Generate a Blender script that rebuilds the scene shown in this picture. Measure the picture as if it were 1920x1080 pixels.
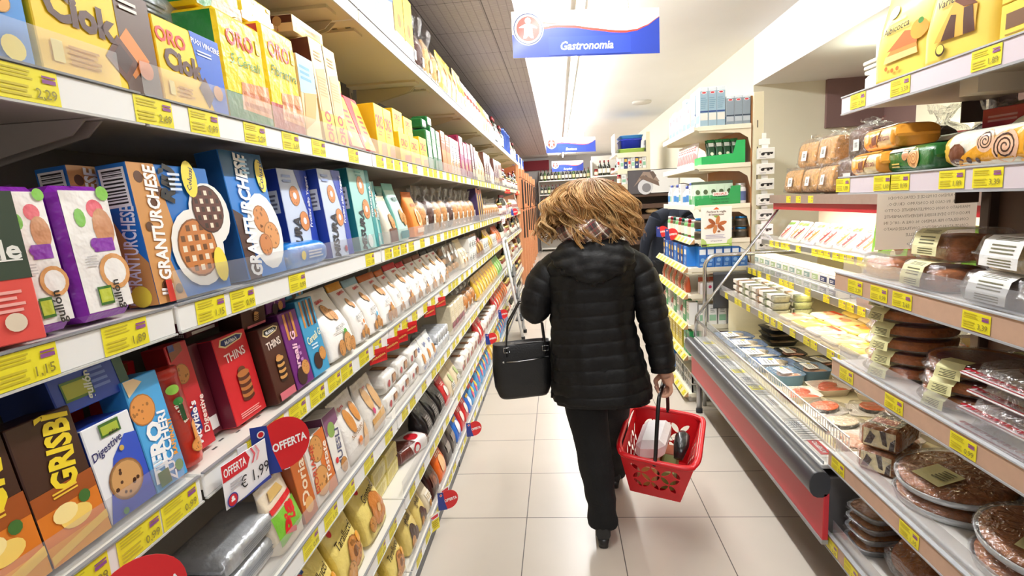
import bpy, bmesh, math, random
from mathutils import Vector, Matrix, noise
for o in list(bpy.data.objects): bpy.data.objects.remove(o)
SC = bpy.context.scene
COL = SC.collection
PI = math.pi
rnd = random.Random(7)
R = math.radians

# ------------------------------------------------------------ camera, world, exposure
CAM_H = 1.5776
cam = bpy.data.objects.new('camera', bpy.data.cameras.new('camera'))
COL.objects.link(cam)
cam.data.sensor_width = 36.0
cam.data.lens = 1006.37 / 1920 * 36.0
cam.data.clip_start = 0.05
cam.matrix_world = Matrix(((0.99489212, 0.04276785, 0.09143617, 0.0),
                           (0.08349894, 0.16033665, -0.98352432, 0.0),
                           (-0.05672379, 0.98613542, 0.1559466, CAM_H),
                           (0, 0, 0, 1)))
SC.camera = cam
w = bpy.data.worlds.new('ambient_fill'); SC.world = w; w.use_nodes = True
w.node_tree.nodes['Background'].inputs[0].default_value = (1.0, 0.98, 0.95, 1)
w.node_tree.nodes['Background'].inputs[1].default_value = 0.55  # even fill added all round, enters where the room is left open
vs = SC.view_settings
vs.view_transform = 'Standard'; vs.look = 'None'; vs.gamma = 1.0
vs.use_curve_mapping = False
vs.exposure = -0.22
SC.cycles.use_denoising = True
SC.cycles.transparent_max_bounces = 24
SC.cycles.max_bounces = 8

def area_light(name, loc, sx, sy, power, rot=(0, 0, 0), color=(1, 1, 1), spread=PI):
    d = bpy.data.lights.new(name, 'AREA'); d.shape = 'RECTANGLE'; d.size = sx; d.size_y = sy
    d.energy = power; d.color = color; d.spread = spread
    o = bpy.data.objects.new(name, d); o.location = loc; o.rotation_euler = rot; COL.objects.link(o)
    return o
CEIL = 2.95
TUBE_X = 0.215
for k in range(1, 9):                    # one lamp for each ceiling batten
    area_light('batten_lamp', (TUBE_X, 0.1 + k * 1.95, CEIL - 0.135), 0.10, 1.7, 27)
for y in (-1.6, -3.5):                   # fill lights added behind the camera, no fixtures modelled
    area_light('rear_fill', (0.2, y, CEIL - 0.1), 1.6, 1.2, 75)
area_light('chiller_lamp', (1.58, 2.9, 1.43), 0.06, 1.8, 8, (0, R(-10), 0), (1.0, 0.86, 0.92))
area_light('chiller_lamp', (1.135, 2.9, .852), 0.03, 1.8, 4, (0, R(0), 0), (1.0, 0.93, 0.75))  # extra light added under the lower shelf to brighten the deck
area_light('chiller_lamp', (1.40, 2.9, 1.205), 0.03, 1.8, 4, (0, R(10), 0), (1.0, 0.84, 0.48))
area_light('chiller_lamp', (1.31, 2.9, 1.012), 0.03, 1.8, 4, (0, R(10), 0), (1.0, 0.84, 0.48))
area_light('niche_lamp', (2.2, 3.72, 2.41), 0.1, .7, 8, (0, R(180), 0), (0.97, 1.0, 0.74))
area_light('niche_lamp', (2.2, 3.72, 2.165), 0.1, .7, 12, (0, 0, 0), (0.97, 1.0, 0.74))

# ------------------------------------------------------------ helpers
def H(s):
    s = s.lstrip('#'); o = []
    for i in (0, 2, 4):
        x = int(s[i:i + 2], 16) / 255.0
        o.append(x / 12.92 if x <= 0.04045 else ((x + 0.055) / 1.055) ** 2.4)
    return tuple(o)
def CV(c): return H(c) if isinstance(c, str) else c

def newmat(name):
    m = bpy.data.materials.new(name); m.use_nodes = True
    nt = m.node_tree; return m, nt, nt.nodes['Principled BSDF']

def attr_mat(name, rough=.45, metal=0.0, bump=0.0, bscale=60, coat=0.0, spec=.5, var=0.0, sheen=0.0):
    m, nt, b = newmat(name)
    a = nt.nodes.new('ShaderNodeAttribute'); a.attribute_name = 'col'
    src = a.outputs['Color']
    if var:
        n = nt.nodes.new('ShaderNodeTexNoise'); n.inputs['Scale'].default_value = bscale; n.inputs['Detail'].default_value = 4
        tc = nt.nodes.new('ShaderNodeTexCoord'); nt.links.new(tc.outputs['Object'], n.inputs['Vector'])
        mr = nt.nodes.new('ShaderNodeMapRange'); mr.inputs[1].default_value = .3; mr.inputs[2].default_value = .7
        mr.inputs[3].default_value = 1 - var; mr.inputs[4].default_value = 1 + var
        nt.links.new(n.outputs['Fac'], mr.inputs[0])
        mx = nt.nodes.new('ShaderNodeVectorMath'); mx.operation = 'SCALE'
        nt.links.new(src, mx.inputs[0]); nt.links.new(mr.outputs[0], mx.inputs['Scale']); src = mx.outputs[0]
    nt.links.new(src, b.inputs['Base Color'])
    b.inputs['Roughness'].default_value = rough; b.inputs['Metallic'].default_value = metal
    b.inputs['Specular IOR Level'].default_value = spec
    b.inputs['Coat Weight'].default_value = coat; b.inputs['Coat Roughness'].default_value = .12
    if sheen: b.inputs['Sheen Weight'].default_value = sheen
    if bump:
        n = nt.nodes.new('ShaderNodeTexNoise'); n.inputs['Scale'].default_value = bscale; n.inputs['Detail'].default_value = 3
        tc = nt.nodes.new('ShaderNodeTexCoord'); nt.links.new(tc.outputs['Object'], n.inputs['Vector'])
        bp = nt.nodes.new('ShaderNodeBump'); bp.inputs['Strength'].default_value = bump; bp.inputs['Distance'].default_value = .01
        nt.links.new(n.outputs['Fac'], bp.inputs['Height']); nt.links.new(bp.outputs[0], b.inputs['Normal'])
    return m

def film_mat(name, base=.05, edge=.45, bscale=38, bump=.6, tint=(1, 1, 1), rough=.12, haze=0.0):
    m = bpy.data.materials.new(name); m.use_nodes = True; nt = m.node_tree; nt.nodes.clear()
    out = nt.nodes.new('ShaderNodeOutputMaterial')
    tr = nt.nodes.new('ShaderNodeBsdfTransparent'); tr.inputs[0].default_value = (*tint, 1)
    gl = nt.nodes.new('ShaderNodeBsdfGlossy'); gl.inputs['Roughness'].default_value = rough
    lw = nt.nodes.new('ShaderNodeLayerWeight'); lw.inputs['Blend'].default_value = .35
    n = nt.nodes.new('ShaderNodeTexNoise'); n.inputs['Scale'].default_value = bscale; n.inputs['Detail'].default_value = 3; n.inputs['Distortion'].default_value = 1.2
    tc = nt.nodes.new('ShaderNodeTexCoord'); nt.links.new(tc.outputs['Object'], n.inputs['Vector'])
    if bump:
        bp = nt.nodes.new('ShaderNodeBump'); bp.inputs['Strength'].default_value = bump; bp.inputs['Distance'].default_value = .02
        nt.links.new(n.outputs['Fac'], bp.inputs['Height'])
        nt.links.new(bp.outputs[0], gl.inputs['Normal']); nt.links.new(bp.outputs[0], lw.inputs['Normal'])
    mr = nt.nodes.new('ShaderNodeMapRange'); mr.inputs[3].default_value = base; mr.inputs[4].default_value = edge
    nt.links.new(lw.outputs['Facing'], mr.inputs[0])
    mx = nt.nodes.new('ShaderNodeMixShader'); nt.links.new(mr.outputs[0], mx.inputs[0])
    nt.links.new(tr.outputs[0], mx.inputs[1]); nt.links.new(gl.outputs[0], mx.inputs[2])
    last = mx.outputs[0]
    if haze:
        df = nt.nodes.new('ShaderNodeBsdfDiffuse'); df.inputs[0].default_value = (.8, .8, .84, 1)
        m2 = nt.nodes.new('ShaderNodeMixShader'); m2.inputs[0].default_value = haze
        nt.links.new(last, m2.inputs[1]); nt.links.new(df.outputs[0], m2.inputs[2]); last = m2.outputs[0]
    nt.links.new(last, out.inputs[0]); return m

def emit_mat(name, col, s):
    m = bpy.data.materials.new(name); m.use_nodes = True; nt = m.node_tree; nt.nodes.clear()
    out = nt.nodes.new('ShaderNodeOutputMaterial'); e = nt.nodes.new('ShaderNodeEmission')
    e.inputs[0].default_value = (*col, 1); e.inputs[1].default_value = s; nt.links.new(e.outputs[0], out.inputs[0]); return m

M = {
 'card': attr_mat('printed_carton', .42, coat=.15),
 'paper': attr_mat('printed_paper', .6, bump=.25, bscale=35),
 'foil': attr_mat('printed_film', .28, bump=.55, bscale=30, coat=.3),
 'silver': attr_mat('silver_foil', .34, metal=.45, bump=.6, bscale=35),
 'plastic': attr_mat('plastic', .35),
 'paint': attr_mat('painted_metal', .4),
 'matte': attr_mat('matte', .8),
 'metal': attr_mat('chrome', .22, metal=1.0),
 'steel': attr_mat('brushed_steel', .38, metal=.9),
 'bread': attr_mat('crust', .65, bump=.5, bscale=70, var=.22),
 'food': attr_mat('food', .35, bump=.3, bscale=80, var=.15),
 'wood': attr_mat('laminate', .5, bump=.04, bscale=30, var=.05),
 'glossy': attr_mat('glossy_plastic', .18, coat=.3),
 'glass': attr_mat('bottle_glass', .12, coat=.4),
 'clear': film_mat('clear_film', .06, .6, 42, .9),
 'crinkle': film_mat('crinkled_film', .05, .6, 30, 1.0, rough=.16, haze=.015),
 'pane': film_mat('clear_pane', .04, .4, 5, 0),
 'guard': film_mat('clear_guard', .08, .5, 5, 0, haze=.16),
 'tray': film_mat('clear_tray', .05, .6, 50, .35, haze=.02),
 'tube': emit_mat('lamp_tube', (1, 1, .97), 115),
 'pinktube': emit_mat('chiller_tube', (1.0, .80, .95), 4),
 'nichetube': emit_mat('niche_tube', (.97, 1, .86), 5),
}

# text outlines, cached as flat triangles (height of a capital = 0.73)
TXT = {}
def text_tris(s, bold=0.0, shear=0.0, res=2):
    k = (s, bold, shear, res)
    if k not in TXT:
        cu = bpy.data.curves.new('t', 'FONT'); cu.body = s; cu.resolution_u = res; cu.offset = bold; cu.shear = shear
        o = bpy.data.objects.new('t', cu); me = o.to_mesh()
        v = [(p.co.x, p.co.y) for p in me.vertices]
        me.calc_loop_triangles(); t = [tuple(x.vertices) for x in me.loop_triangles]
        out = []
        for a, b, c in t:
            ar = (v[b][0] - v[a][0]) * (v[c][1] - v[a][1]) - (v[b][1] - v[a][1]) * (v[c][0] - v[a][0])
            if abs(ar) > 1e-9: out.append((a, b, c) if ar > 0 else (a, c, b))
        o.to_mesh_clear(); bpy.data.objects.remove(o); bpy.data.curves.remove(cu)
        xs = [p[0] for p in v] or [0]; x0, x1 = min(xs), max(xs)
        TXT[k] = ([(x - x0, y) for x, y in v], out, x1 - x0)
    return TXT[k]

class MB:
    def __init__(s): s.v = []; s.f = []; s.c = []; s.m = []; s.s = []
    def face(s, idx, col, mat=0, smooth=False): s.f.append(tuple(idx)); s.c.append(CV(col)); s.m.append(mat); s.s.append(smooth)
    def quad(s, pts, col, mat=0, smooth=False):
        n = len(s.v); s.v += [tuple(p) for p in pts]; s.face(range(n, n + len(pts)), col, mat, smooth)
    def box(s, lo, hi, col, b=0.0, mat=0, cols=None):
        """box, chamfered by b; cols: {'+x': colour, ...} for single sides"""
        cols = cols or {}
        lo, hi = list(lo), list(hi)
        b = min([b] + [(hi[i] - lo[i]) * .45 for i in range(3)])
        names = [('-x', 0, 0), ('+x', 0, 1), ('-y', 1, 0), ('+y', 1, 1), ('-z', 2, 0), ('+z', 2, 1)]
        if b <= 0:
            n = len(s.v)
            for i in range(8): s.v.append(tuple(hi[k] if i >> k & 1 else lo[k] for k in range(3)))
            Q = {'-x': (0, 4, 6, 2), '+x': (1, 3, 7, 5), '-y': (0, 1, 5, 4), '+y': (2, 6, 7, 3), '-z': (0, 2, 3, 1), '+z': (4, 5, 7, 6)}
            for k, q in Q.items(): s.face([n + i for i in q], cols.get(k, col), mat)
            return
        n = len(s.v); ID = {}
        for i in range(8):
            for ax in range(3):
                p = []
                for k in range(3):
                    e = hi[k] if i >> k & 1 else lo[k]
                    if k != ax: e += -b if i >> k & 1 else b
                    p.append(e)
                ID[i, ax] = len(s.v); s.v.append(tuple(p))
        for nm, ax, sd in names:
            u, w_ = (ax + 1) % 3, (ax + 2) % 3
            cs = []
            for a_, c_ in ((0, 0), (1, 0), (1, 1), (0, 1)): cs.append((sd << ax) | (a_ << u) | (c_ << w_))
            if not sd: cs.reverse()
            s.face([ID[i, ax] for i in cs], cols.get(nm, col), mat)
        for ax in range(3):                                   # edges along ax
            u, w_ = (ax + 1) % 3, (ax + 2) % 3
            for a_ in (0, 1):
                for c_ in (0, 1):
                    i0 = (a_ << u) | (c_ << w_); i1 = i0 | (1 << ax)
                    q = [ID[i0, u], ID[i1, u], ID[i1, w_], ID[i0, w_]]
                    if (a_ ^ c_) == 1: q.reverse()
                    s.face(q, cols.get('edge', col), mat)
        for i in range(8):
            q = [ID[i, 0], ID[i, 1], ID[i, 2]]
            if bin(i).count('1') % 2 == 0: q.reverse()
            s.face(q, cols.get('edge', col), mat)
    def loft(s, rings, col, mat=0, smooth=True, cap=(True, True), closed=True):
        """rings: lists of points of equal length; col: colour or f(i, j)"""
        n0 = len(s.v); k = len(rings[0])
        for r_ in rings: s.v += [tuple(p) for p in r_]
        f = col if callable(col) else (lambda i, j: col)
        for i in range(len(rings) - 1):
            for j in range(k if closed else k - 1):
                a = n0 + i * k + j; b = n0 + i * k + (j + 1) % k
                s.face((a, b, b + k, a + k), f(i, j), mat, smooth)
        if closed:
            if cap[0]: s.face([n0 + j for j in range(k)][::-1], f(0, 0), mat, False)
            if cap[1]: s.face([n0 + (len(rings) - 1) * k + j for j in range(k)], f(len(rings) - 2, 0), mat, False)
    def lathe(s, prof, col, n=20, c=(0, 0, 0), mat=0, smooth=True, cap=(True, True), ax=2):
        rings = []
        for r_, z in prof:
            ring = []
            for j in range(n):
                a = 2 * PI * j / n; p = (r_ * math.cos(a), r_ * math.sin(a), z)
                if ax == 0: p = (p[2], p[0], p[1])
                if ax == 1: p = (p[1], p[2], p[0])
                ring.append((p[0] + c[0], p[1] + c[1], p[2] + c[2]))
            rings.append(ring)
        s.loft(rings, col, mat, smooth, cap)
    def tube(s, pts, r, col, n=8, mat=0, cap=True, flat=1.0):
        pts = [Vector(p) for p in pts]; rs = r if isinstance(r, (list, tuple)) else [r] * len(pts)
        rings = []; up = None
        for i, p in enumerate(pts):
            d = (pts[min(i + 1, len(pts) - 1)] - pts[max(i - 1, 0)])
            d = d.normalized() if d.length > 1e-9 else Vector((0, 0, 1))
            if up is None:
                up = Vector((0, 0, 1)) if abs(d.z) < .9 else Vector((1, 0, 0))
            x = up - d * up.dot(d)
            x = x.normalized() if x.length > 1e-6 else d.orthogonal().normalized()
            up = x; y = d.cross(x)
            rings.append([tuple(p + (x * math.cos(2 * PI * j / n) * flat + y * math.sin(2 * PI * j / n)) * rs[i]) for j in range(n)])
        s.loft(rings, col, mat, True, (cap, cap))
    def cyl(s, a, b, r, col, n=12, mat=0): s.tube([a, b], r, col, n, mat)
    def build(s, name, mats, parent=None, loc=None, rot=None):
        mats = mats if isinstance(mats, (list, tuple)) else [mats]
        me = bpy.data.meshes.new(name); me.from_pydata(s.v, [], s.f)
        for m_ in mats: me.materials.append(m_)
        nf = len(me.polygons)
        if nf != len(s.f): raise RuntimeError(name + ' bad faces')
        a = me.attributes.new('col', 'FLOAT_COLOR', 'FACE')
        a.data.foreach_set('color', [x for c in s.c for x in (*c, 1.0)])
        me.polygons.foreach_set('material_index', s.m)
        me.polygons.foreach_set('use_smooth', s.s)
        me.update()
        o = bpy.data.objects.new(name, me); COL.objects.link(o)
        if loc is not None: o.location = loc
        if rot is not None: o.rotation_euler = rot
        if parent is not None: o.parent = parent
        return o

def empty(name, loc=(0, 0, 0), rz=0.0, parent=None):
    o = bpy.data.objects.new(name, None); COL.objects.link(o); o.location = loc; o.rotation_euler = (0, 0, rz)
    o.empty_display_size = .05
    if parent: o.parent = parent
    return o
LABELS = {}
def tag(o, label, cat, group=None):
    o['label'] = label; o['category'] = cat
    if group: o['group'] = group
    return o
def struct(o): o['kind'] = 'structure'; return o
def dup(o, parent=None):
    c = o.copy(); COL.objects.link(c)
    if parent is not None: c.parent = parent
    for ch in o.children:
        dup(ch, c)
    return c
ORD = 'first second third fourth fifth sixth seventh eighth ninth tenth eleventh twelfth thirteenth fourteenth fifteenth sixteenth seventeenth eighteenth nineteenth twentieth'.split()

# printing on a surface: P(u, v, d) gives the point at u, v (0..1), d above the surface
def paint(mb, ops, P, W, Hh, mat=0, curved=False, d0=.0005):
    d = d0
    def ring(u, v, ru, rv, n, a0=0): return [(u + ru * math.cos(a0 + 2 * PI * j / n), v + rv * math.sin(a0 + 2 * PI * j / n)) for j in range(n)]
    def poly(pts, col):
        if not curved or len(pts) > 24: mb.quad([P(x, y, d) for x, y in pts], col, mat); return
        b_ = []
        for (x0, y0), (x1, y1) in zip(pts, pts[1:] + pts[:1]):
            m_ = max(1, int(math.hypot(x1 - x0, y1 - y0) / .09 + .5)); b_ += [(x0 + (x1 - x0) * i / m_, y0 + (y1 - y0) * i / m_) for i in range(m_)]
        cx = sum(p[0] for p in b_) / len(b_); cy = sum(p[1] for p in b_) / len(b_); n0 = len(mb.v); k = len(b_)
        for f in (1, .66, .33): mb.v += [P(cx + (x - cx) * f, cy + (y - cy) * f, d) for x, y in b_]
        mb.v.append(P(cx, cy, d))
        for q in (0, 1):
            for j in range(k): mb.face((n0 + q * k + j, n0 + q * k + (j + 1) % k, n0 + (q + 1) * k + (j + 1) % k, n0 + (q + 1) * k + j), col, mat, True)
        for j in range(k): mb.face((n0 + 2 * k + j, n0 + 2 * k + (j + 1) % k, n0 + 3 * k), col, mat, True)
    def rect(x0, y0, x1, y1, col):
        if not curved: return poly([(x0, y0), (x1, y0), (x1, y1), (x0, y1)], col)
        nx = max(1, int(round((x1 - x0) * 8))); ny = max(1, int(round((y1 - y0) * 8))); n0 = len(mb.v)
        for j in range(ny + 1):
            for i in range(nx + 1): mb.v.append(P(x0 + (x1 - x0) * i / nx, y0 + (y1 - y0) * j / ny, d))
        for j in range(ny):
            for i in range(nx):
                a = n0 + j * (nx + 1) + i; mb.face((a, a + 1, a + nx + 2, a + nx + 1), col, mat, True)
    def disc(u, v, r, col, n=16, sy=1.0):
        m_ = min(W, Hh); ru, rv = r * m_ / W, r * m_ / Hh * sy
        if not curved: return poly(ring(u, v, ru, rv, n), col)
        n0 = len(mb.v); mb.v.append(P(u, v, d))
        for q in (.5, 1): mb.v += [P(x, y, d) for x, y in ring(u, v, ru * q, rv * q, n)]
        for j in range(n):
            k = (j + 1) % n
            mb.face((n0, n0 + 1 + j, n0 + 1 + k), col, mat, True); mb.face((n0 + 1 + j, n0 + 1 + n + j, n0 + 1 + n + k, n0 + 1 + k), col, mat, True)
    m_ = min(W, Hh)
    for op in ops:
        d += .00022
        k = op[0]
        if k == 'r': rect(*op[1:])
        elif k == 'd': disc(*op[1:])
        elif k == 'p':
            poly(op[1], op[2])
        elif k == 't':                   # text, centre u, v, height, colour, turn in degrees, bold, shear, max width
            s_, u, v, h, col = op[1:6]; rot = op[6] if len(op) > 6 else 0; bold = op[7] if len(op) > 7 else 0; sh = op[8] if len(op) > 8 else 0
            vv, tt, wd = text_tris(s_, bold, sh, 2 if h * Hh > .012 else 1)
            sc = h * Hh / .73; c_, s2 = math.cos(R(rot)), math.sin(R(rot)); n0 = len(mb.v)
            sx = sc
            lim = op[9] * W if len(op) > 9 and op[9] else 1.94 * (min(v, 1 - v) * Hh if abs(rot) > 45 else min(u, 1 - u) * W)
            if wd * sc > lim:
                sx = lim / wd
                if sx < .55 * sc: sc = sx / .55
            if abs(rot) > 45 and sc * .73 > 1.9 * min(u, 1 - u) * W: f_ = 1.9 * min(u, 1 - u) * W / (sc * .73); sc *= f_; sx = min(sx, sc)
            for x, y in vv:
                x = (x - wd / 2) * sx; y = (y - .36) * sc
                mb.v.append(P(u + (x * c_ - y * s2) / W, v + (x * s2 + y * c_) / Hh, d))
            for t in tt: mb.face([n0 + i for i in t], col, mat)
        elif k == 'b':                   # biscuit u, v, r, colour
            u, v, r_ = op[1:4]; col = op[4] if len(op) > 4 else '#c98b45'
            c0 = CV(col); disc(u, v, r_, tuple(x * .55 for x in c0)); d += .00015
            disc(u, v, r_ * .92, c0); d += .00015
            rr = random.Random(int(u * 991 + v * 313))
            for _ in range(9):
                a, q = rr.uniform(0, 6.28), r_ * .8 * math.sqrt(rr.random())
                disc(u + q * math.cos(a) * m_ / W, v + q * math.sin(a) * m_ / Hh, r_ * rr.uniform(.06, .13), op[5] if len(op) > 5 else tuple(x * .5 for x in c0), 6)
        elif k == 'wf':                  # waffle biscuit
            u, v, r_, col = op[1:5]; c0 = CV(col); disc(u, v, r_, tuple(x * .4 for x in c0), 20); d += .00015; disc(u, v, r_ * .94, c0, 20); d += .00015
            for i in range(-2, 3):
                for j in range(-2, 3):
                    if i * i + j * j < 6:
                        x, y = u + i * r_ * .34 * m_ / W, v + j * r_ * .34 * m_ / Hh; q = r_ * .1
                        poly([(x - q * m_ / W, y - q * m_ / Hh), (x + q * m_ / W, y - q * m_ / Hh), (x + q * m_ / W, y + q * m_ / Hh), (x - q * m_ / W, y + q * m_ / Hh)], tuple(x_ * .25 for x_ in c0) if (i + j) % 2 else '#efe2cc')
        elif k == 'sp':                  # rolled slice
            u, v, r_, c1, c2 = op[1:6]; disc(u, v, r_, c1, 20); d += .00015
            pts = []
            for i in range(34):
                a = i * .5; q = r_ * (.12 + .75 * i / 34); pts.append((a, q))
            for (a, q), (a2, q2) in zip(pts, pts[1:]):
                e = r_ * .055
                poly([(u + math.cos(x) * y * m_ / W, v + math.sin(x) * y * m_ / Hh) for x, y in ((a, q - e), (a2, q2 - e), (a2, q2 + e), (a, q + e))], c2)
        elif k == 'bar':                 # bar code u0, v0, u1, v1
            x0, y0, x1, y1 = op[1:5]; rect(x0, y0, x1, y1, '#f4f4f2'); d += .00015
            rr = random.Random(5); x = x0 + (x1 - x0) * .08
            vert = len(op) > 5
            if vert:
                y = y0 + (y1 - y0) * .08
                while y < y1 - (y1 - y0) * .1:
                    q = (y1 - y0) * rr.choice((.015, .03, .045)); poly([(x0 + (x1 - x0) * .1, y), (x1 - (x1 - x0) * .1, y), (x1 - (x1 - x0) * .1, y + q), (x0 + (x1 - x0) * .1, y + q)], '#222222'); y += q * 2.1
            else:
                while x < x1 - (x1 - x0) * .1:
                    q = (x1 - x0) * rr.choice((.015, .03, .045)); poly([(x, y0 + (y1 - y0) * .12), (x + q, y0 + (y1 - y0) * .12), (x + q, y1 - (y1 - y0) * .1), (x, y1 - (y1 - y0) * .1)], '#222222'); x += q * 2.1
        elif k == 'ln':                  # lines of small print u0, v0, u1, v1, n, colour
            x0, y0, x1, y1, n, col = op[1:7]; rr = random.Random(n)
            for i in range(n):
                y = y0 + (y1 - y0) * (i + .2) / n; hh = (y1 - y0) / n * .5
                rect(x0, y, x1 - (x1 - x0) * rr.uniform(0, .35), y + hh, col)
        elif k == 'wave':                # filled band under a wave: v at left, mid, right, colour
            a, b_, c_, col = op[1:5]; n = 14; pts = [(0, 0), (1, 0)]
            for i in range(n, -1, -1):
                t = i / n; pts.append((t, (1 - t) ** 2 * a + 2 * t * (1 - t) * b_ + t * t * c_))
            poly(pts, col)
# ------------------------------------------------------------ the room
def tile_mat(name, c1, c2, grout, size, x0, y0, gw, rough):
    m, nt, b = newmat(name); N = nt.nodes.new; Lk = nt.links.new
    tc = N('ShaderNodeTexCoord'); sp = N('ShaderNodeSeparateXYZ'); Lk(tc.outputs['Object'], sp.inputs[0])
    ds = []; cells = []
    for ax, off in (('X', x0), ('Y', y0)):
        a = N('ShaderNodeMath'); a.operation = 'SUBTRACT'; a.inputs[1].default_value = off; Lk(sp.outputs[ax], a.inputs[0])
        q = N('ShaderNodeMath'); q.operation = 'DIVIDE'; q.inputs[1].default_value = size; Lk(a.outputs[0], q.inputs[0])
        fl = N('ShaderNodeMath'); fl.operation = 'FLOOR'; Lk(q.outputs[0], fl.inputs[0]); cells.append(fl)
        fr = N('ShaderNodeMath'); fr.operation = 'FRACT'; Lk(q.outputs[0], fr.inputs[0])
        pp = N('ShaderNodeMath'); pp.operation = 'PINGPONG'; pp.inputs[1].default_value = .5; Lk(fr.outputs[0], pp.inputs[0]); ds.append(pp)
    mn = N('ShaderNodeMath'); mn.operation = 'MINIMUM'; Lk(ds[0].outputs[0], mn.inputs[0]); Lk(ds[1].outputs[0], mn.inputs[1])
    lt = N('ShaderNodeMath'); lt.operation = 'LESS_THAN'; lt.inputs[1].default_value = gw / size / 2; Lk(mn.outputs[0], lt.inputs[0])
    n = N('ShaderNodeTexNoise'); n.inputs['Scale'].default_value = 3.0; n.inputs['Detail'].default_value = 6; Lk(tc.outputs['Object'], n.inputs['Vector'])
    mx = N('ShaderNodeMix'); mx.data_type = 'RGBA'; mx.inputs[6].default_value = (*H(c1), 1); mx.inputs[7].default_value = (*H(c2), 1); Lk(n.outputs['Fac'], mx.inputs[0])
    m2 = N('ShaderNodeMix'); m2.data_type = 'RGBA'; m2.inputs[7].default_value = (*H(grout), 1); Lk(lt.outputs[0], m2.inputs[0]); Lk(mx.outputs[2], m2.inputs[6])
    Lk(m2.outputs[2], b.inputs['Base Color']); b.inputs['Roughness'].default_value = rough
    return m
def plain_mat(name, col, rough=.8, ns=2.0, var=.03):
    m, nt, b = newmat(name); N = nt.nodes.new; Lk = nt.links.new
    tc = N('ShaderNodeTexCoord'); n = N('ShaderNodeTexNoise'); n.inputs['Scale'].default_value = ns; Lk(tc.outputs['Object'], n.inputs['Vector'])
    c = H(col); mx = N('ShaderNodeMix'); mx.data_type = 'RGBA'
    mx.inputs[6].default_value = (*[x * (1 - var) for x in c], 1); mx.inputs[7].default_value = (*[min(1, x * (1 + var)) for x in c], 1)
    Lk(n.outputs['Fac'], mx.inputs[0]); Lk(mx.outputs[2], b.inputs['Base Color']); b.inputs['Roughness'].default_value = rough
    return m
FLOORM = tile_mat('floor_tiles', '#c8beb1', '#d4cabd', '#5c5550', .45, -.2231, 2.4964, .0045, .28)
WHITE = plain_mat('white_plaster', '#f1f1f0'); CREAM = plain_mat('cream_plaster', '#ece7d2'); GREYW = plain_mat('grey_wall', '#a9a6a5')
DARKRED = plain_mat('dark_red_paint', '#6d1420'); MAUVE = plain_mat('mauve_wall', '#8b6f6c')
# perforated acoustic tiles
m, nt, b = newmat('perforated_tiles'); N = nt.nodes.new
tc = N('ShaderNodeTexCoord'); br = N('ShaderNodeTexBrick')
br.offset = 0; br.inputs['Color1'].default_value = (*H('#b3acb0'), 1); br.inputs['Color2'].default_value = (*H('#aea7ab'), 1); br.inputs['Mortar'].default_value = (*H('#938b90'), 1)
br.inputs['Scale'].default_value = 1.0; br.inputs['Mortar Size'].default_value = .0035; br.inputs['Brick Width'].default_value = .055; br.inputs['Row Height'].default_value = .02
nt.links.new(tc.outputs['Object'], br.inputs['Vector'])
b2 = N('ShaderNodeTexBrick'); b2.offset = 0; b2.inputs['Scale'].default_value = 1.0; b2.inputs['Mortar Size'].default_value = .004; b2.inputs['Brick Width'].default_value = .43; b2.inputs['Row Height'].default_value = .6
b2.inputs['Color1'].default_value = b2.inputs['Color2'].default_value = (1, 1, 1, 1); b2.inputs['Mortar'].default_value = (.3, .3, .3, 1)
nt.links.new(tc.outputs['Object'], b2.inputs['Vector'])
mm = N('ShaderNodeMix'); mm.data_type = 'RGBA'; mm.blend_type = 'MULTIPLY'; mm.inputs[0].default_value = 1
nt.links.new(br.outputs[0], mm.inputs[6]); nt.links.new(b2.outputs[0], mm.inputs[7]); nt.links.new(mm.outputs[2], b.inputs['Base Color']); b.inputs['Roughness'].default_value = .8
PERF = m

def slab(name, lo, hi, mat):
    q = MB(); q.box(lo, hi, '#ffffff'); return struct(q.build(name, mat))
slab('floor', (-3.4, -5, -.1), (3.4, 19, 0), FLOORM)
slab('ceiling', (-.235, -5, CEIL), (3.4, 19, CEIL + .1), WHITE)
slab('ceiling_perforated', (-3.4, -5, CEIL - .1), (-.2355, 15.2, CEIL + .1), PERF)
slab('ceiling_left_end', (-3.4, 15.2, CEIL - .02), (-.2355, 19, CEIL + .1), GREYW)
slab('wall_left', (-3.5, -5, 0), (-3.4, 19, CEIL), GREYW)
slab('wall_back', (-3.4, 17.4, 0), (3.4, 17.5, CEIL), GREYW)
slab('trim_red_band', (-1.5, 17.3, 2.55), (-.22, 17.4, 2.85), DARKRED)
slab('wall_right', (3.0, -5, 0), (3.1, 5.4, CEIL), MAUVE)
slab('wall_right_beam', (1.86, -5, 2.53), (3.0, 5.4, CEIL), WHITE)
slab('wall_right_end', (1.86, 5.4, 0), (3.1, 17.4, CEIL), CREAM)
slab('trim_niche_pier', (2.75, 3.9, 0), (3.0, 4.5, 2.53), CREAM)
slab('trim_niche_panel', (2.50, 5.36, 2.10), (3.0, 5.399, 2.53), MAUVE)  # mauve slab on the upper right of the niche end wall
slab('baseboard_back', (-3.4, 17.38, 0), (3.4, 17.4, .1), GREYW)

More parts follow.
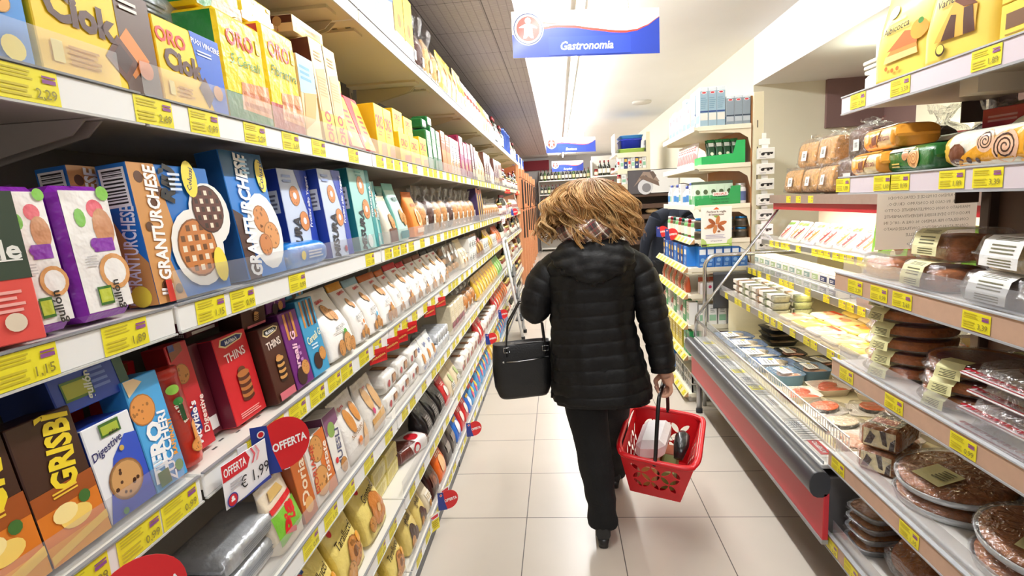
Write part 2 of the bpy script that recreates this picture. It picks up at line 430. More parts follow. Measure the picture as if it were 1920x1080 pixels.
# ceiling battens
def batten():
    r = empty('ceiling_batten')
    q = MB(); q.box((-.032, -.95, .03), (.032, .95, .088), '#e4e2dc', .004); q.box((-.012, -.95, 0), (.012, -.93, .03), '#d8d6d0'); q.box((-.012, .93, 0), (.012, .95, .03), '#d8d6d0')
    q.build('housing', M['paint'], r)
    q = MB(); q.lathe([(.014, -.92), (.014, .92)], '#ffffff', 12, ax=1); q.build('lamp_tube', M['tube'], r); return r
proto = batten(); proto.location = (TUBE_X, .1, CEIL - .088)
for k in range(1, 9):
    o = proto if k == 1 else dup(proto)
    o.location.y = .1 + k * 1.95
    tag(o, 'white ceiling batten lamp above the aisle, %s of the long row from the camera end' % ORD[k - 1], 'lamp', 'ceiling batten lamps')
def niche_lamp():
    r = empty('niche_lamp', (2.2, 3.72, 2.20))
    q = MB()
    for k in range(3): q.box((-.06 + k * .006, -.38, .17 - k * .03), (.06 - k * .006, .38, .195 - k * .03), '#e9e7dc', .005)
    q.build('housing', M['paint'], r)
    q = MB(); q.box((-.055, -.37, -.02), (.055, .37, .1), '#fffff0', .02); q.build('diffuser', M['nichetube'], r)
    
    for y in (-.28, .28): q = MB(); q.box((-.02, y - .02, .195), (.02, y + .02, .33), '#cccccc'); q.build('bracket', M['paint'], r)
    return tag(r, 'boxy fluorescent lamp fixed under the beam over the chiller', 'lamp')
niche_lamp()
q = MB(); q.lathe([(.001, 0), (.13, 0), (.14, .012), (.14, .03)], '#cbc7c0', 28, (1.30, 8.4, CEIL - .03)); 
tag(q.build('ceiling_speaker', M['matte']), 'round grey ceiling speaker in the white ceiling', 'speaker')

# ------------------------------------------------------------ price tags
YEL = '#f2e62c'
def tag_mesh(v, w, h):
    q = MB(); rr = random.Random(v)
    P = lambda u, t, d: (d, (u - .5) * w, t * h)
    q.box((-.0006, -w / 2, 0), (0, w / 2, h), YEL)
    pr = ('0,99', '1,15', '2,29', '1,89', '2,69', '3,39')[v % 6]
    paint(q, [('ln', .06, .62, .62, .93, 3, '#cdbd2a'), ('ln', .06, .1, .55, .5, 3, '#cdbd2a'), ('r', .72, .62, .95, .74, '#8d4a8f'), ('r', .72, .78, .95, .84, '#8d4a8f'),
              ('t', pr, .76, .3, .30, '#8f8430', 0, .01)], P, w, h)
    me_o = q.build('price_tag', M['card']); me = me_o.data; bpy.data.objects.remove(me_o); return me
TAGS = [tag_mesh(i, .085, .043) for i in range(6)]
TAGS_S = [tag_mesh(i + 3, .062, .040) for i in range(6)]
def add_tag(parent, loc, rz=0.0, tilt=0.0, small=False, i=None):
    i = rnd.randrange(6) if i is None else i
    o = bpy.data.objects.new('price_tag', (TAGS_S if small else TAGS)[i]); COL.objects.link(o); o.parent = parent
    o.location = loc; o.rotation_euler = (0, tilt, rz); return o

# ------------------------------------------------------------ left gondola
JOINT = [-.24 + 1.09 * k for k in range(10)]
LS = {'s0': 2.225, 's1': 1.738, 's2': 1.39, 's3': 1.08, 's4': .732, 's5': .390, 's6': .068}   # lower edge of each price rail
SURF = {k: z + .046 for k, z in LS.items()}
ROW = {'s0': 'left top shelf', 's1': 'left second shelf', 's2': 'left third shelf', 's3': 'left fourth shelf', 's4': 'left fifth shelf', 's5': 'left sixth shelf', 's6': 'left bottom shelf'}
TAGY = {'s1': [.657, .873, 1.002, 1.175, 1.337, 1.497, 1.757], 's2': [.584, .74, .943, 1.047, 1.285, 1.815],
        's3': [.60, .701, .79, 1.0, 1.1, 1.21, 1.32, 1.43, 1.522, 1.67, 1.804], 's4': [1.193, 1.315, 1.444, 1.617, 1.831], 's5': [1.648, 1.779], 's6': [1.75]}
for k in range(9):
    y0, y1 = JOINT[k], JOINT[k + 1]
    r = empty('shelving_bay', (-1.13, y0, 0))
    q = MB(); q.box((0, .02, .07), (.012, 1.07, 2.42), '#6f6a64' if k < 3 else '#8a857d'); q.build('back_panel', M['paint'], r)
    q = MB(); q.box((-.02, -.018, 0), (.02, .018, 2.46), '#d9d0b4', .003)
    for z in range(12): q.box((.0202, -.010, .2 + z * .18), (.0208, -.004, .25 + z * .18), '#333333'); q.box((.0202, .004, .2 + z * .18), (.0208, .010, .25 + z * .18), '#333333')
    q.build('upright', M['paint'], r)
    q = MB(); q.box((.03, .0, 0), (.465, 1.07, .066), '#43464d', .004); q.build('plinth', M['paint'], r)
    tag(r, 'white supermarket shelving bay along the left side, %s from the camera' % ORD[k], 'shelving', 'left shelving bays')
    for s, zb in LS.items():
        t = empty('shelf', (-.66, y0 + .003, zb)); L_ = 1.084
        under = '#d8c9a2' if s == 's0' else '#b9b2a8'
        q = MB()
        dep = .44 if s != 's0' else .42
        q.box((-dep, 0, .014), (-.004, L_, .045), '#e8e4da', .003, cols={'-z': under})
        if s == 's0':
            for yb in (.10, .97):
                for i in range(7):
                    for e in (-.02, .02): q.quad([(-dep + .04 + i * .05, yb + e - .012, .0135), (-dep + .04 + i * .05, yb + e + .004, .0135), (-dep + .06 + i * .05, yb + e + .004, .0135), (-dep + .06 + i * .05, yb + e - .012, .0135)], '#4b4433')
            q.box((-dep, .08, .004), (-.05, .16, .014), under); q.box((-dep, .93, .004), (-.05, 1.01, .014), under)
        elif s == 's3' and k == 1:
            for i in range(26):
                for j in range(3): q.quad([(-.05 - j * .05 - i % 2 * .012, .02 + i * .04, .0455), (-.045 - j * .05 - i % 2 * .012, .02 + i * .04, .0455), (-.045 - j * .05 - i % 2 * .012, .035 + i * .04, .0455), (-.05 - j * .05 - i % 2 * .012, .035 + i * .04, .0455)], '#555555')
        q.build('shelf_board', M['paint'], t)
        q = MB()
        rail = '#f4f4f2' if s != 's0' else '#e9e2cf'
        q.box((-.006, .002, 0), (0, L_ - .002, .045), rail, .0015); q.box((-.004, .002, .0455), (.0035, L_ - .002, .0485), '#8d8f92'); q.box((-.003, .002, -.003), (.003, L_ - .002, 0), '#c9c9c6')
        q.build('price_rail', M['plastic'], t)
        for yb in (.012, L_ - .012) if s != 's6' else ():
            q = MB(); q.quad([(-dep, yb, .013), (-.09, yb, .013), (-.12, yb, -.012), (-dep + .05, yb, -.07), (-dep, yb, -.09)], under); n = len(q.f)
            q.quad([(-dep, yb + .004, .013), (-.09, yb + .004, .013), (-.12, yb + .004, -.012), (-dep + .05, yb + .004, -.07), (-dep, yb + .004, -.09)], under)
            for i in range(5): a, b_ = i, (i + 1) % 5; q.face((a, b_, b_ + 5, a + 5), under)
            q.build('bracket', M['paint'], t)
        if s in ('s1', 's2', 's4', 's5', 's6') and not (s == 's2' and k == 0) and not (s == 's5' and k == 1) or (s == 's3' and k != 1):
            q = MB(); e0 = .02; zt = .105 if s != 's6' else .09; q.quad([(-.012, e0, .049), (-.012, L_ - .02, .049), (-.012, L_ - .02, zt), (-.012, e0, zt)], '#ffffff'); q.build('clear_guard', M['guard'], t)
        if s != 's0':
            ys = TAGY.get(s, [])
            ys = [y for y in ys if y0 < y < y1] if k < 2 else []
            if k >= 2:
                y = y0 + .06 + rnd.random() * .06
                while y < y1 - .05: ys.append(y); y += rnd.choice((.105, .12, .16, .2)) * (1.0 if k < 6 else 1.4)
            for y in ys: add_tag(t, (.0012, y - y0 - .003, .001))
        tag(t, 'white metal shelf with yellow price tags, %s, bay %s from the camera' % (ROW[s], ORD[k]), 'shelf', 'shelves of the left rack')

# ------------------------------------------------------------ right bakery rack
RS = {'r0': 1.806, 'r1': 1.548, 'r2': 1.222, 'r3': .915, 'r4': .568, 'r5': .245}
RT = {'r0': [(1.83,), (1.62,), (1.32,)], 'r1': [(1.90,), (1.68,), (1.60,), (1.40,), (1.29,)], 'r2': [(1.80,), (1.67,), (1.56,), (1.29,)], 'r3': [(1.83,), (1.57,), (1.30,)], 'r4': [(1.86,), (1.47,)], 'r5': [(1.88,), (1.75,), (1.60,)]}
rr_ = empty('bakery_rack', (1.42, 1.93, 0))
q = MB(); q.box((0, -2.3, .05), (.015, 0, 1.80), '#5b4334'); q.build('back_panel', M['wood'], rr_)
for y in (-.03, -1.2, -2.27):
    q = MB(); q.box((-.03, y - .02, 0), (.03, y + .02, 2.2 if y < -1 else 1.86), '#4c3a30', .003); q.build('upright', M['wood'], rr_)
q = MB(); q.box((-.42, -2.27, 0), (-.035, -.40, .1), '#4a4643', .004); q.build('plinth', M['paint'], rr_)
tag(rr_, 'dark brown bakery rack on the near right', 'shelving')
RROW = {'r0': 'right rack top shelf', 'r1': 'right rack second shelf', 'r2': 'right rack third shelf', 'r3': 'right rack fourth shelf', 'r4': 'right rack fifth shelf', 'r5': 'right rack lowest shelf'}
for s, zb in RS.items():
    t = empty('shelf', (.95, 1.93, zb)); lil = s in ('r0', 'r1'); h = .05 if lil else .055
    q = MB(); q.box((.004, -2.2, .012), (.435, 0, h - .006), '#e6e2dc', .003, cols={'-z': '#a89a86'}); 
    if s == 'r0': q.box((.06, -.5, -.03), (.43, -.44, .012), '#d8ccb8')
    q.build('shelf_board', M['paint'], t)
    q = MB(); c = '#ddd2db' if lil else '#c7a48c'
    q.box((-.004, -2.2, 0), (.004, 0, h), c, .001); q.box((-.007, -2.2, h), (.006, 0, h + .004), '#b9bcc0'); q.box((-.006, -2.2, -.005), (.004, 0, 0), '#aeb0b4')
    q.build('price_rail', M['wood'] if not lil else M['plastic'], t)
    if not lil:
        q = MB(); q.box((.012, -2.2, h + .004), (.0138, -.02, h + .055), '#ffffff'); q.build('clear_guard', M['guard'], t)
    q = MB(); q.box((.36, -.012, -.055), (.435, -.008, .012), '#3b302b' if not lil else '#5a4a40', .02); q.build('bracket', M['paint'], t)
    for (y,) in RT[s]: add_tag(t, (-.0058, y - 1.93, .004), PI, 0)
    tag(t, 'shelf with %s edge and yellow tags, %s' % ('pale lilac' if lil else 'beige wood', RROW[s]), 'shelf', 'shelves of the bakery rack')
# ------------------------------------------------------------ goods: shapes (front at x = 0 facing +x, y 0..w, z 0..h)
def seg(n, p):                            # point of a rounded rectangle (superellipse), j of n
    def f(a):
        c, s_ = math.cos(a), math.sin(a)
        return (abs(c) ** (2 / p) * (1 if c > 0 else -1), abs(s_) ** (2 / p) * (1 if s_ > 0 else -1))
    return [f(2 * PI * (j + .5) / n) for j in range(n)]
def carton(st, w, h):
    d = st.get('d', .06); q = MB(); b = st.get('bev', .0015); c = st['col']
    q.box((-d, 0, 0), (0, w, h), c, b, cols={'+z': st.get('top', c), '-y': st.get('side', c), '+y': st.get('side', c)})
    paint(q, st.get('ops', []), lambda u, v, e: (e, u * w, v * h), w, h)
    so = st.get('sops', [])
    if so:
        if not st.get('R'): paint(q, so, lambda u, v, e: (-d + u * d, -e, v * h), d, h)
        else: paint(q, so, lambda u, v, e: (-u * d, w + e, v * h), d, h)
    if st.get('flap', 1) and h > w * .5:
        paint(q, [('r', .02, .47, .98, .5, tuple(x * .6 for x in CV(st.get('top', c))))], lambda u, v, e: (-d + u * d, v * w, h + e), d, w)
    return q
def gusset(st, w, h, seed=0):
    """paper or film bag: square base, full belly, top pinched flat with a folded strip"""
    d = st.get('d', .07); q = MB(); n = 20; rr = random.Random(seed + int(w * 999))
    V = (0, .04, .2, .42, .62, .78, .88, .94, .945, 1.0)
    def prof(v):
        hw = 1 - .05 * math.sin(PI * min(1, v)) if v > .05 else .96
        hd = 1.0 if v < .4 else max(.07, 1 - ((v - .4) / .54) ** 1.25) if v < .94 else .07
        if v < .05: hd = .93
        return hw * w / 2, hd * d / 2, (6 if v < .3 else 3.6)
    ax = st.get('lean', .15) * d                       # pinched edge towards the back
    def cen(v): return -d / 2 - ax * max(0, v - .4)
    J = {(i, j): rr.uniform(-1, 1) * .0016 for i in range(len(V)) for j in range(n)}
    rings = []
    for i, v in enumerate(V):
        hw, hd, p = prof(v); rings.append([(cen(v) + x * hd + J[i, j], w / 2 + y * hw, v * h) for j, (x, y) in enumerate(seg(n, p))])
    body = st['col']; band = st.get('band', body); sd = st.get('side', body)
    sg = seg(n, 4)
    q.loft(rings, lambda i, j: band if V[i] >= .86 else (body if abs(sg[j][1]) < .92 or sg[j][0] > .5 else sd), 0, True)
    def P(u, v, e):
        i = max(k for k in range(len(V)) if V[k] <= v or k == 0); i2 = min(i + 1, len(V) - 1)
        t = 0 if i2 == i else (v - V[i]) / (V[i2] - V[i]); y = (2 * u - 1) * .93; X = 0; Y = 0
        for k, wt in ((i, 1 - t), (i2, t)):
            hw, hd, p = prof(V[k]); X += wt * (cen(V[k]) + hd * (1 - abs(y) ** p) ** (1 / p)); Y += wt * (w / 2 + y * hw)
        return (X + e * 1.3 + .0028, Y, v * h)
    paint(q, st.get('ops', []), P, w, h, 0, True)
    return q
def flowpack(st, w, h, seed=0):
    """pack lying on its side, welded flat at both ends; length along y"""
    d = st.get('d', .08); q = MB(); n = 18; T = (0, .035, .04, .1, .2, .5, .8, .9, .96, .965, 1)
    rr = random.Random(seed); fin = .07
    def k(t): return .12 if t < .038 or t > .962 else .78 if t < .07 or t > .93 else .95 if t < .15 or t > .85 else 1
    rings = []
    for t in T:
        s_ = k(t); rings.append([(-d / 2 + x * d / 2 * (.9 if s_ < .2 else .93 + .07 * s_) + rr.uniform(-.001, .001), t * w, h / 2 + z * h / 2 * s_) for x, z in reversed(seg(n, 4 if s_ > .2 else 6))])
    c = st['col']; e_ = st.get('end', c)
    q.loft(rings, lambda i, j: e_ if T[i] < .1 or T[i + 1] > .9 else c)
    W = w * .8
    paint(q, st.get('ops', []), lambda u, v, e: (e + .0016 - (abs(2 * v - 1) ** 4) * d * .12, w * .1 + u * W, h * (.06 + v * .88)), W, h * .88, 0, True)
    paint(q, st.get('tops', []), lambda u, v, e: (-v * d * .9 - .05 * d, w * .1 + u * W, h + e + .0014 - (abs(2 * v - 1) ** 4) * h * .12), W, d, 0, True)
    return q
def loaf_mesh(w, d, h, col, seed, lumps=6, top=None):
    q = MB(); rr = random.Random(seed); n = 16; rings = []
    for i in range(9):
        t = i / 8; s_ = math.sin(PI * min(.97, max(.06, t))) ** .45
        rings.append([(-d / 2 + x * d / 2 * s_ * (1 + .1 * math.sin(t * lumps * PI + j)), y * w / 2 * s_ * (1 + .06 * math.sin(j * 2 + i)) + w / 2, max(.004, h * t + rr.uniform(-.003, .003))) for j, (x, y) in enumerate(seg(n, 2.8))])
    q.loft(rings, lambda i, j: col if (top is None or i < 6) else top); return q
def filmbag(st, name, w, h, seed):
    """clear bag gathered at the neck, bread inside, sticker in front"""
    d = st.get('d', .1); r = empty(name); rr = random.Random(seed)
    blk = st.get('block')
    if blk:                               # sliced square loaf, cut lines down its side
        q = MB(); rings = []
        for i in range(23):
            t = i / 22; k = .97 if i % 2 else 1.0; k *= 1 if 0 < i < 22 else .9
            rings.append([(-d / 2 + x * d * .44 * k, w * (.06 + .88 * t), h * .39 + y * h * .38 * k + (h * .03 if y > .5 else 0)) for x, y in seg(18, 4)])
        q.loft(rings, lambda i, j: st['col'] if i % 2 else st['top']); q.build('bread', M['bread'], r)
    else: loaf_mesh(w * .9, d * .9, h * .68, st['col'], seed, 5, st.get('top')).build('bread', M['bread'], r)
    q = MB(); n = 18; rings = []
    for v, k in (((0, .97), (.03, 1.03), (.3, 1.05), (.6, 1.05), (.80, 1.0), (.86, .62), (.90, .34), (.94, .40), (.97, .55), (1, .6)) if blk else ((0, .9), (.03, 1), (.3, 1.03), (.55, .98), (.66, .72), (.72, .28), (.76, .16), (.84, .3), (.92, .46), (1, .55))):
        a0 = rr.random() * 6
        rings.append([(-d / 2 + x * d / 2 * k * (1 + (.06 if v < .7 else .16) * math.sin(3 * j + a0)) - .006, w / 2 + y * w / 2 * k * (1 + (.03 if v < .7 else .12) * math.sin(2 * j + a0)), v * h + (rr.uniform(-.012, .012) if v > .7 else 0)) for j, (x, y) in enumerate(seg(n, 4.5 if blk and v < .85 else 2.6))])
    q.loft(rings, '#ffffff', 0, True, (True, False)); f = q.build('film_bag', M['crinkle'], r)
    if st.get('sticker'):
        q = MB(); c = st['sticker']; s_ = min(w, h) * .3
        if st.get('round'): q.quad([(.004, w / 2 + s_ * .62 * math.cos(a), h * .3 + s_ * .62 * math.sin(a)) for a in [2 * PI * i / 16 for i in range(16)]], c)
        else: q.quad([(.004, w / 2 - s_ * .45, h * .2), (.004, w / 2 + s_ * .45, h * .2), (.004, w / 2 + s_ * .45, h * .2 + s_), (.004, w / 2 - s_ * .45, h * .2 + s_)], c)
        paint(q, [('ln', .25, .3, .8, .75, 4, '#555555')], lambda u, v, e: (.0042 + e, w / 2 + (u - .5) * s_ * .8, h * .2 + v * s_), s_, s_)
        q.build('sticker', M['card'], r)
    return r

# ------------------------------------------------------------ goods: kinds
RED, DRED, BRN, BIS = '#d8262b', '#8c1620', '#4a2415', '#d9964e'
def oro(bottom, word, wcol, h2=.62): return [('r', 0, 0, 1, .26, bottom), ('p', [(.30, .12), (1, .10), (1, .42), (.36, .38)], '#e39a63'), ('p', [(.36, .16), (1, .14), (1, .2), (.36, .2)], '#c4723f'), ('p', [(.36, .27), (1, .26), (1, .31), (.36, .3)], '#c4723f'),
     ('t', 'ORO', .46, .78, .15, '#e23b2e', 0, .03, 0, .64), ('t', word, .52, h2 - .04, .10, wcol, 0, .0, .25, .8), ('r', .82, .72, .94, .86, '#e2c21a')]
S = {
 'bluestar': dict(d=.06, desc='blue snack carton printed with yellow stars', col='#3f8fdc', ops=[('r', 0, .72, 1, 1, '#f2f5fa'), ('b', .3, .45, .13, '#e8a94e'), ('b', .7, .55, .13, '#e8a94e'), ('b', .5, .7, .1, '#e8a94e'), ('d', .75, .15, .14, '#ffe95a'), ('r', 0, .2, .35, .5, '#f6c13d'), ('r', 0, 0, 1, .04, '#2a62b8')]),
 'ciok': dict(d=.055, desc='yellow biscuit carton with brown lettering and dark right end', col='#ffd321', side='#f6c81c', ops=[('r', .66, 0, 1, 1, '#5d4438'), ('p', [(.58, .4), (.74, .64), (.92, .38), (.74, .16)], '#e08a3c'), ('p', [(.5, .3), (.64, .54), (.8, .32), (.66, .1)], '#5b2f1d'), ('p', [(.55, .31), (.645, .46), (.745, .33), (.66, .18)], '#3d1d12'),
     ('t', 'ORO', .24, .85, .16, '#e2382c', -3, .03, 0), ('t', 'Ciok', .36, .60, .26, BRN, -3, .05), ('r', .08, .12, .16, .3, '#f7e88e'), ('ln', .2, .12, .45, .3, 4, '#d8a416'), ('d', .86, .28, .1, '#d97d3a'), ('ln', .7, .8, .95, .92, 2, '#efe7da')]),
 'ciok2': dict(d=.055, desc='yellow biscuit carton with brown lettering and blue right end', col='#ffd321', side='#f6c81c', ops=[('p', [(.52, 1), (1, 1), (1, 0), (.76, 0), (.6, .45)], '#2a62c9'), ('p', [(.54, .3), (.66, .46), (.78, .25), (.66, .06)], '#5b2f1d'), ('t', 'ORO', .22, .8, .17, '#e2382c', -3, .03), ('t', 'Ciok', .36, .54, .24, BRN, -3, .05),
     ('t', 'PUOI VINCERE', .76, .88, .07, '#ffffff', -3, .02), ('ln', .6, .72, .95, .8, 2, '#cfdcf5'), ('r', .08, .12, .15, .28, '#f7e88e'), ('d', .85, .3, .1, '#c98a4c'), ('ln', .2, .12, .45, .26, 3, '#d8a416')]),
 'cereali': dict(d=.10, bev=.008, mat='foil', desc='yellow and green cereal biscuit pack', col='#fbd716', side='#1f8a3a', ops=oro('#1f7a38', '5 Cereali', '#1f8a3a')),
 'fibra': dict(d=.10, bev=.008, mat='foil', desc='yellow and red fibre biscuit pack', col='#fbd716', side='#c8362d', ops=oro('#a8322a', 'Fibrattiva', '#2f7a2a')),
 'bisc': dict(d=.06, desc='pale blue carton printed with golden crackers', col='#f3d9a2', ops=[('r', 0, .55, 1, 1, '#a9d3e8'), ('p', [(0, .1), (.7, .25), (1, .6), (.2, .55)], '#e0a65a'), ('ln', .1, .7, .8, .9, 3, '#6fa7c9')]),
 'fond': dict(d=.09, desc='tall cream and brown dark chocolate biscuit carton', col='#efd9ae', side='#5a2b16', top='#e8d2a5', ops=[('r', 0, 0, 1, .3, '#f6c62c'), ('p', [(.1, .3), (.9, .34), (.9, .75), (.15, .7)], '#dfb67c'), ('t', 'ORO', .5, .16, .14, RED, 90, .03), ('ln', .2, .45, .85, .65, 7, '#c99a5b'), ('ln', .2, .8, .8, .9, 3, '#cda772')],
     sops=[('r', 0, 0, 1, .5, '#e7c183'), ('t', 'GRAND FONDENTE', .5, .28, .26, BRN, 90, .0, 0), ('d', .5, .62, .3, '#c79a5d'), ('t', 'ORO', .5, .08, .3, RED, 90, .02)]),
 'redlean': dict(d=.05, desc='red and yellow biscuit carton leaning back', col='#c81f2c', ops=[('p', [(.1, 0), (1, 0), (1, .9), (.5, .95)], '#f3c845'), ('d', .3, .2, .1, '#e7a7a7'), ('ln', .5, .3, .9, .7, 4, '#d63a35'), ('b', .68, .15, .12)]),
 'oroy': dict(d=.10, desc='small yellow biscuit carton with red lettering', col='#fbd520', side='#f1c61b', ops=[('t', 'ORO', .45, .68, .26, '#e23b2e', 0, .03), ('ln', .2, .4, .8, .52, 2, '#d98a1e'), ('p', [(.3, 0), (1, 0), (1, .3), (.4, .25)], '#e2994e')]),
 'green': dict(d=.09, mat='foil', bev=.006, desc='dark green biscuit pack', col='#1f6b35', ops=[('r', .1, .3, .9, .6, '#dfe9cf'), ('ln', .15, .7, .85, .9, 3, '#a8d08f')]),
 'orange': dict(d=.08, desc='brown and orange biscuit carton', col='#a5562a', ops=[('r', 0, 0, 1, .55, '#e6833a'), ('b', .5, .3, .25), ('ln', .1, .7, .9, .9, 3, '#f3d2b0')]),
 'vib': dict(d=.07, desc='tall white and salmon biscuit carton', col='#f6ece2', side='#e7b694', ops=[('p', [(0, 0), (1, 0), (1, .5), (0, .3)], '#efb48a'), ('t', 'VIBURN', .8, .4, .2, '#333344', 90, .02), ('b', .4, .3, .2), ('r', 0, .86, 1, 1, '#e07a6a')]),
 'maroon': dict(d=.09, bev=.012, mat='foil', desc='maroon bag of biscuits', col='#8a1c43', ops=[('r', .1, .55, .9, .8, '#e9c7cf'), ('b', .5, .3, .22)]),
 'brown': dict(d=.08, mat='foil', bev=.006, desc='brown chocolate biscuit pack', col='#5a2c1b', ops=[('t', 'NOVAN', .5, .6, .2, '#f4ead8', 90, .02), ('r', .1, .1, .9, .3, '#e7d0a5')]),
 'grcer': dict(d=.07, desc='torn open dark green and coral carton tray', col='#e8574e', top='#d8483f', ops=[('r', 0, .42, 1, 1, '#3b4a3c'), ('t', 'Gran', .5, .8, .14, '#f3f2ea', 0, .03), ('t', 'Cereale', .5, .62, .13, '#f3f2ea', 0, .03), ('r', .1, .54, .95, .55, '#f3f2ea'), ('ln', .25, .2, .9, .36, 4, '#f6b2a8'), ('d', .35, .08, .12, '#e8d8bf'), ('d', .75, .14, .1, '#e8d8bf')]),
 'gullon': dict(d=.06, bev=.01, mat='foil', desc='purple and white biscuit pack with pink apple', col='#8424a8', side='#8424a8', ops=[('r', .12, .06, 1, .96, '#f2efec'), ('d', .7, .82, .16, '#e0526a'), ('d', .78, .68, .2, '#c98a62', 14, 1.6), ('d', .38, .76, .1, '#6fb93c', 12, 1.5), ('r', .5, .5, .9, .6, '#8424a8'), ('d', .55, .56, .1, '#8424a8'), ('d', .78, .34, .3, '#d99c5f'), ('d', .78, .34, .22, '#f2efec'), ('d', .9, .94, .12, '#7cc142'), ('r', .35, .1, .62, .24, '#2d6b1d'), ('r', .37, .12, .6, .22, '#b8c43a'), ('t', 'gullón', .7, .16, .07, '#222222', 90, .02), ('ln', .3, .4, .5, .48, 4, '#c9c6c6')]),
 'riu': dict(d=.055, desc='blue and tan waffle biscuit carton', col='#1d6fc0', side='#1d6fc0', top='#e9d9b8', ops=[('p', [(0, 0), (.34, 0), (.24, .3), (.38, .55), (.3, 1), (0, 1)], '#cf9455'), ('d', .1, .9, .05, '#5b3318'), ('d', .2, .72, .04, '#5b3318'), ('d', .3, .8, .045, '#5b3318'), ('d', .12, .12, .05, '#5b3318'), ('d', .26, .08, .045, '#5b3318'), ('d', .09, .55, .04, '#5b3318'),
     ('t', 'IL GRANTURCHESE', .17, .52, .115, '#ffffff', 84, .035, 0), ('t', 'RIÙ', .42, .86, .13, '#1b1b1b', 70, .06), ('d', .64, .36, .36, '#f2efe9', 20), ('d', .9, .62, .3, '#f2efe9', 18), ('wf', .62, .36, .27, '#c6793a'), ('wf', .88, .66, .23, '#5c2f23'), ('d', .7, .9, .1, '#f7e04a', 16, 1.7), ('t', 'Colussi', .7, .9, .05, '#14305c', 70, .02), ('ln', .42, .8, .58, .95, 4, '#dce9f7'), ('r', .1, .0, .17, .16, '#d9362b'), ('d', .88, .2, .1, '#f7e04a', 14, 1.7)],
     sops=[('p', [(0, 0), (1, 0), (1, .3), (.5, .45), (0, .7)], '#c68d4e'), ('bar', .1, .7, .92, .97, 1), ('t', 'IL GRANTURCHESE', .5, .36, .28, '#eef3fa', 82, .02), ('d', .5, .07, .34, '#f3df47')]),
 'riuchoc': dict(d=.055, desc='brown chocolate waffle biscuit carton', col='#2f7fcb', side='#4a2a20', ops=[('p', [(.3, 1), (1, 1), (1, 0), (.5, 0)], '#4a2a20'), ('wf', .2, .62, .4, '#5c2f23'), ('t', 'IL GRANTURCHESE', .7, .55, .2, '#f3ece2', 82, .03), ('t', 'RIÙ', .6, .12, .2, '#f3ece2', 70, .05), ('r', .6, .82, .95, .92, '#e0542f')]),
 'riuwhite': dict(d=.055, desc='upright deep blue biscuit carton with milk splash', col='#1f7bd0', side='#16568f', ops=[('r', 0, .8, 1, 1, '#145a86'), ('p', [(.02, 0), (.3, 0), (.2, .5), (0, .55)], '#4a2a20'), ('d', .68, .36, .42, '#f2f3f2', 18, 1.3), ('b', .62, .46, .2, '#d18a4e'), ('b', .8, .32, .2, '#d9975a'), ('b', .58, .25, .16, '#c98049'), ('t', 'GRANTURCHESE', .3, .5, .15, '#ffffff', 82, .04), ('d', .86, .82, .12, '#f7e04a', 14, 2), ('t', 'Colussi', .86, .82, .06, '#14305c', 75, .02), ('ln', .4, .82, .6, .96, 4, '#9fd0ef')]),
 'bluelie': dict(k='flow', d=.11, mat='foil', desc='blue biscuit pack lying flat at the shelf edge', col='#1b83d6', ops=[('d', .3, .5, .2, '#f7e04a'), ('ln', .45, .3, .95, .7, 3, '#d7eaf8')], tops=[('ln', .1, .3, .5, .7, 4, '#8fc3ec')]),
 'bluestack': dict(k='flow', d=.13, mat='foil', desc='dark blue biscuit pack in the pile at the back', col='#1d3f8f', ops=[('r', .05, .3, .6, .6, '#2c55ad')]),
 'yog': dict(d=.075, desc='white and blue ring biscuit carton', col='#c9d6ee', side='#2341a4', top='#2c4bb0', ops=[('p', [(.72, 0), (1, 0), (1, 1), (.55, 1), (.78, .55)], '#2443b0'), ('b', .42, .72, .17, '#d98d55'), ('d', .42, .72, .06, '#e7ecf6'), ('b', .6, .45, .17, '#d98d55'), ('d', .6, .45, .06, '#e7ecf6'), ('t', 'MISURA', .26, .26, .15, '#1b1b2b', 80, .04), ('t', 'Frollini allo Yogurt', .86, .66, .055, '#ffffff', 82, .02), ('d', .62, .08, .06, '#b31f45'), ('ln', .1, .85, .5, .95, 2, '#8fa6d8')], sops=[('r', .15, .55, .85, .78, '#e9edf4'), ('ln', .2, .58, .8, .75, 4, '#777788')]),
 'misura': dict(d=.085, desc='mint green ring biscuit carton', col='#9fd5d0', side='#1c7f86', top='#1c7f86', ops=[('r', .8, 0, 1, 1, '#1b8b90'), ('b', .5, .8, .17, '#d98d55'), ('d', .5, .8, .06, '#d6eeea'), ('b', .58, .5, .18, '#d98d55'), ('d', .58, .5, .06, '#d6eeea'), ('t', 'MISURA', .24, .26, .15, '#1b1b2b', 80, .04), ('t', 'FIBREXTRA', .88, .6, .06, '#ffffff', 82, .02), ('d', .5, .1, .12, '#e9f2f0'), ('ln', .3, .9, .7, .98, 2, '#5aa7a4')], sops=[('r', .15, .52, .85, .78, '#e9edf4'), ('ln', .2, .55, .8, .75, 4, '#777788'), ('d', .5, .25, .2, '#7cc4c2')]),
 'gabb': dict(k='bag', d=.07, mat='paper', desc='cream and brown gabled biscuit bag', col='#efe3cf', band='#d8c6a8', ops=[('r', .05, .02, .95, .3, '#6a3d26'), ('b', .5, .45, .26)]),
 'gabt': dict(k='bag', d=.08, mat='paper', desc='mint green gabled biscuit bag', col='#bfe0d6', band='#8fcabf', side='#6fb4a8', ops=[('t', 'MISURA', .5, .72, .08, '#20403c', 0, .02), ('b', .4, .42, .2), ('b', .65, .36, .2), ('r', .05, .03, .95, .16, '#1a8a90')]),
